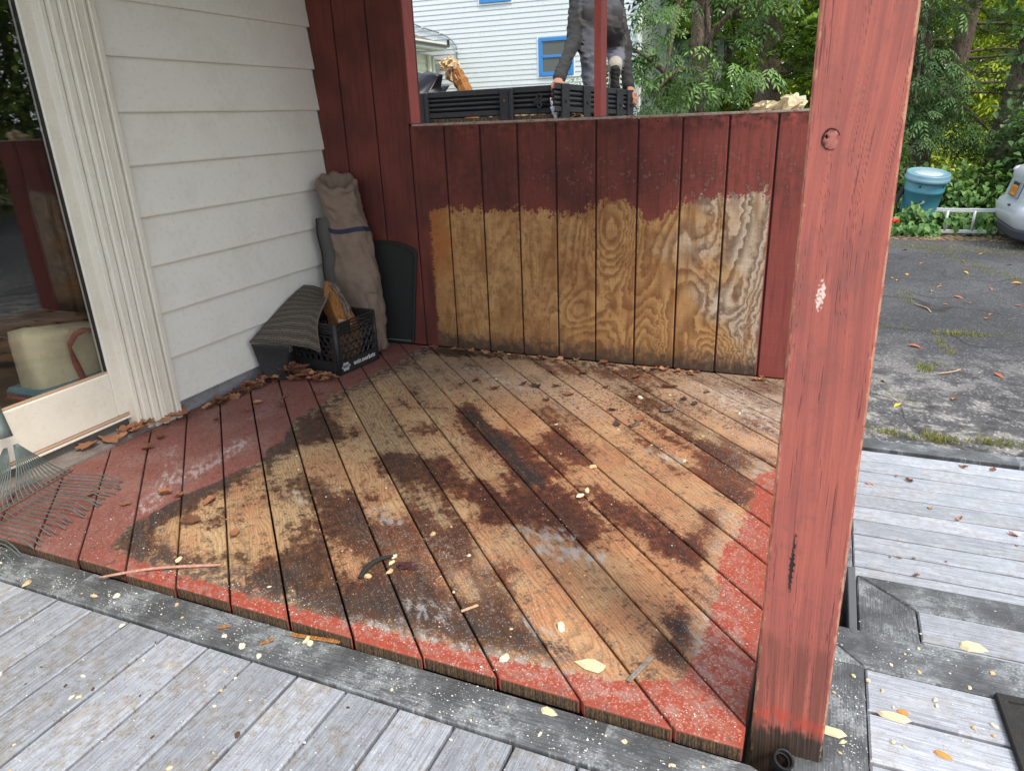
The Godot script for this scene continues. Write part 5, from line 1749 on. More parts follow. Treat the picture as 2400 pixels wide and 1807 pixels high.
	box_obj("wall_core", Vector3(-4.6, GY, -24.0), Vector3(-1.2, 3.04, -20.603), vw, p, 0.0)
	box_obj("soffit", Vector3(-4.8, 3.06, -24.0), Vector3(-0.50, 3.16, -20.2), plain(Color(0.784, 0.792, 0.769), 0.7), p, 0.0)
	box_obj("column", Vector3(-0.88, GY, -21.0), Vector3(-0.70, 3.055, -20.82), vw, p, 0.005)
	box_obj("orange_panel", Vector3(-0.95, 1.15, -21.1), Vector3(-0.80, 1.75, -21.03), plain(Color(0.745, 0.510, 0.322), 0.8), p, 0.003)
	box_obj("roof", Vector3(-4.9, 3.163, -24.2), Vector3(-0.4, 3.35, -20.1), M.dark, p, 0.0)

# ---------- the truck and its load ----------
func gate_point(f: float, y: float, out := 0.0) -> Vector3:
	var a := Vector3(0.768, 0, -1.672)
	var b := Vector3(1.056, 0, -2.715)
	var d := (b - a).normalized()
	return a.lerp(b, f) + Vector3(-d.z, 0, d.x) * out + Vector3(0, y, 0)

func corrugated(st: SurfaceTool, at: Callable, top0: float, top1: float, n: int) -> void:    # at(f, y, out): a ribbed steel panel hung between two ends
	var prof := [[0.0, 0.0], [0.0, 0.010], [-0.034, 0.012], [-0.037, -0.010], [-0.048, -0.010], [-0.054, 0.006], [-0.062, 0.008], [-0.069, 0.004], [-0.074, -0.010], [-0.082, -0.010], [-0.088, 0.006], [-0.096, 0.008], [-0.103, 0.004], [-0.108, -0.010], [-0.116, -0.010], [-0.122, 0.006], [-0.130, 0.008], [-0.137, 0.004], [-0.142, -0.010], [-0.150, -0.010], [-0.154, 0.012], [-0.182, 0.014], [-0.186, 0.0]]
	var g := []
	for q in prof:
		var row := []
		for k in n + 1:
			var f := float(k) / n
			row.append(at.call(f, lerpf(top0, top1, f) + q[0], q[1]))
		g.append(row)
	sheet(st, g, 0.004)

func build_truck() -> void:
	var t := thing("truck_bed", "open truck bed with black ribbed steel sides behind the half wall", "truck bed")
	var near := func(f: float, y: float, out: float) -> Vector3: return Vector3(lerpf(-3.4, 0.715, f), y, -1.87 + out)
	var st := begin()
	corrugated(st, near, 1.405, 1.425, 4)
	obj("side_panel", st, M.steel, t)
	for x in [-2.6, -1.75, -1.05, -0.385, 0.338]:
		st = begin()
		box(st, Vector3(x - 0.02, 1.17, -1.848), Vector3(0.075, 0.5, 0.03), 0.004)
		box(st, Vector3(x + 0.034, 1.17, -1.853), Vector3(0.028, 0.5, 0.05), 0.004)
		obj("stake", st, M.steel, t)
		st = begin()
		lathe(st, [Vector2(0, 0.003), Vector2(0.007, 0.002), Vector2(0.009, 0)], 10, Transform3D(Basis(Vector3.RIGHT, PI / 2), Vector3(x - 0.02, 1.335, -1.833)))
		obj("bolt", st, M.rust, t)
	var planks := triplanar(textured(wood_texture(Color(0.361, 0.306, 0.243), Color(0.549, 0.478, 0.384), 181), 0.95, 0.3), Vector3(0.8, 3.0, 0.8))
	for k in 3:
		box_obj("side_plank", Vector3(-3.4, 0.78 + 0.15 * k, -1.905), Vector3(0.70, 0.925 + 0.15 * k, -1.880), planks, t, 0.004)
	st = begin()
	corrugated(st, func(f: float, y: float, out: float) -> Vector3: return gate_point(f, y, out), 1.432, 1.386, 8)
	obj("tail_gate", st, M.steel, t)
	for f in [0.11, 0.37, 0.60, 0.812, 0.965]:
		var yt: float = lerpf(1.434, 1.388, f)
		st = begin()
		box(st, gate_point(f, yt - 0.26, 0.018), Vector3(0.085, 0.52, 0.022), 0.004, Basis(Vector3.UP, PI / 2 - 0.27))
		box(st, gate_point(f + 0.036, yt - 0.26, 0.004), Vector3(0.02, 0.52, 0.05), 0.004, Basis(Vector3.UP, PI / 2 - 0.27))
		obj("stake", st, M.steel, t)
		st = begin()
		lathe(st, [Vector2(0, 0.004), Vector2(0.011, 0.004), Vector2(0.013, 0)], 12, Transform3D(Basis(Vector3.UP, PI / 2 + 0.27) * Basis(Vector3.RIGHT, PI / 2), gate_point(f, yt - 0.115, 0.030)))
		obj("stake_hole", st, M.dark, t)
	# hinge and latch at the near corner, and at the far end
	for q in [[Vector3(0.748, 1.362, -1.742), 1.0], [gate_point(1.03, 1.305, 0.0), 0.9]]:
		st = begin(true)
		for k in 3:
			tube(st, [q[0] + Vector3(0, -0.045 + 0.03 * k, 0), q[0] + Vector3(0, -0.022 + 0.03 * k, 0)], 0.021 - 0.004 * (k % 2), 10)
		tube(st, [q[0] + Vector3(0, -0.07, 0), q[0] + Vector3(0, 0.06, 0)], 0.009, 8)
		obj("hinge", st, M.rust, t)
	st = begin()
	box(st, Vector3(0.66, 1.325, -1.842), Vector3(0.20, 0.022, 0.016), 0.004, Basis(Vector3.BACK, 0.10))
	for q in [[0.60, 1.355], [0.60, 1.295], [0.575, 1.325]]:
		lathe(st, [Vector2(0.011, 0.0), Vector2(0.022, 0.0), Vector2(0.022, 0.012), Vector2(0.011, 0.012), Vector2(0.011, 0.0)], 12, Transform3D(Basis(Vector3.RIGHT, PI / 2), Vector3(q[0], q[1], -1.845)))
	obj("latch_plate", st, M.steel, t)
	# bed, far side, frame and wheels
	box_obj("bed_floor", Vector3(-3.4, 0.70, -3.15), Vector3(0.74, 0.775, -1.88), planks, t, 0.0)
	box_obj("far_side", Vector3(-3.4, 0.775, -3.19), Vector3(0.74, 1.36, -3.155), M.steel, t, 0.003)
	box_obj("front_board", Vector3(-3.46, 0.775, -3.15), Vector3(-3.405, 1.5, -1.88), M.steel, t, 0.003)
	box_obj("chassis", Vector3(-3.4, 0.45, -2.8), Vector3(0.6, 0.697, -2.2), M.dark, t, 0.01)
	for q in [[-0.7, -1.98], [-0.7, -3.05], [-2.9, -1.98], [-2.9, -3.05]]:
		st = begin(true)
		lathe(st, [Vector2(0.20, -0.10), Vector2(0.40, -0.10), Vector2(0.44, -0.07), Vector2(0.44, 0.07), Vector2(0.40, 0.10), Vector2(0.20, 0.10)], 28, Transform3D(Basis(Vector3.RIGHT, PI / 2), Vector3(q[0], GY + 0.44, q[1])))
		var wl := obj("wheel", st, M.rubber, t)
		st = begin()
		lathe(st, [Vector2(0, 0.05), Vector2(0.08, 0.06), Vector2(0.20, 0.09), Vector2(0.20, -0.09), Vector2(0, -0.05)], 20, Transform3D(Basis(Vector3.RIGHT, PI / 2), Vector3(q[0], GY + 0.44, q[1])))
		obj("rim", st, plain(Color(0.588, 0.588, 0.588), 0.5, 0.4), wl)
	# the load
	var lg := thing("broken_post", "broken log with a splintered pale top sticking out of the truck", "log")
	st = begin()
	var pts := spline([Vector3(-0.16, 0.95, -2.30), Vector3(-0.20, 1.30, -2.31), Vector3(-0.255, 1.47, -2.32), Vector3(-0.335, 1.595, -2.33)], 14)
	var rad := []
	for k in 14:
		rad.append(0.062 + 0.006 * sin(k * 2.7))
	tube(st, pts, rad, 7)
	obj("shaft", st, M.split_wood, lg)
	st = begin()
	blob(st, Vector3(-0.335, 1.60, -2.31), Vector3(0.062, 0.085, 0.06), 0.5, 31, 9, Basis(Vector3.BACK, 0.55))
	obj("pale_skin", st, M.pale_wood, lg)
	st = begin()
	var r := RandomNumberGenerator.new()
	r.seed = 33
	for k in 26:
		blob(st, Vector3(-0.375, 1.655, -2.31) + Vector3(r.randf_range(-0.06, 0.075), r.randf_range(-0.05, 0.03), r.randf_range(-0.05, 0.06)), Vector3(0.018, 0.014, 0.016), 0.5, k, 4)
	obj("splintered_top", st, plain(Color(0.847, 0.745, 0.549), 0.85), lg)
	var bags := [["black_bag", "large crumpled black plastic bag piled in the truck at the left", Vector3(-1.02, 1.25, -2.35), Vector3(0.62, 0.30, 0.35), 41], ["black_bag", "small crumpled black bag bulging under the gate's near corner", Vector3(0.70, 1.17, -1.99), Vector3(0.10, 0.12, 0.08), 44], ["black_bag", "black bag showing below the gate beside the thin red stud", Vector3(0.80, 1.23, -2.42), Vector3(0.06, 0.09, 0.08), 46]]
	var vinyl := plain(Color(0.133, 0.145, 0.180), 0.35)
	for b in bags:
		var o := thing(b[0], b[1], "bag")
		st = begin(true)
		blob(st, b[2], b[3], 0.28, b[4], 18)
		obj("bag", st, vinyl, o)
	var wr := thing("white_rag", "torn white plastic scrap hanging below the red hinge", "scrap")
	st = begin(true)
	blob(st, Vector3(0.728, 1.255, -1.80), Vector3(0.022, 0.055, 0.014), 0.5, 47, 8, Basis(Vector3.BACK, 0.25))
	obj("rag", st, plain(Color(0.886, 0.894, 0.910), 0.6), wr)
	# brush: a mass of dry twigs and bits
	var where := []
	var tint := []
	for k in 2600:
		var x := r.randf_range(-1.6, 0.78)
		var p := Vector3(x, r.randf_range(0.78, 1.19) + 0.09 * sin(x * 5.0) * 0.5, r.randf_range(-3.0, -1.93))
		if k > 1900:
			p = gate_point(r.randf_range(0.2, 0.97), r.randf_range(1.0, 1.275), r.randf_range(-0.30, -0.05))
		where.append(Transform3D(Basis.from_euler(Vector3(r.randf_range(-0.7, 0.7), r.randf() * TAU, r.randf_range(-0.7, 0.7))).scaled(Vector3(r.randf_range(0.5, 1.5), 1, 1)), p))
		tint.append(Color(0.30, 0.19, 0.10).lerp(Color(0.52, 0.38, 0.22), r.randf()) * r.randf_range(0.5, 1.0))
	st = begin()
	box(st, Vector3.ZERO, Vector3(0.16, 0.009, 0.012), 0.0)
	var br := many("brush_load", commit(st), M.dry, where, tint)
	br.set_meta("kind", "stuff")
	st = begin()
	blob(st, Vector3(-0.3, 0.85, -2.5), Vector3(1.1, 0.28, 0.55), 0.25, 51, 14)
	var core := obj("soil_load", st, plain(Color(0.431, 0.329, 0.220), 0.95))
	core.set_meta("kind", "stuff")

# ---------- the worker ----------
# bones: [a, b, radius a, radius b, colour, blend]
func flesh(st: SurfaceTool, bones: Array, cell: float, wrinkle := 0.0) -> void:
	var lo := Vector3(1e9, 1e9, 1e9)
	var hi := -lo
	for b in bones:
		var r := maxf(b[2], b[3]) + 0.03
		for p in [b[0], b[1]]:
			lo = lo.min(p - Vector3.ONE * r)
			hi = hi.max(p + Vector3.ONE * r)
	var nx := int((hi.x - lo.x) / cell) + 2
	var ny := int((hi.y - lo.y) / cell) + 2
	var nz := int((hi.z - lo.z) / cell) + 2
	var field := PackedFloat32Array()
	field.resize(nx * ny * nz)
	field.fill(1.0)
	var raw := PackedFloat32Array()
	raw.resize(nx * ny * nz)
	raw.fill(9.0)
	var own := PackedByteArray()
	own.resize(nx * ny * nz)
	for bi in bones.size():
		var b: Array = bones[bi]
		var a: Vector3 = b[0]
		var ab: Vector3 = b[1] - a
		var l2 := maxf(ab.length_squared(), 1e-9)
		var r := maxf(b[2], b[3]) + 0.035
		var k: float = b[5]
		var q0 := ((a.min(b[1]) - Vector3.ONE * r - lo) / cell).floor().max(Vector3.ZERO)
		var q1 := ((a.max(b[1]) + Vector3.ONE * r - lo) / cell).ceil().min(Vector3(nx - 1, ny - 1, nz - 1))
		for z in range(int(q0.z), int(q1.z) + 1):
			for y in range(int(q0.y), int(q1.y) + 1):
				var i := (z * ny + y) * nx + int(q0.x)
				for x in range(int(q0.x), int(q1.x) + 1):
					var p := lo + Vector3(x, y, z) * cell
					var t := clampf((p - a).dot(ab) / l2, 0, 1)
					var d := p.distance_to(a + ab * t) - lerpf(b[2], b[3], t)
					if d < raw[i]:
						raw[i] = d
						own[i] = bi
					var e := field[i]
					var m := maxf(k - absf(d - e), 0.0) / k
					field[i] = minf(d, e) - m * m * k * 0.25
					i += 1
	if wrinkle > 0.0:
		var n := noise(1.0, 2, 191)
		for z in nz:
			for y in ny:
				for x in nx:
					var i := (z * ny + y) * nx + x
					if absf(field[i]) < 0.04:
						var p := lo + Vector3(x, y, z) * cell
						field[i] += wrinkle * n.get_noise_3d(p.x * 9.0, p.y * 26.0 + p.x * 8.0, p.z * 9.0)
	var at := PackedInt32Array()
	at.resize(nx * ny * nz)
	at.fill(-1)
	var verts := PackedVector3Array()
	var cols: Array[Color] = []
	var corner := [0, 1, nx, nx + 1, nx * ny, nx * ny + 1, nx * ny + nx, nx * ny + nx + 1]
	var edges := [[0, 1], [2, 3], [4, 5], [6, 7], [0, 2], [1, 3], [4, 6], [5, 7], [0, 4], [1, 5], [2, 6], [3, 7]]
	for z in nz - 1:
		for y in ny - 1:
			for x in nx - 1:
				var i := (z * ny + y) * nx + x
				if field[i] > 0.25:
					continue
				var inside := 0
				for c in 8:
					if field[i + corner[c]] < 0.0:
						inside += 1
				if inside == 0 or inside == 8:
					continue
				var s := Vector3.ZERO
				var n := 0
				for e in edges:
					var f0 := field[i + corner[e[0]]]
					var f1 := field[i + corner[e[1]]]
					if (f0 < 0.0) != (f1 < 0.0):
						var t := f0 / (f0 - f1)
						var c0 := Vector3(e[0] & 1, (e[0] >> 1) & 1, e[0] >> 2)
						var c1 := Vector3(e[1] & 1, (e[1] >> 1) & 1, e[1] >> 2)
						s += c0.lerp(c1, t)
						n += 1
				at[i] = verts.size()
				verts.append(lo + (Vector3(x, y, z) + s / n) * cell)
				cols.append(bones[own[i]][4])
	st.set_smooth_group(0)
	var put := func(k: int) -> void:
		st.set_color(cols[k])
		st.add_vertex(verts[k])
	var steps := [1, nx, nx * ny]
	for z in range(1, nz - 1):
		for y in range(1, ny - 1):
			for x in range(1, nx - 1):
				var i := (z * ny + y) * nx + x
				for ax in 3:
					var f0 := field[i]
					var f1 := field[i + steps[ax]]
					if (f0 < 0.0) == (f1 < 0.0):
						continue
					var u: int = steps[(ax + 1) % 3]
					var v: int = steps[(ax + 2) % 3]
					var q := [at[i - u - v], at[i - v], at[i], at[i - u]]
					if q.has(-1):
						continue
					var order := [0, 2, 1, 0, 3, 2] if f0 < 0.0 else [0, 1, 2, 0, 2, 3]
					for k in order:
						put.call(q[k])

func hand(st: SurfaceTool, wrist: Vector3, fwd: Vector3, down: Vector3, side: float, skin: Color) -> void:
	# palm over the rail, fingers curling down round it, thumb on the near side
	var across := fwd.cross(down).normalized() * side
	var knuckle := wrist + fwd * 0.085
	var b := [[wrist, knuckle, 0.026, 0.022, skin, 0.02]]
	for k in 2:
		b.append([wrist + across * (0.018 - 0.036 * k), knuckle + across * (0.026 - 0.052 * k), 0.018, 0.015, skin, 0.02])
	for k in 4:
		var o := across * (0.033 - 0.022 * k)
		var l: float = [0.9, 1.0, 0.96, 0.78][k]
		var p0 := knuckle + o
		var p1 := p0 + (fwd * 0.035 + down * 0.012) * l
		var p2 := p1 + (fwd * 0.006 + down * 0.028) * l
		var p3 := p2 + (fwd * -0.010 + down * 0.020) * l
		b.append([p0, p1, 0.0098, 0.009, skin, 0.006])
		b.append([p1, p2, 0.009, 0.0085, skin, 0.004])
		b.append([p2, p3, 0.0085, 0.0078, skin, 0.004])
	var t0 := wrist + fwd * 0.03 + across * 0.022
	var t1 := t0 + across * 0.028 + fwd * 0.020 + down * 0.012
	var t2 := t1 + across * 0.008 + fwd * 0.026 + down * 0.016
	b.append([t0, t1, 0.014, 0.011, skin, 0.008])
	b.append([t1, t2, 0.011, 0.009, skin, 0.005])
	flesh(st, b, 0.004)

func build_person() -> void:
	var p := thing("person", "person in grey jeans and dark shirt bending over the truck's tail gate", "person")
	var jean := Color(0.06, 0.06, 0.072)
	var jean2 := Color(0.11, 0.115, 0.145)
	var seat := Color(0.058, 0.053, 0.052)
	var shirt := Color(0.022, 0.020, 0.021)
	var tee := Color(0.06, 0.058, 0.066)
	var skin := Color(0.36, 0.17, 0.11)
	var sock := Color(0.34, 0.31, 0.26)
	var black := Color(0.018, 0.017, 0.017)
	var lh := Vector3(0.700, 1.885, -2.705)
	var rh := Vector3(0.866, 1.878, -2.830)
	var lk := Vector3(0.768, 1.625, -2.520)
	var rk := Vector3(0.868, 1.700, -2.985)
	var ra := Vector3(0.935, 1.560, -2.660)
	var ls := Vector3(0.575, 2.115, -2.83)
	var rs := Vector3(0.800, 2.110, -3.13)
	var neck := Vector3(0.64, 2.30, -3.19)
	var head := Vector3(0.60, 2.40, -3.30)
	var st := begin(true)
	var hipmid := (lh + rh) * 0.5
	var sh := (ls + rs) * 0.5
	var back := Vector3(0.33, 0.1, 0.72).normalized()     # towards whoever stands behind him
	flesh(st, [
		[lh + back * 0.03 + Vector3(0, 0.01, 0), rh + back * 0.03 + Vector3(0, 0.01, 0), 0.112, 0.112, seat, 0.06],
		[hipmid + Vector3(-0.045, 0.10, 0.02), hipmid + Vector3(0.03, 0.10, -0.06), 0.132, 0.132, jean, 0.08],
		[hipmid + Vector3(-0.05, 0.17, -0.03), sh + Vector3(0, -0.02, 0.0), 0.145, 0.155, tee, 0.06],
		[ls + Vector3(0.03, 0, -0.02), rs + Vector3(-0.03, 0, 0.02), 0.088, 0.088, tee, 0.08],
		[sh, neck, 0.075, 0.055, skin, 0.05],
		[lh, lk, 0.100, 0.066, jean, 0.04], [lk, Vector3(0.785, 1.30, -2.52), 0.066, 0.058, jean2, 0.03], [Vector3(0.785, 1.30, -2.52), Vector3(0.785, 1.16, -2.54), 0.058, 0.055, jean2, 0.02],
		[rh, rk, 0.100, 0.078, seat, 0.04], [rk + Vector3(-0.005, -0.005, 0), ra + Vector3(-0.012, 0.035, -0.09), 0.080, 0.062, jean2, 0.04],
		[ls, Vector3(0.652, 1.74, -2.46), 0.066, 0.054, shirt, 0.06], [Vector3(0.652, 1.74, -2.46), Vector3(0.705, 1.468, -1.97), 0.054, 0.040, shirt, 0.03], [Vector3(0.690, 1.53, -2.08), Vector3(0.706, 1.455, -1.955), 0.044, 0.042, shirt, 0.02],
		[rs, Vector3(0.940, 1.74, -2.99), 0.066, 0.050, shirt, 0.06], [Vector3(0.940, 1.74, -2.99), Vector3(1.020, 1.46, -2.77), 0.050, 0.042, shirt, 0.03], [Vector3(1.012, 1.48, -2.785), Vector3(1.028, 1.425, -2.755), 0.046, 0.046, shirt, 0.012],
		], 0.0135, 0.012)
	hand(st, Vector3(0.712, 1.450, -1.93), Vector3(0.25, -0.25, 0.92).normalized(), Vector3(0.1, -1, 0).normalized(), 1.0, skin)
	hand(st, Vector3(1.030, 1.425, -2.750), Vector3(0.55, -0.75, 0.20).normalized(), Vector3(-0.1, -1, 0.1).normalized(), -1.0, skin)
	# head, turned away over the load
	var fwd := Vector3(-0.55, -0.35, -0.76).normalized()
	var upv := Vector3(-0.25, 0.9, -0.35).normalized()
	flesh(st, [
		[neck, head, 0.054, 0.06, skin, 0.02], [head + upv * 0.05, head + upv * 0.075 - fwd * 0.02, 0.088, 0.090, Color(0.03, 0.022, 0.018), 0.02],
		[head + fwd * 0.035, head + fwd * 0.05 - upv * 0.05, 0.070, 0.048, skin, 0.03], [head + fwd * 0.10, head + fwd * 0.115 - upv * 0.018, 0.010, 0.014, skin, 0.012],
		[head + fwd * 0.09 - upv * 0.055, head + fwd * 0.095 - upv * 0.058, 0.014, 0.014, Color(0.30, 0.11, 0.09), 0.008],
		[head + fwd * 0.092 + upv * 0.012 + fwd.cross(upv) * 0.03, head + fwd * 0.094 + upv * 0.012 + fwd.cross(upv) * 0.03, 0.009, 0.009, black, 0.004],
		[head + fwd * 0.092 + upv * 0.012 - fwd.cross(upv) * 0.03, head + fwd * 0.094 + upv * 0.012 - fwd.cross(upv) * 0.03, 0.009, 0.009, black, 0.004],
		[head + fwd.cross(upv) * 0.08, head + fwd.cross(upv) * 0.085 - upv * 0.02, 0.014, 0.010, skin, 0.006], [head - fwd.cross(upv) * 0.08, head - fwd.cross(upv) * 0.085 - upv * 0.02, 0.014, 0.010, skin, 0.006]], 0.006)
	var cloth := StandardMaterial3D.new()
	cloth.vertex_color_use_as_albedo = true
	cloth.roughness = 0.9
	obj("body", st, cloth, p)
	# the raised right boot, sole towards us
	st = begin(true)
	flesh(st, [[ra + Vector3(-0.012, 0.035, -0.085), ra + Vector3(0.0, 0.012, -0.02), 0.060, 0.052, sock, 0.02], [ra + Vector3(0, 0.01, -0.02), ra + Vector3(-0.002, -0.12, -0.02), 0.050, 0.040, sock, 0.02], [ra + Vector3(-0.002, -0.11, -0.02), ra + Vector3(-0.004, -0.19, 0.0), 0.040, 0.036, sock, 0.02]], 0.006, 0.004)
	obj("boot", st, cloth, p)
	st = begin(true)
	flesh(st, [[ra + Vector3(0.016, -0.02, 0.026), ra + Vector3(0.012, -0.03, 0.026), 0.038, 0.038, black, 0.02], [ra + Vector3(0.016, -0.03, 0.026), ra + Vector3(0.012, -0.20, 0.026), 0.033, 0.040, black, 0.02]], 0.006, 0.006)
	obj("boot_sole", st, plain(Color(0.086, 0.082, 0.082), 0.8), p)
	st = begin(true)
	flesh(st, [[Vector3(0.785, 1.20, -2.545), Vector3(0.785, 1.13, -2.55), 0.056, 0.05, black, 0.02], [Vector3(0.785, 1.12, -2.55), Vector3(0.70, 1.105, -2.72), 0.045, 0.036, black, 0.02]], 0.008)
	obj("boot", st, plain(Color(0.157, 0.133, 0.118), 0.8), p)
	# the jeans' back pockets
	for q in [[lh + back * 0.142 + Vector3(0.008, 0.055, 0.0), 1], [rh + back * 0.142 + Vector3(0.0, 0.055, 0.0), -1]]:
		st = begin(true)
		var bs := Basis(Vector3.UP, atan2(back.x, back.z))
		var g := []
		for j in 5:
			var row := []
			for i in 5:
				var x := (i - 2) * 0.032
				var y := 0.06 - j * 0.034
				row.append(q[0] + bs * Vector3(x, y, -0.004 * (i - 2) * (i - 2) - 0.0035 * (j - 2) * (j - 2)))
			g.append(row)
		sheet(st, g, 0.004)
		obj("back_pocket", st, plain(Color(0.235, 0.227, 0.231), 0.95), p)

# ---------- barrel, ladder, bin, car ----------
func build_yard_things() -> void:
	var b := thing("rain_barrel", "teal plastic rain barrel with a broad lid leaning among the vines", "barrel", Vector3(3.79, GY + 0.02, -8.25))
	b.basis = (Basis(Vector3.RIGHT, 0.17) * Basis(Vector3.BACK, -0.10)).scaled_local(Vector3(0.93, 0.97, 0.93))
	var teal := plain(Color(0.275, 0.518, 0.588), 0.45)
	var teal2 := plain(Color(0.439, 0.588, 0.651), 0.35)
	var st := begin(true)
	lathe(st, [Vector2(0.0, 0.0), Vector2(0.225, 0.0), Vector2(0.232, 0.03), Vector2(0.243, 0.20), Vector2(0.247, 0.205), Vector2(0.247, 0.222), Vector2(0.244, 0.228), Vector2(0.262, 0.50), Vector2(0.268, 0.505), Vector2(0.268, 0.53), Vector2(0.264, 0.535), Vector2(0.272, 0.70), Vector2(0.26, 0.71)], 40)
	obj("body", st, teal, b)
	st = begin(true)
	lathe(st, [Vector2(0.274, 0.655), Vector2(0.300, 0.655), Vector2(0.306, 0.665), Vector2(0.306, 0.690), Vector2(0.300, 0.700), Vector2(0.294, 0.705), Vector2(0.294, 0.745), Vector2(0.288, 0.757), Vector2(0.268, 0.760), Vector2(0.262, 0.748), Vector2(0.20, 0.752), Vector2(0.10, 0.762), Vector2(0.0, 0.765)], 40)
	obj("lid", st, teal2, b)
	st = begin(true)
	lathe(st, [Vector2(0.0, 0.773), Vector2(0.10, 0.769), Vector2(0.19, 0.758), Vector2(0.195, 0.752)], 24)
	obj("water_on_lid", st, plain(Color(0.667, 0.722, 0.753), 0.12), b)
	for a in [-0.35, 0.95]:
		st = begin()
		lathe(st, [Vector2(0, 0.006), Vector2(0.013, 0.006), Vector2(0.015, 0)], 10, Transform3D(Basis(Vector3.UP, a) * Basis(Vector3.RIGHT, PI / 2), Basis(Vector3.UP, a) * Vector3(0, 0.605, 0.268)))
		obj("overflow_hole", st, M.dark, b)
	st = begin(true)
	tube(st, [Vector3(0.0, 0.40, 0.25), Vector3(0.0, 0.40, 0.30)], 0.02, 8)
	tube(st, spline([Vector3(0.0, 0.40, 0.30), Vector3(-0.06, 0.37, 0.34), Vector3(-0.16, 0.24, 0.36), Vector3(-0.24, 0.04, 0.36)], 10), 0.009, 6)
	obj("tap_and_hose", st, plain(Color(0.471, 0.502, 0.502), 0.6), b)
	var l := thing("ladder", "white aluminium ladder lying on its edge in the vines", "ladder", Vector3(3.96, GY, -7.52))
	var alu := plain(Color(0.792, 0.808, 0.816), 0.35, 0.25)
	for q in [[0.045, 0.0, 0.70], [0.318, 0.0, 0.70], [0.285, -0.07, 0.68], [0.012, -0.07, 0.68]]:
		st = begin()
		box(st, Vector3(0.35, q[0], q[1]), Vector3(0.72, 0.032 if q[1] == 0.0 else 0.016, 0.022), 0.004)
		obj("rail", st, alu, l)
	st = begin()
	box(st, Vector3(0.03, 0.318, 0.004), Vector3(0.075, 0.040, 0.030), 0.004)
	obj("end_fitting", st, alu, l)
	for x in [0.125, 0.43]:
		st = begin(true)
		tube(st, [Vector3(x, 0.055, 0), Vector3(x, 0.305, 0)], 0.018, 10)
		obj("rung", st, alu, l)
	var bin := thing("plant_tub", "dark plastic tub half hidden behind the silver car", "tub", Vector3(4.98, GY, -9.35))
	st = begin(true)
	lathe(st, [Vector2(0, 0), Vector2(0.15, 0), Vector2(0.195, 0.36), Vector2(0.21, 0.36), Vector2(0.21, 0.385), Vector2(0.19, 0.385), Vector2(0.18, 0.33), Vector2(0, 0.33)], 26)
	obj("tub", st, plain(Color(0.133, 0.141, 0.188), 0.5), bin)
	# black downspout hose beside the barrel, and a red flower
	var h := thing("drain_hose", "black drain hose and board propped at the barrel's left side", "hose")
	st = begin(true)
	tube(st, spline([Vector3(3.60, 0.10, -8.2), Vector3(3.50, -0.08, -8.05), Vector3(3.38, -0.30, -7.85), Vector3(3.22, -0.40, -7.6)], 14), 0.035, 8)
	obj("hose", st, M.dark, h)
	var f := thing("red_flower", "small red flower low in the vines by the post", "flower", Vector3(3.475, GY + 0.18, -7.28))
	st = begin()
	blob(st, Vector3(0, 0.015, 0), Vector3(0.04, 0.022, 0.035), 0.7, 61, 6)
	obj("petals", st, plain(Color(0.808, 0.133, 0.102), 0.6), f)
	st = begin()
	tube(st, [Vector3(0, -0.18, 0), Vector3(0, 0.01, 0)], 0.004, 5)
	obj("stem", st, plain(Color(0.235, 0.376, 0.157), 0.7), f)

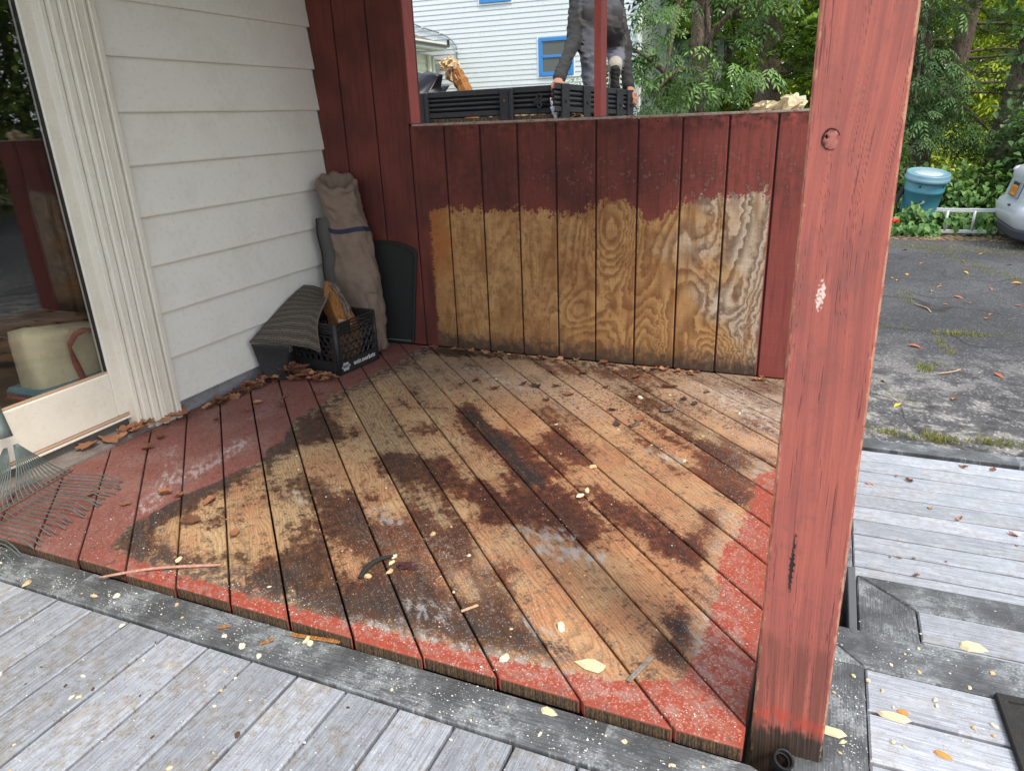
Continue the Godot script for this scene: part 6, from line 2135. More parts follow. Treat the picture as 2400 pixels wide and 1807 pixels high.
func build_car() -> void:
	# parked with its tail to the left; only the near rear corner is in the picture
	var c := thing("silver_car", "silver car with an orange number plate at the right edge", "car", Vector3(4.63, GY, -7.10))
	var silver := plain(Color(0.784, 0.796, 0.824), 0.25, 0.1)
	silver.clearcoat_enabled = true
	silver.clearcoat = 0.5
	# the tail's outline from the bumper's foot up to the boot lid: [height, how far forward, half width]
	var tail := [[0.16, 0.10, 0.80], [0.19, 0.04, 0.83], [0.24, 0.0, 0.845], [0.33, -0.02, 0.86], [0.42, -0.015, 0.865], [0.475, 0.01, 0.865], [0.49, 0.045, 0.862], [0.52, 0.06, 0.86], [0.62, 0.085, 0.855], [0.73, 0.11, 0.85], [0.765, 0.10, 0.845], [0.80, 0.115, 0.835], [0.86, 0.17, 0.81], [0.90, 0.27, 0.78]]
	var g := []
	for q in tail:
		var row := []
		for s in [1, -1]:
			var part := []
			for x in [4.2, 3.6, 2.9, 2.2, 1.5, 1.05]:
				part.append(Vector3(x, q[0] + (0.02 if x > 1.2 and x < 3.8 else 0.0), s * (q[2] - (0.12 if x > 4.0 else 0.03 if x > 3.3 else 0.0))))
			for k in 10:
				var u := 1.0 - k / 10.0
				part.append(Vector3(q[1] + 0.46 * pow(u, 4.5), q[0], s * q[2] * pow(u, 0.55) if u > 0.0 else 0.0))
			if s < 0:
				part.reverse()
			row.append_array(part)
		g.append(row)
	var st := begin(true)
	sheet(st, g)
	obj("body", st, silver, c)
	st = begin(true)
	var lidrow: Array = g[g.size() - 1]
	for k in lidrow.size() / 2 - 1:
		quad(st, lidrow[k], lidrow[k + 1], lidrow[lidrow.size() - 2 - k], lidrow[lidrow.size() - 1 - k])
	obj("boot_lid", st, silver, c)
	# greenhouse and roof
	var cab := [[0.30, 0.90, 0.70], [0.62, 1.16, 0.66], [0.95, 1.36, 0.60], [1.4, 1.45, 0.58], [2.2, 1.45, 0.58], [2.7, 1.30, 0.62], [3.3, 0.92, 0.70]]
	var roof := []
	for q in cab:
		var row := []
		for k in 13:
			var u := (k - 6) / 6.0
			row.append(Vector3(q[0], q[1] - 0.05 * u * u, q[2] * u))
		roof.append(row)
	st = begin(true)
	sheet(st, roof.slice(2, 5), 0.02)
	obj("roof", st, silver, c)
	var dark := plain(Color(0.086, 0.102, 0.118), 0.05)
	st = begin(true)
	sheet(st, roof.slice(0, 3), 0.01)
	obj("rear_window", st, dark, c)
	st = begin(true)
	sheet(st, roof.slice(4, 7), 0.01)
	obj("windscreen", st, dark, c)
	for s in [-1, 1]:
		var up := []
		var lo := []
		for q in cab:
			up.append(Vector3(q[0], q[1] - 0.05, s * q[2]))
			lo.append(Vector3(q[0], 0.90, s * 0.775))
		st = begin(true)
		sheet(st, [up, lo], 0.01)
		obj("side_window", st, dark, c)
		for x in [0.86, 3.35]:
			st = begin(true)
			lathe(st, [Vector2(0.19, -0.09), Vector2(0.29, -0.09), Vector2(0.31, -0.06), Vector2(0.31, 0.06), Vector2(0.29, 0.09), Vector2(0.19, 0.09)], 28, Transform3D(Basis(Vector3.RIGHT, PI / 2), Vector3(x, 0.31, s * 0.79)))
			var w := obj("wheel", st, M.rubber, c)
			st = begin()
			lathe(st, [Vector2(0, 0.08), Vector2(0.05, 0.09), Vector2(0.19, 0.085), Vector2(0.19, -0.085), Vector2(0, -0.08)], 20, Transform3D(Basis(Vector3.RIGHT, PI / 2), Vector3(x, 0.31, s * 0.79)))
			obj("rim", st, plain(Color(0.667, 0.675, 0.690), 0.35, 0.6), w)
		st = begin(true)
		blob(st, Vector3(0.235, 0.80, s * 0.66), Vector3(0.10, 0.055, 0.14), 0.02, 71, 10, Basis(Vector3.UP, s * 0.55))
		obj("tail_light", st, plain(Color(0.831, 0.808, 0.808), 0.08), c)
	st = begin(true)
	var gl := []
	for j in 5:
		var row := []
		for i in 25:
			var u := (i - 12) / 12.0
			row.append(Vector3(-0.01 + 0.42 * pow(absf(u), 4.5) + 0.03 * (1.0 - j / 4.0), 0.10 + 0.03 * j, 0.845 * signf(u) * pow(absf(u), 0.6)))
		gl.append(row)
	sheet(st, gl, 0.012)
	obj("lower_lip", st, plain(Color(0.243, 0.251, 0.282), 0.6), c)
	st = begin()
	box(st, Vector3(2.2, 0.30, 0), Vector3(3.6, 0.22, 1.5), 0.05)
	obj("underbody", st, M.dark, c)
	var bs := Basis(Vector3.BACK, -0.24)
	st = begin()
	box(st, Vector3(0.072, 0.622, 0.0), Vector3(0.03, 0.20, 0.50), 0.012, bs)
	obj("plate_recess", st, plain(Color(0.549, 0.565, 0.588), 0.4), c)
	var pt := paint(128, 64, func(v: float, wide: int) -> PackedColorArray:
		var line_out := PackedColorArray()
		line_out.resize(wide)
		for step in wide:
			var u := (step + 0.5) / wide
			var col := Color(0.93, 0.58, 0.12)
			if v < 0.22 or u < 0.03 or u > 0.97 or v > 0.95:
				col = Color(0.12, 0.14, 0.22)
			elif v < 0.82 and v > 0.34 and u > 0.08 and u < 0.92:
				var d := fmod((u - 0.08) / 0.84 * 7.0, 1.0)
				if d > 0.2 and d < 0.8 and (d < 0.34 or d > 0.66 or fmod(v * 6.1 + floorf(u * 8.0) * 0.4, 1.0) < 0.3):
					col = Color(0.42, 0.24, 0.10)
			line_out[step] = col
		return line_out, false)
	st = begin()
	var pc := Vector3(0.054, 0.622, 0.0)
	for q in [[-1, -1], [1, 1], [1, -1], [-1, -1], [-1, 1], [1, 1]]:
		st.set_uv(Vector2(0.5 + q[0] * 0.5, 0.5 - q[1] * 0.5))
		st.add_vertex(pc + bs * Vector3(0, q[1] * 0.078, q[0] * 0.153))
	obj("number_plate", st, textured(pt, 0.45, 0.0), c)
	st = begin()
	box(st, Vector3(-0.004, 0.455, 0.20), Vector3(0.03, 0.022, 0.07), 0.004)
	obj("small_badge", st, plain(Color(0.118, 0.196, 0.431), 0.3), c)

# ---------- leaves, trees, ground plants ----------
func leaf(st: SurfaceTool, base: Vector3, dir: Vector3, up: Vector3, l: float, w: float, wide_at := 0.42) -> void:
	var side := dir.cross(up).normalized()
	var lift := up * w * 0.22
	var mid := base + dir * l * wide_at
	var far := base + dir * l * 0.76 - up * l * 0.03
	var tip := base + dir * l - up * l * 0.10
	for s in [-1.0, 1.0]:
		var a: Vector3 = mid + side * (w * 0.5 * s) + lift
		var b: Vector3 = far + side * (w * 0.33 * s) + lift * 0.6
		tri(st, base, a, mid)
		tri(st, mid, a, b)
		tri(st, mid, b, far)
		tri(st, far, b, tip)

func spray(kind: String, sd: int) -> ArrayMesh:
	var r := RandomNumberGenerator.new()
	r.seed = 700 + sd
	var st := begin()
	if kind == "ash":          # a drooping compound leaf or two
		for c in 3:
			var yaw := (c - 1) * 0.9 + r.randf_range(-0.2, 0.2)
			var d := Basis(Vector3.UP, yaw) * Vector3(0, -0.18 - 0.1 * c, 1).normalized()
			var n := 4
			for k in n:
				var f := (k + 0.6) / n
				var p := d * 0.26 * f + Vector3(0, -0.10 * f * f, 0)
				for s in [-1, 1]:
					var ld := (Basis(Vector3.UP, yaw + s * 1.0) * Vector3(0, -0.45 - 0.2 * f, 1)).normalized()
					leaf(st, p, ld, Vector3(0.1 * s, 1, 0.2).normalized(), 0.105 * r.randf_range(0.85, 1.15), 0.034)
			leaf(st, d * 0.26 + Vector3(0, -0.10, 0), (d + Vector3(0, -0.6, 0)).normalized(), Vector3.UP, 0.11, 0.036)
	elif kind == "broad":
		for k in 9:
			var yaw := r.randf() * TAU
			var p := Vector3(r.randfn(0, 0.09), r.randfn(0, 0.05), r.randfn(0, 0.09))
			var d := (Basis(Vector3.UP, yaw) * Vector3(0, r.randf_range(-0.7, 0.1), 1)).normalized()
			leaf(st, p, d, Vector3(r.randf_range(-0.4, 0.4), 1, r.randf_range(-0.4, 0.4)).normalized(), r.randf_range(0.09, 0.14), r.randf_range(0.06, 0.085))
	elif kind == "maple":
		for k in 7:
			var yaw := r.randf() * TAU
			var p := Vector3(r.randfn(0, 0.10), r.randfn(0, 0.05), r.randfn(0, 0.10))
			var up := Vector3(r.randf_range(-0.5, 0.5), 1, r.randf_range(-0.5, 0.5)).normalized()
			for s in [-0.75, 0.0, 0.75]:
				var d := (Basis(Vector3.UP, yaw + s) * Vector3(0, -0.35, 1)).normalized()
				leaf(st, p, d, up, 0.10 if s != 0.0 else 0.125, 0.045, 0.5)
	elif kind == "heart":
		leaf(st, Vector3.ZERO, Vector3(0, -0.25, 1).normalized(), Vector3.UP, 1.0, 0.85, 0.30)
	elif kind == "pine":
		tube(st, [Vector3.ZERO, Vector3(0, 0.02, 0.55)], 0.006, 4)
		for k in 70:
			var f := r.randf()
			var p := Vector3(0, 0.02 * f, 0.55 * f)
			var d := (Basis(Vector3.BACK, r.randf() * TAU) * Vector3(0, 0.7, 0.6)).normalized()
			var sd2 := d.cross(Vector3(r.randf(), r.randf(), 0.3)).normalized() * 0.004
			tri(st, p - sd2, p + sd2, p + d * 0.11)
	return commit(st)

func crown(parent: Node3D, called: String, kind: String, zones: Array, size: float, dark: Color, light: Color) -> void:   # zones: [centre, radii, count]
	for v in 2:
		var where := []
		var tint := []
		for q in zones:
			for k in int(q[2] / 2):
				var d := Vector3(rng.randfn(0, 1), rng.randfn(0, 1), rng.randfn(0, 1)).normalized()
				var p: Vector3 = q[0] + d * pow(rng.randf(), 0.45) * q[1]
				if p.y < GY + 0.15:
					continue
				var out := atan2(d.x, d.z)
				var s := size * rng.randf_range(0.75, 1.3)
				var b := Basis(Vector3.UP, out + rng.randfn(0, 0.9)) * Basis(Vector3.RIGHT, rng.randf_range(-0.25, 0.65)) * Basis(Vector3.BACK, rng.randf_range(-0.5, 0.5))
				where.append(Transform3D(b.scaled(Vector3.ONE * s), p))
				var f := rng.randf()
				tint.append(dark.lerp(light, pow(f, 1.4)) * rng.randf_range(0.85, 1.6) * Color(1.12, 1.04, 0.9))
		many(called, M["spray_" + kind][v], M.leaf, where, tint, parent).set_meta("kind", "stuff")

func tree(called: String, label: String, group: String, path: Array, r0: float, limbs: int, kind: String, zones: Array, size: float, dark: Color, light: Color) -> Node3D:
	var t := thing(called, label, "tree", path[0], 0.0, group)
	var st := begin(true)
	var loc := []
	for p in path:
		loc.append(p - path[0])
	var sp := spline(loc, 16)
	var rad := []
	for k in 16:
		rad.append(r0 * (1.0 - 0.045 * k) * (1.25 if k == 0 else 1.0) * (1.0 + 0.05 * sin(k * 5.0)))
	tube(st, sp, rad, 14)
	obj("trunk", st, M.bark, t)
	for k in limbs:
		st = begin(true)
		var f := lerpf(0.30, 0.95, (k + 0.5) / limbs)
		var a: Vector3 = sp[int(f * 15.0)]
		var z: Array = zones[k % zones.size()]
		var e: Vector3 = z[0] - path[0] + Vector3(rng.randfn(0, 0.5) * z[1].x, rng.randfn(0, 0.3) * z[1].y, rng.randfn(0, 0.5) * z[1].z)
		tube(st, spline([a, a.lerp(e, 0.5) + Vector3(0, 0.12, 0), e], 8), [r0 * 0.34, r0 * 0.30, r0 * 0.26, r0 * 0.22, r0 * 0.18, r0 * 0.14, r0 * 0.10, r0 * 0.05], 7)
		obj("limb", st, M.bark, t)
	var zz := []
	for q in zones:
		zz.append([q[0] - path[0], q[1], q[2]])
	crown_local(t, kind, zz, size, dark, light, path[0].y)
	return t

func crown_local(t: Node3D, kind: String, zones: Array, size: float, dark: Color, light: Color, _y: float) -> void:
	crown(t, "crown", kind, zones, size, dark, light)

func build_green() -> void:
	rng.seed = 90
	for k in ["ash", "broad", "maple", "heart", "pine"]:
		M["spray_" + k] = [spray(k, 1), spray(k, 2)]
	var g1 := Color(0.035, 0.08, 0.03)
	var g2 := Color(0.145, 0.255, 0.09)
	# the leafy ash by the truck
	tree("ash_tree", "slim tree with drooping narrow leaves right behind the truck's tail gate", "", [Vector3(1.16, GY, -5.35), Vector3(1.17, 1.2, -5.35), Vector3(1.09, 2.4, -5.6), Vector3(1.0, 5.2, -5.9)], 0.135, 9, "ash",
		[[Vector3(0.75, 2.30, -5.3), Vector3(1.0, 1.0, 0.9), 96], [Vector3(1.25, 1.42, -4.95), Vector3(0.95, 0.55, 0.75), 100], [Vector3(0.40, 1.35, -5.0), Vector3(0.75, 0.55, 0.6), 60], [Vector3(1.75, 2.6, -5.3), Vector3(0.6, 0.7, 0.7), 44], [Vector3(1.0, 4.3, -5.6), Vector3(1.9, 1.3, 1.7), 300]], 0.62, g1, g2)
	# the wood behind, seen between the house and the post
	tree("maple_tree", "thick barked maple trunk standing left of the red post, behind the slim tree", "", [Vector3(1.10, GY, -14.6), Vector3(1.14, 1.4, -14.8), Vector3(1.05, 3.6, -15.1), Vector3(0.9, 9.0, -15.4)], 0.37, 8, "maple",
		[[Vector3(1.2, 3.7, -13.6), Vector3(2.4, 1.1, 1.2), 200], [Vector3(2.2, 2.3, -13.4), Vector3(1.1, 0.9, 1.0), 110], [Vector3(1.0, 7.0, -15.2), Vector3(3.6, 2.6, 3.0), 700]], 1.25, Color(0.05, 0.10, 0.02), Color(0.20, 0.32, 0.06))
	tree("maple_tree", "thin dark trunk with yellow green leaves left of the thick maple", "", [Vector3(-0.42, GY, -18.9), Vector3(-0.35, 2.0, -19.0), Vector3(-0.3, 4.5, -19.1), Vector3(-0.5, 8.5, -19.2)], 0.17, 6, "maple",
		[[Vector3(-0.3, 4.3, -18.6), Vector3(1.8, 1.3, 1.0), 300], [Vector3(0.6, 1.6, -18.4), Vector3(1.5, 1.2, 0.8), 180], [Vector3(-0.4, 7.0, -19.0), Vector3(3.0, 1.8, 2.0), 300]], 1.3, Color(0.09, 0.15, 0.02), Color(0.32, 0.42, 0.06))
	# right of the post
	tree("dark_tree", "dark trunked tree with dense drooping leaves behind the rain barrel", "", [Vector3(3.95, GY, -10.9), Vector3(3.98, 0.6, -10.9), Vector3(3.85, 1.8, -11.0), Vector3(3.6, 5.0, -11.3)], 0.20, 9, "ash",
		[[Vector3(3.85, 1.25, -9.9), Vector3(0.75, 0.75, 0.7), 150], [Vector3(3.35, 2.5, -10.3), Vector3(0.95, 0.85, 0.9), 170], [Vector3(3.5, 0.9, -10.2), Vector3(0.6, 0.5, 0.5), 50], [Vector3(3.2, 4.3, -11.0), Vector3(1.6, 1.2, 1.4), 240], [Vector3(4.6, 0.75, -10.3), Vector3(0.45, 0.45, 0.5), 50]], 0.66, Color(0.04, 0.085, 0.04), Color(0.12, 0.21, 0.09))
	tree("vine_tree", "wide trunk wrapped in climbing leaves at the right edge", "", [Vector3(5.12, GY, -10.3), Vector3(5.16, 1.0, -10.4), Vector3(5.30, 2.6, -10.5), Vector3(5.7, 7.0, -10.6)], 0.34, 6, "broad",
		[[Vector3(5.05, 2.2, -10.1), Vector3(0.45, 1.0, 0.4), 46], [Vector3(5.15, 0.75, -9.3), Vector3(0.45, 0.6, 0.4), 80], [Vector3(5.5, 0.6, -8.9), Vector3(0.7, 0.7, 0.4), 110], [Vector3(5.8, 6.0, -10.6), Vector3(2.2, 1.6, 1.8), 260], [Vector3(4.9, 3.2, -10.0), Vector3(0.6, 0.5, 0.5), 36]], 0.85, Color(0.045, 0.095, 0.04), Color(0.15, 0.26, 0.11))
	var pine := thing("pine_tree", "bare lower pine trunk with level twiggy branches at the upper right", "tree", Vector3(4.95, GY, -15.8))
	var st := begin(true)
	tube(st, [Vector3(-0.15, 0, 0), Vector3(-0.05, 2.2, 0), Vector3(0.05, 4.0, 0), Vector3(0.1, 10.0, 0)], [0.24, 0.20, 0.17, 0.05], 12)
	obj("trunk", st, M.bark, pine)
	var where := []
	var tint := []
	for k in 46:
		var y := 1.2 + k * 0.15 + rng.randf() * 0.08
		var yaw := rng.randf() * TAU
		var l := rng.randf_range(1.4, 3.2)
		var e := Basis(Vector3.UP, yaw) * Vector3(0, -0.10 * l + rng.randf_range(-0.2, 0.3), l)
		st = begin(true)
		var bp := spline([Vector3(0, y, 0), Vector3(0, y + 0.1, 0) + e * 0.5, Vector3(0, y, 0) + e], 7)
		tube(st, bp, [0.035, 0.03, 0.025, 0.02, 0.016, 0.012, 0.006], 5)
		obj("branch", st, M.bark, pine)
		for n in 16:
			var f := rng.randf_range(0.25, 1.0)
			var p: Vector3 = Vector3(0, y + 0.08, 0) + e * f
			where.append(Transform3D((Basis(Vector3.UP, yaw + rng.randf_range(-1.3, 1.3)) * Basis(Vector3.RIGHT, rng.randf_range(-0.3, 0.4))).scaled(Vector3.ONE * rng.randf_range(0.8, 1.4)), p))
			tint.append(Color(0.05, 0.08, 0.03).lerp(Color(0.14, 0.17, 0.06), rng.randf()))
	many("needles", M.spray_pine[0], M.leaf, where, tint, pine).set_meta("kind", "stuff")
	# the wood behind everything, tree by tree
	var far := [[-3.4, -26.0, 8.5, 0], [-1.0, -29.0, 9.0, 1], [1.6, -25.0, 9.0, 1], [3.4, -29.5, 9.5, 0], [5.4, -24.0, 8.0, 1], [7.2, -21.0, 8.5, 2], [8.4, -27.0, 9.0, 2], [10.3, -22.5, 8.5, 1], [12.2, -18.0, 8.0, 0], [14.5, -14.0, 8.0, 1], [16.0, -9.5, 8.0, 0], [16.5, -4.5, 8.0, 2], [15.5, 0.5, 8.5, 0], [2.6, -21.5, 7.5, 0], [9.6, -15.0, 7.0, 0], [12.2, -10.5, 7.0, 1], [6.9, -31.0, 9.0, 2]]
	var words := ["at the wood's left end beyond the white porch", "beyond the white porch, second from the left", "behind the thick maple trunk", "far back between the post and the maple", "behind the barrel, left of the pine", "behind the pine, with sunlight painted into yellow green leaves", "far right of the pine, with sunlight painted into its leaves", "behind the vine wrapped trunk", "beyond the silver car", "at the drive's far right corner", "on the drive's far right side, middle", "on the drive's right side, pale leaved", "at the drive's near right side", "behind the thick maple, nearer the white porch", "just behind the silver car's far side", "right of the car beyond the drive", "farthest back in the gap right of the post"]
	for i in far.size():
		var q: Array = far[i]
		var a := Vector3(q[0], GY, q[1])
		var h: float = q[2]
		var tone: Array = [[Color(0.08, 0.14, 0.03), Color(0.24, 0.35, 0.08)], [Color(0.14, 0.22, 0.04), Color(0.36, 0.46, 0.09)], [Color(0.36, 0.46, 0.06), Color(0.70, 0.78, 0.16)]][q[3]]  # brightest pair: far sunlight put into the leaf colour under an overcast sky
		tree("wood_tree", "leafy tree " + words[i], "trees of the wood behind", [a, a + Vector3(0.05, 1.5, 0), a + Vector3(-0.1, h * 0.5, 0.1), a + Vector3(0.1, h, 0)], 0.16 + 0.02 * (i % 4), 5, ["maple", "broad", "ash"][i % 3],
			[[a + Vector3(0, h * 0.62, 0), Vector3(2.6, h * 0.33, 2.4), 460], [a + Vector3(0.3, h * 0.28, 0.6), Vector3(2.2, h * 0.22, 1.6), 230], [a + Vector3(-0.5, 0.9, 0.8), Vector3(2.0, 1.1, 1.2), 130]], 1.7, tone[0], tone[1])
	# undergrowth behind the ladder
	var bushes := [[3.3, -9.3, 0.75, 0.9, 0], [4.55, -9.0, 0.6, 0.75, 1], [5.6, -9.6, 0.9, 1.3, 0], [2.4, -9.8, 0.9, 1.2, 1], [6.8, -10.5, 1.1, 1.5, 0], [4.5, -13.2, 1.0, 1.2, 2], [3.0, -13.0, 1.1, 1.3, 0], [5.9, -13.5, 1.0, 1.4, 2]]
	var bw := ["at the left of the rain barrel", "right behind the rain barrel", "behind the silver car's tail", "hidden mostly by the red post", "behind the silver car", "in the gap behind the barrel, sunlight painted into its leaves", "far behind the post's right edge", "left of the vine wrapped trunk, sunlight painted into its leaves"]
	for i in bushes.size():
		var q: Array = bushes[i]
		var b := thing("bush", "leafy bush " + bw[i], "bush", Vector3(q[0], GY, q[1]), 0.0, "bushes at the drive's edge")
		st = begin(true)
		for k in 5:
			tube(st, [Vector3(0, 0, 0), Vector3(sin(k * 1.3) * 0.2, q[3] * 0.4, cos(k * 1.3) * 0.2), Vector3(sin(k * 1.3) * 0.5 * q[2], q[3] * 0.8, cos(k * 1.3) * 0.5 * q[2])], [0.02, 0.015, 0.008], 5)
		obj("stems", st, M.bark, b)
		crown(b, "foliage", "broad", [[Vector3(0, q[3] * 0.5, 0), Vector3(q[2], q[3] * 0.55, q[2] * 0.8), 170]], 0.85, [Color(0.03, 0.07, 0.025), Color(0.05, 0.10, 0.03), Color(0.16, 0.24, 0.04)][q[4]], [Color(0.10, 0.18, 0.06), Color(0.14, 0.24, 0.07), Color(0.42, 0.50, 0.10)][q[4]])  # last dark and light pair: sunlight put into the leaf colour
	# vines over the ground, the barrel and the ladder
	where = []
	tint = []
	for k in 1900:
		var x := rng.randf_range(2.7, 6.2)
		var z := -8.45 - pow(rng.randf(), 1.4) * 1.6
		var y := GY + 0.02 + rng.randf() * 0.42
		if k < 230:      # a heap of vines at the barrel's foot
			x = 3.70 + rng.randfn(0, 0.13)
			z = -7.68 + rng.randfn(0, 0.07)
			y = GY + 0.03 + 0.40 * rng.randf() * clampf(1.0 - absf(x - 3.70) * 3.0, 0.15, 1.0)
		elif k < 420:    # behind the ladder's rungs, a few before them
			x = rng.randf_range(3.95, 4.75)
			z = -7.66 - rng.randf() * 0.4 if k < 405 else -7.48
			y = GY + 0.02 + rng.randf() * 0.28
		elif k < 640:
			x = rng.randf_range(3.0, 3.98)
			z = -7.25 - rng.randf() * 0.35
			y = GY + 0.02 + rng.randf() * 0.13
		elif k < 760:
			x = rng.randf_range(4.15, 4.8)
			z = -8.25 - rng.randf() * 0.4
			y = GY + 0.1 + rng.randf() * 0.50
		elif k < 900:
			x = rng.randf_range(2.8, 3.5)
			z = -7.8 - rng.randf() * 0.5
			y = GY + 0.1 + rng.randf() * 0.30
		var s := rng.randf_range(0.06, 0.115)
		where.append(Transform3D((Basis(Vector3.UP, rng.randfn(0, 1.3)) * Basis(Vector3.RIGHT, rng.randf_range(0.1, 1.0)) * Basis(Vector3.BACK, rng.randf_range(-0.4, 0.4))).scaled(Vector3.ONE * s), Vector3(x, y, z)))
		tint.append(Color(0.07, 0.16, 0.05).lerp(Color(0.22, 0.37, 0.12), rng.randf()))
	many("ground_vines", M.spray_heart[0], M.leaf, where, tint).set_meta("kind", "stuff")
	# weeds in the cracks of the asphalt, dead bits at its far edge
	where = []
	tint = []
	var g := func(x: float, z: float) -> Vector3: return Vector3(2.615 + (x - 2.615) * 1.0314, GY, 3.436 + (z - 3.436) * 1.0314)
	var runs := [[3.336, -3.75, 3.35, -3.3, 0.05, 70, 0.045], [3.05, -2.47, 3.30, -2.42, 0.03, 60, 0.03], [3.42, -2.38, 3.75, -2.40, 0.035, 120, 0.06], [3.75, -2.42, 3.95, -2.44, 0.03, 30, 0.03], [3.46, -2.2, 3.49, -1.85, 0.025, 70, 0.045], [3.28, -1.60, 3.31, -1.45, 0.03, 60, 0.06], [3.36, -1.62, 3.42, -1.6, 0.02, 20, 0.04], [3.05, -1.0, 3.2, -0.85, 0.05, 70, 0.03], [2.95, -0.42, 3.14, -0.36, 0.03, 80, 0.05], [3.2, -0.40, 3.34, -0.36, 0.03, 110, 0.06], [3.46, -0.42, 3.56, -0.40, 0.03, 70, 0.06],
		[3.88, -5.9, 4.05, -5.1, 0.06, 150, 0.035], [4.05, -5.1, 4.45, -4.2, 0.05, 170, 0.045], [3.4, -6.1, 4.7, -5.9, 0.10, 420, 0.04], [3.2, -6.3, 4.9, -6.3, 0.12, 300, 0.05]]
	for q in runs:
		for k in q[5]:
			var f := rng.randf()
			var p: Vector3 = g.call(lerpf(q[0], q[2], f) + rng.randfn(0, q[4]), lerpf(q[1], q[3], f) + rng.randfn(0, q[4] * 0.8))
			var s: float = q[6] * rng.randf_range(0.3, 0.9)
			where.append(Transform3D(Basis.from_euler(Vector3(rng.randf_range(0.2, 1.3), rng.randf() * TAU, 0)).scaled(Vector3(s * 0.5, s, s * 0.5)), p))
			tint.append(Color(0.16, 0.22, 0.05).lerp(Color(0.48, 0.40, 0.14), rng.randf()))
	st = begin()
	for k in 3:
		var b := Basis(Vector3.UP, k * 2.1)
		tri(st, b * Vector3(-0.10, 0, 0), b * Vector3(0.10, 0, 0), b * Vector3(0.06, 0.55, 0.15))
		tri(st, b * Vector3(0.10, 0, 0), b * Vector3(0.06, 0.55, 0.15), b * Vector3(0.03, 1.0, 0.5))
	many("crack_weeds", commit(st), M.leaf, where, tint).set_meta("kind", "stuff")
	where = []
	tint = []
	for k in 1500:
		var p := Vector3(rng.randf_range(2.6, 7.0), GY + 0.006, -6.95 - absf(rng.randfn(0, 0.25)))
		var s := rng.randf_range(0.012, 0.05)
		where.append(Transform3D(Basis.from_euler(Vector3(rng.randf_range(-0.4, 0.4), rng.randf() * TAU, rng.randf_range(-0.4, 0.4))).scaled(Vector3(s * 1.6, s * 0.4, s * 0.7)), p))
		tint.append(Color(0.13, 0.08, 0.05).lerp(Color(0.40, 0.28, 0.15), rng.randf() * rng.randf()))
	many("leaf_litter", chip(6, 0.3), M.dry, where, tint).set_meta("kind", "stuff")
	# yellow leaves on the drive, one by one
	var yl := begin()
	leaf(yl, Vector3(0, 0, -0.5), Vector3(0, 0, 1), Vector3.UP, 1.0, 0.42, 0.45)
	var ym := commit(yl)
	var ymats := [plain(Color(0.871, 0.698, 0.173), 0.7), plain(Color(0.808, 0.588, 0.235), 0.7), plain(Color(0.690, 0.408, 0.243), 0.8)]
	var spots := []
	for q in [[3.32, -4.2], [3.42, -4.5], [3.65, -4.0], [3.66, -4.1], [3.56, -3.8], [3.28, -4.3], [3.75, -3.6], [3.80, -3.4], [3.62, -3.3], [4.05, -4.0], [4.3, -4.3], [4.0, -5.3], [3.7, -5.6], [3.3, -5.7], [3.5, -5.9], [4.4, -5.2], [4.15, -3.4], [4.2, -3.2], [4.35, -3.6], [3.18, -3.9], [3.85, -2.9], [4.0, -1.9], [3.7, -1.5], [3.1, -0.8], [3.05, -1.2], [3.4, -1.0], [3.2, -5.0], [3.95, -4.7], [3.6, -5.1], [4.25, -5.8], [3.1, -2.9], [3.9, -3.05]]:
		var p: Vector3 = g.call(q[0], q[1])
		spots.append([p + Vector3(0, 0.006, 0), rng.randf_range(0.05, 0.085), rng.randf() * TAU])
	scatter("fallen_leaf", "fallen yellow leaf lying on the dark asphalt drive", "leaf", "yellow leaves on the asphalt", [ym], ymats, spots)
	for q in [[3.28, -2.0, 0.10, "red brown oak leaf on the grey asphalt near the weeds", 2], [3.92, -1.78, 0.11, "long bright yellow leaf on the pale asphalt at the right", 0]]:
		var o := obj("fallen_leaf", ym, ymats[q[4]], null, g.call(q[0], q[1]) + Vector3(0, 0.008, 0))
		o.basis = Basis(Vector3.UP, 1.2).scaled(Vector3.ONE * q[2])
		tag(o, q[3], "leaf")
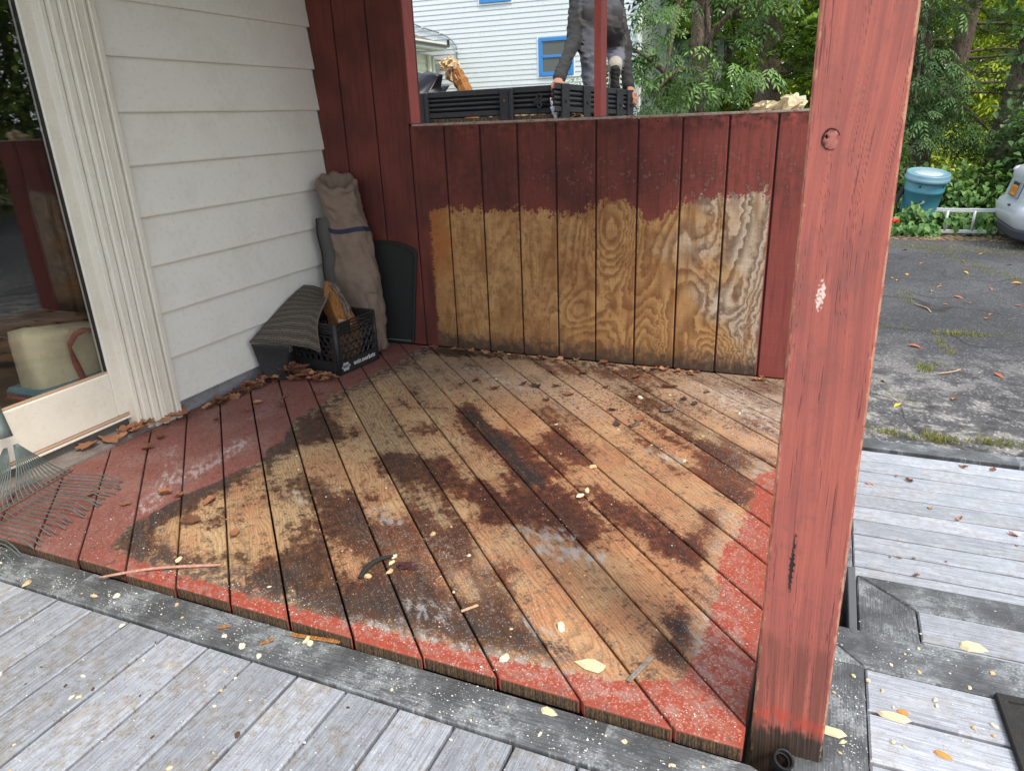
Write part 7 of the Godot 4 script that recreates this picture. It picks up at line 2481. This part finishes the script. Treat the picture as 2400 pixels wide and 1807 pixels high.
	for q in [[3.38, -3.25, 3.48, -3.0, "pale bent twig below the weeds on the asphalt"], [3.36, -1.42, 3.5, -1.55, "pale twig across the asphalt crack nearer the deck"]]:
		var tw := thing("twig", q[4], "twig")
		st = begin(true)
		var a: Vector3 = g.call(q[0], q[1])
		var e: Vector3 = g.call(q[2], q[3])
		tube(st, spline([a + Vector3(0, 0.008, 0), a.lerp(e, 0.5) + Vector3(0.03, 0.012, 0), e + Vector3(0, 0.008, 0)], 8), 0.005, 5)
		obj("stem", st, M.pale_wood, tw)

# ---------- everything ----------
func _ready() -> void:
	var cam := Camera3D.new()
	cam.name = "camera"
	add_child(cam)
	cam.transform = Transform3D(Basis(Vector3.UP, 0.415486) * Basis(Vector3.RIGHT, -0.357197) * Basis(Vector3.BACK, -0.040204), Vector3(2.6148, 1.2095, 3.4361))
	cam.fov = 56.67
	cam.near = 0.05
	cam.far = 900.0
	cam.current = true
	var sky := ProceduralSkyMaterial.new()
	sky.sky_top_color = Color(0.86, 0.91, 0.97)
	sky.sky_horizon_color = Color(0.94, 0.96, 0.97)
	sky.sky_curve = 0.2
	sky.ground_bottom_color = Color(0.35, 0.36, 0.34)
	sky.ground_horizon_color = Color(0.6, 0.62, 0.6)
	sky.sky_energy_multiplier = 1.0
	var env := Environment.new()
	env.background_mode = Environment.BG_SKY
	env.sky = Sky.new()
	env.sky.sky_material = sky
	env.tonemap_mode = Environment.TONE_MAPPER_LINEAR
	env.tonemap_exposure = 2.05
	env.sdfgi_enabled = true
	env.ssao_enabled = true
	env.ssil_enabled = true
	var we := WorldEnvironment.new()
	we.name = "world_environment"
	we.environment = env
	add_child(we)
	var sun := DirectionalLight3D.new()
	sun.name = "sun"
	add_child(sun)
	sun.light_color = Color(1.0, 0.96, 0.90)
	sun.light_energy = 0.6
	sun.light_angular_distance = 14.0
	sun.shadow_enabled = true
	sun.look_at_from_position(Vector3(9, 14, 5), Vector3.ZERO)
	make_materials()
	build_ground()
	build_house()
	build_grey_decks()
	build_deck()
	build_wall()
	build_post()
	build_roof()
	build_neighbour()
	build_green()
	build_truck()
	build_person()
	build_car()
	build_yard_things()
	build_corner_things()
	build_tote()
	build_rake()
	litter()
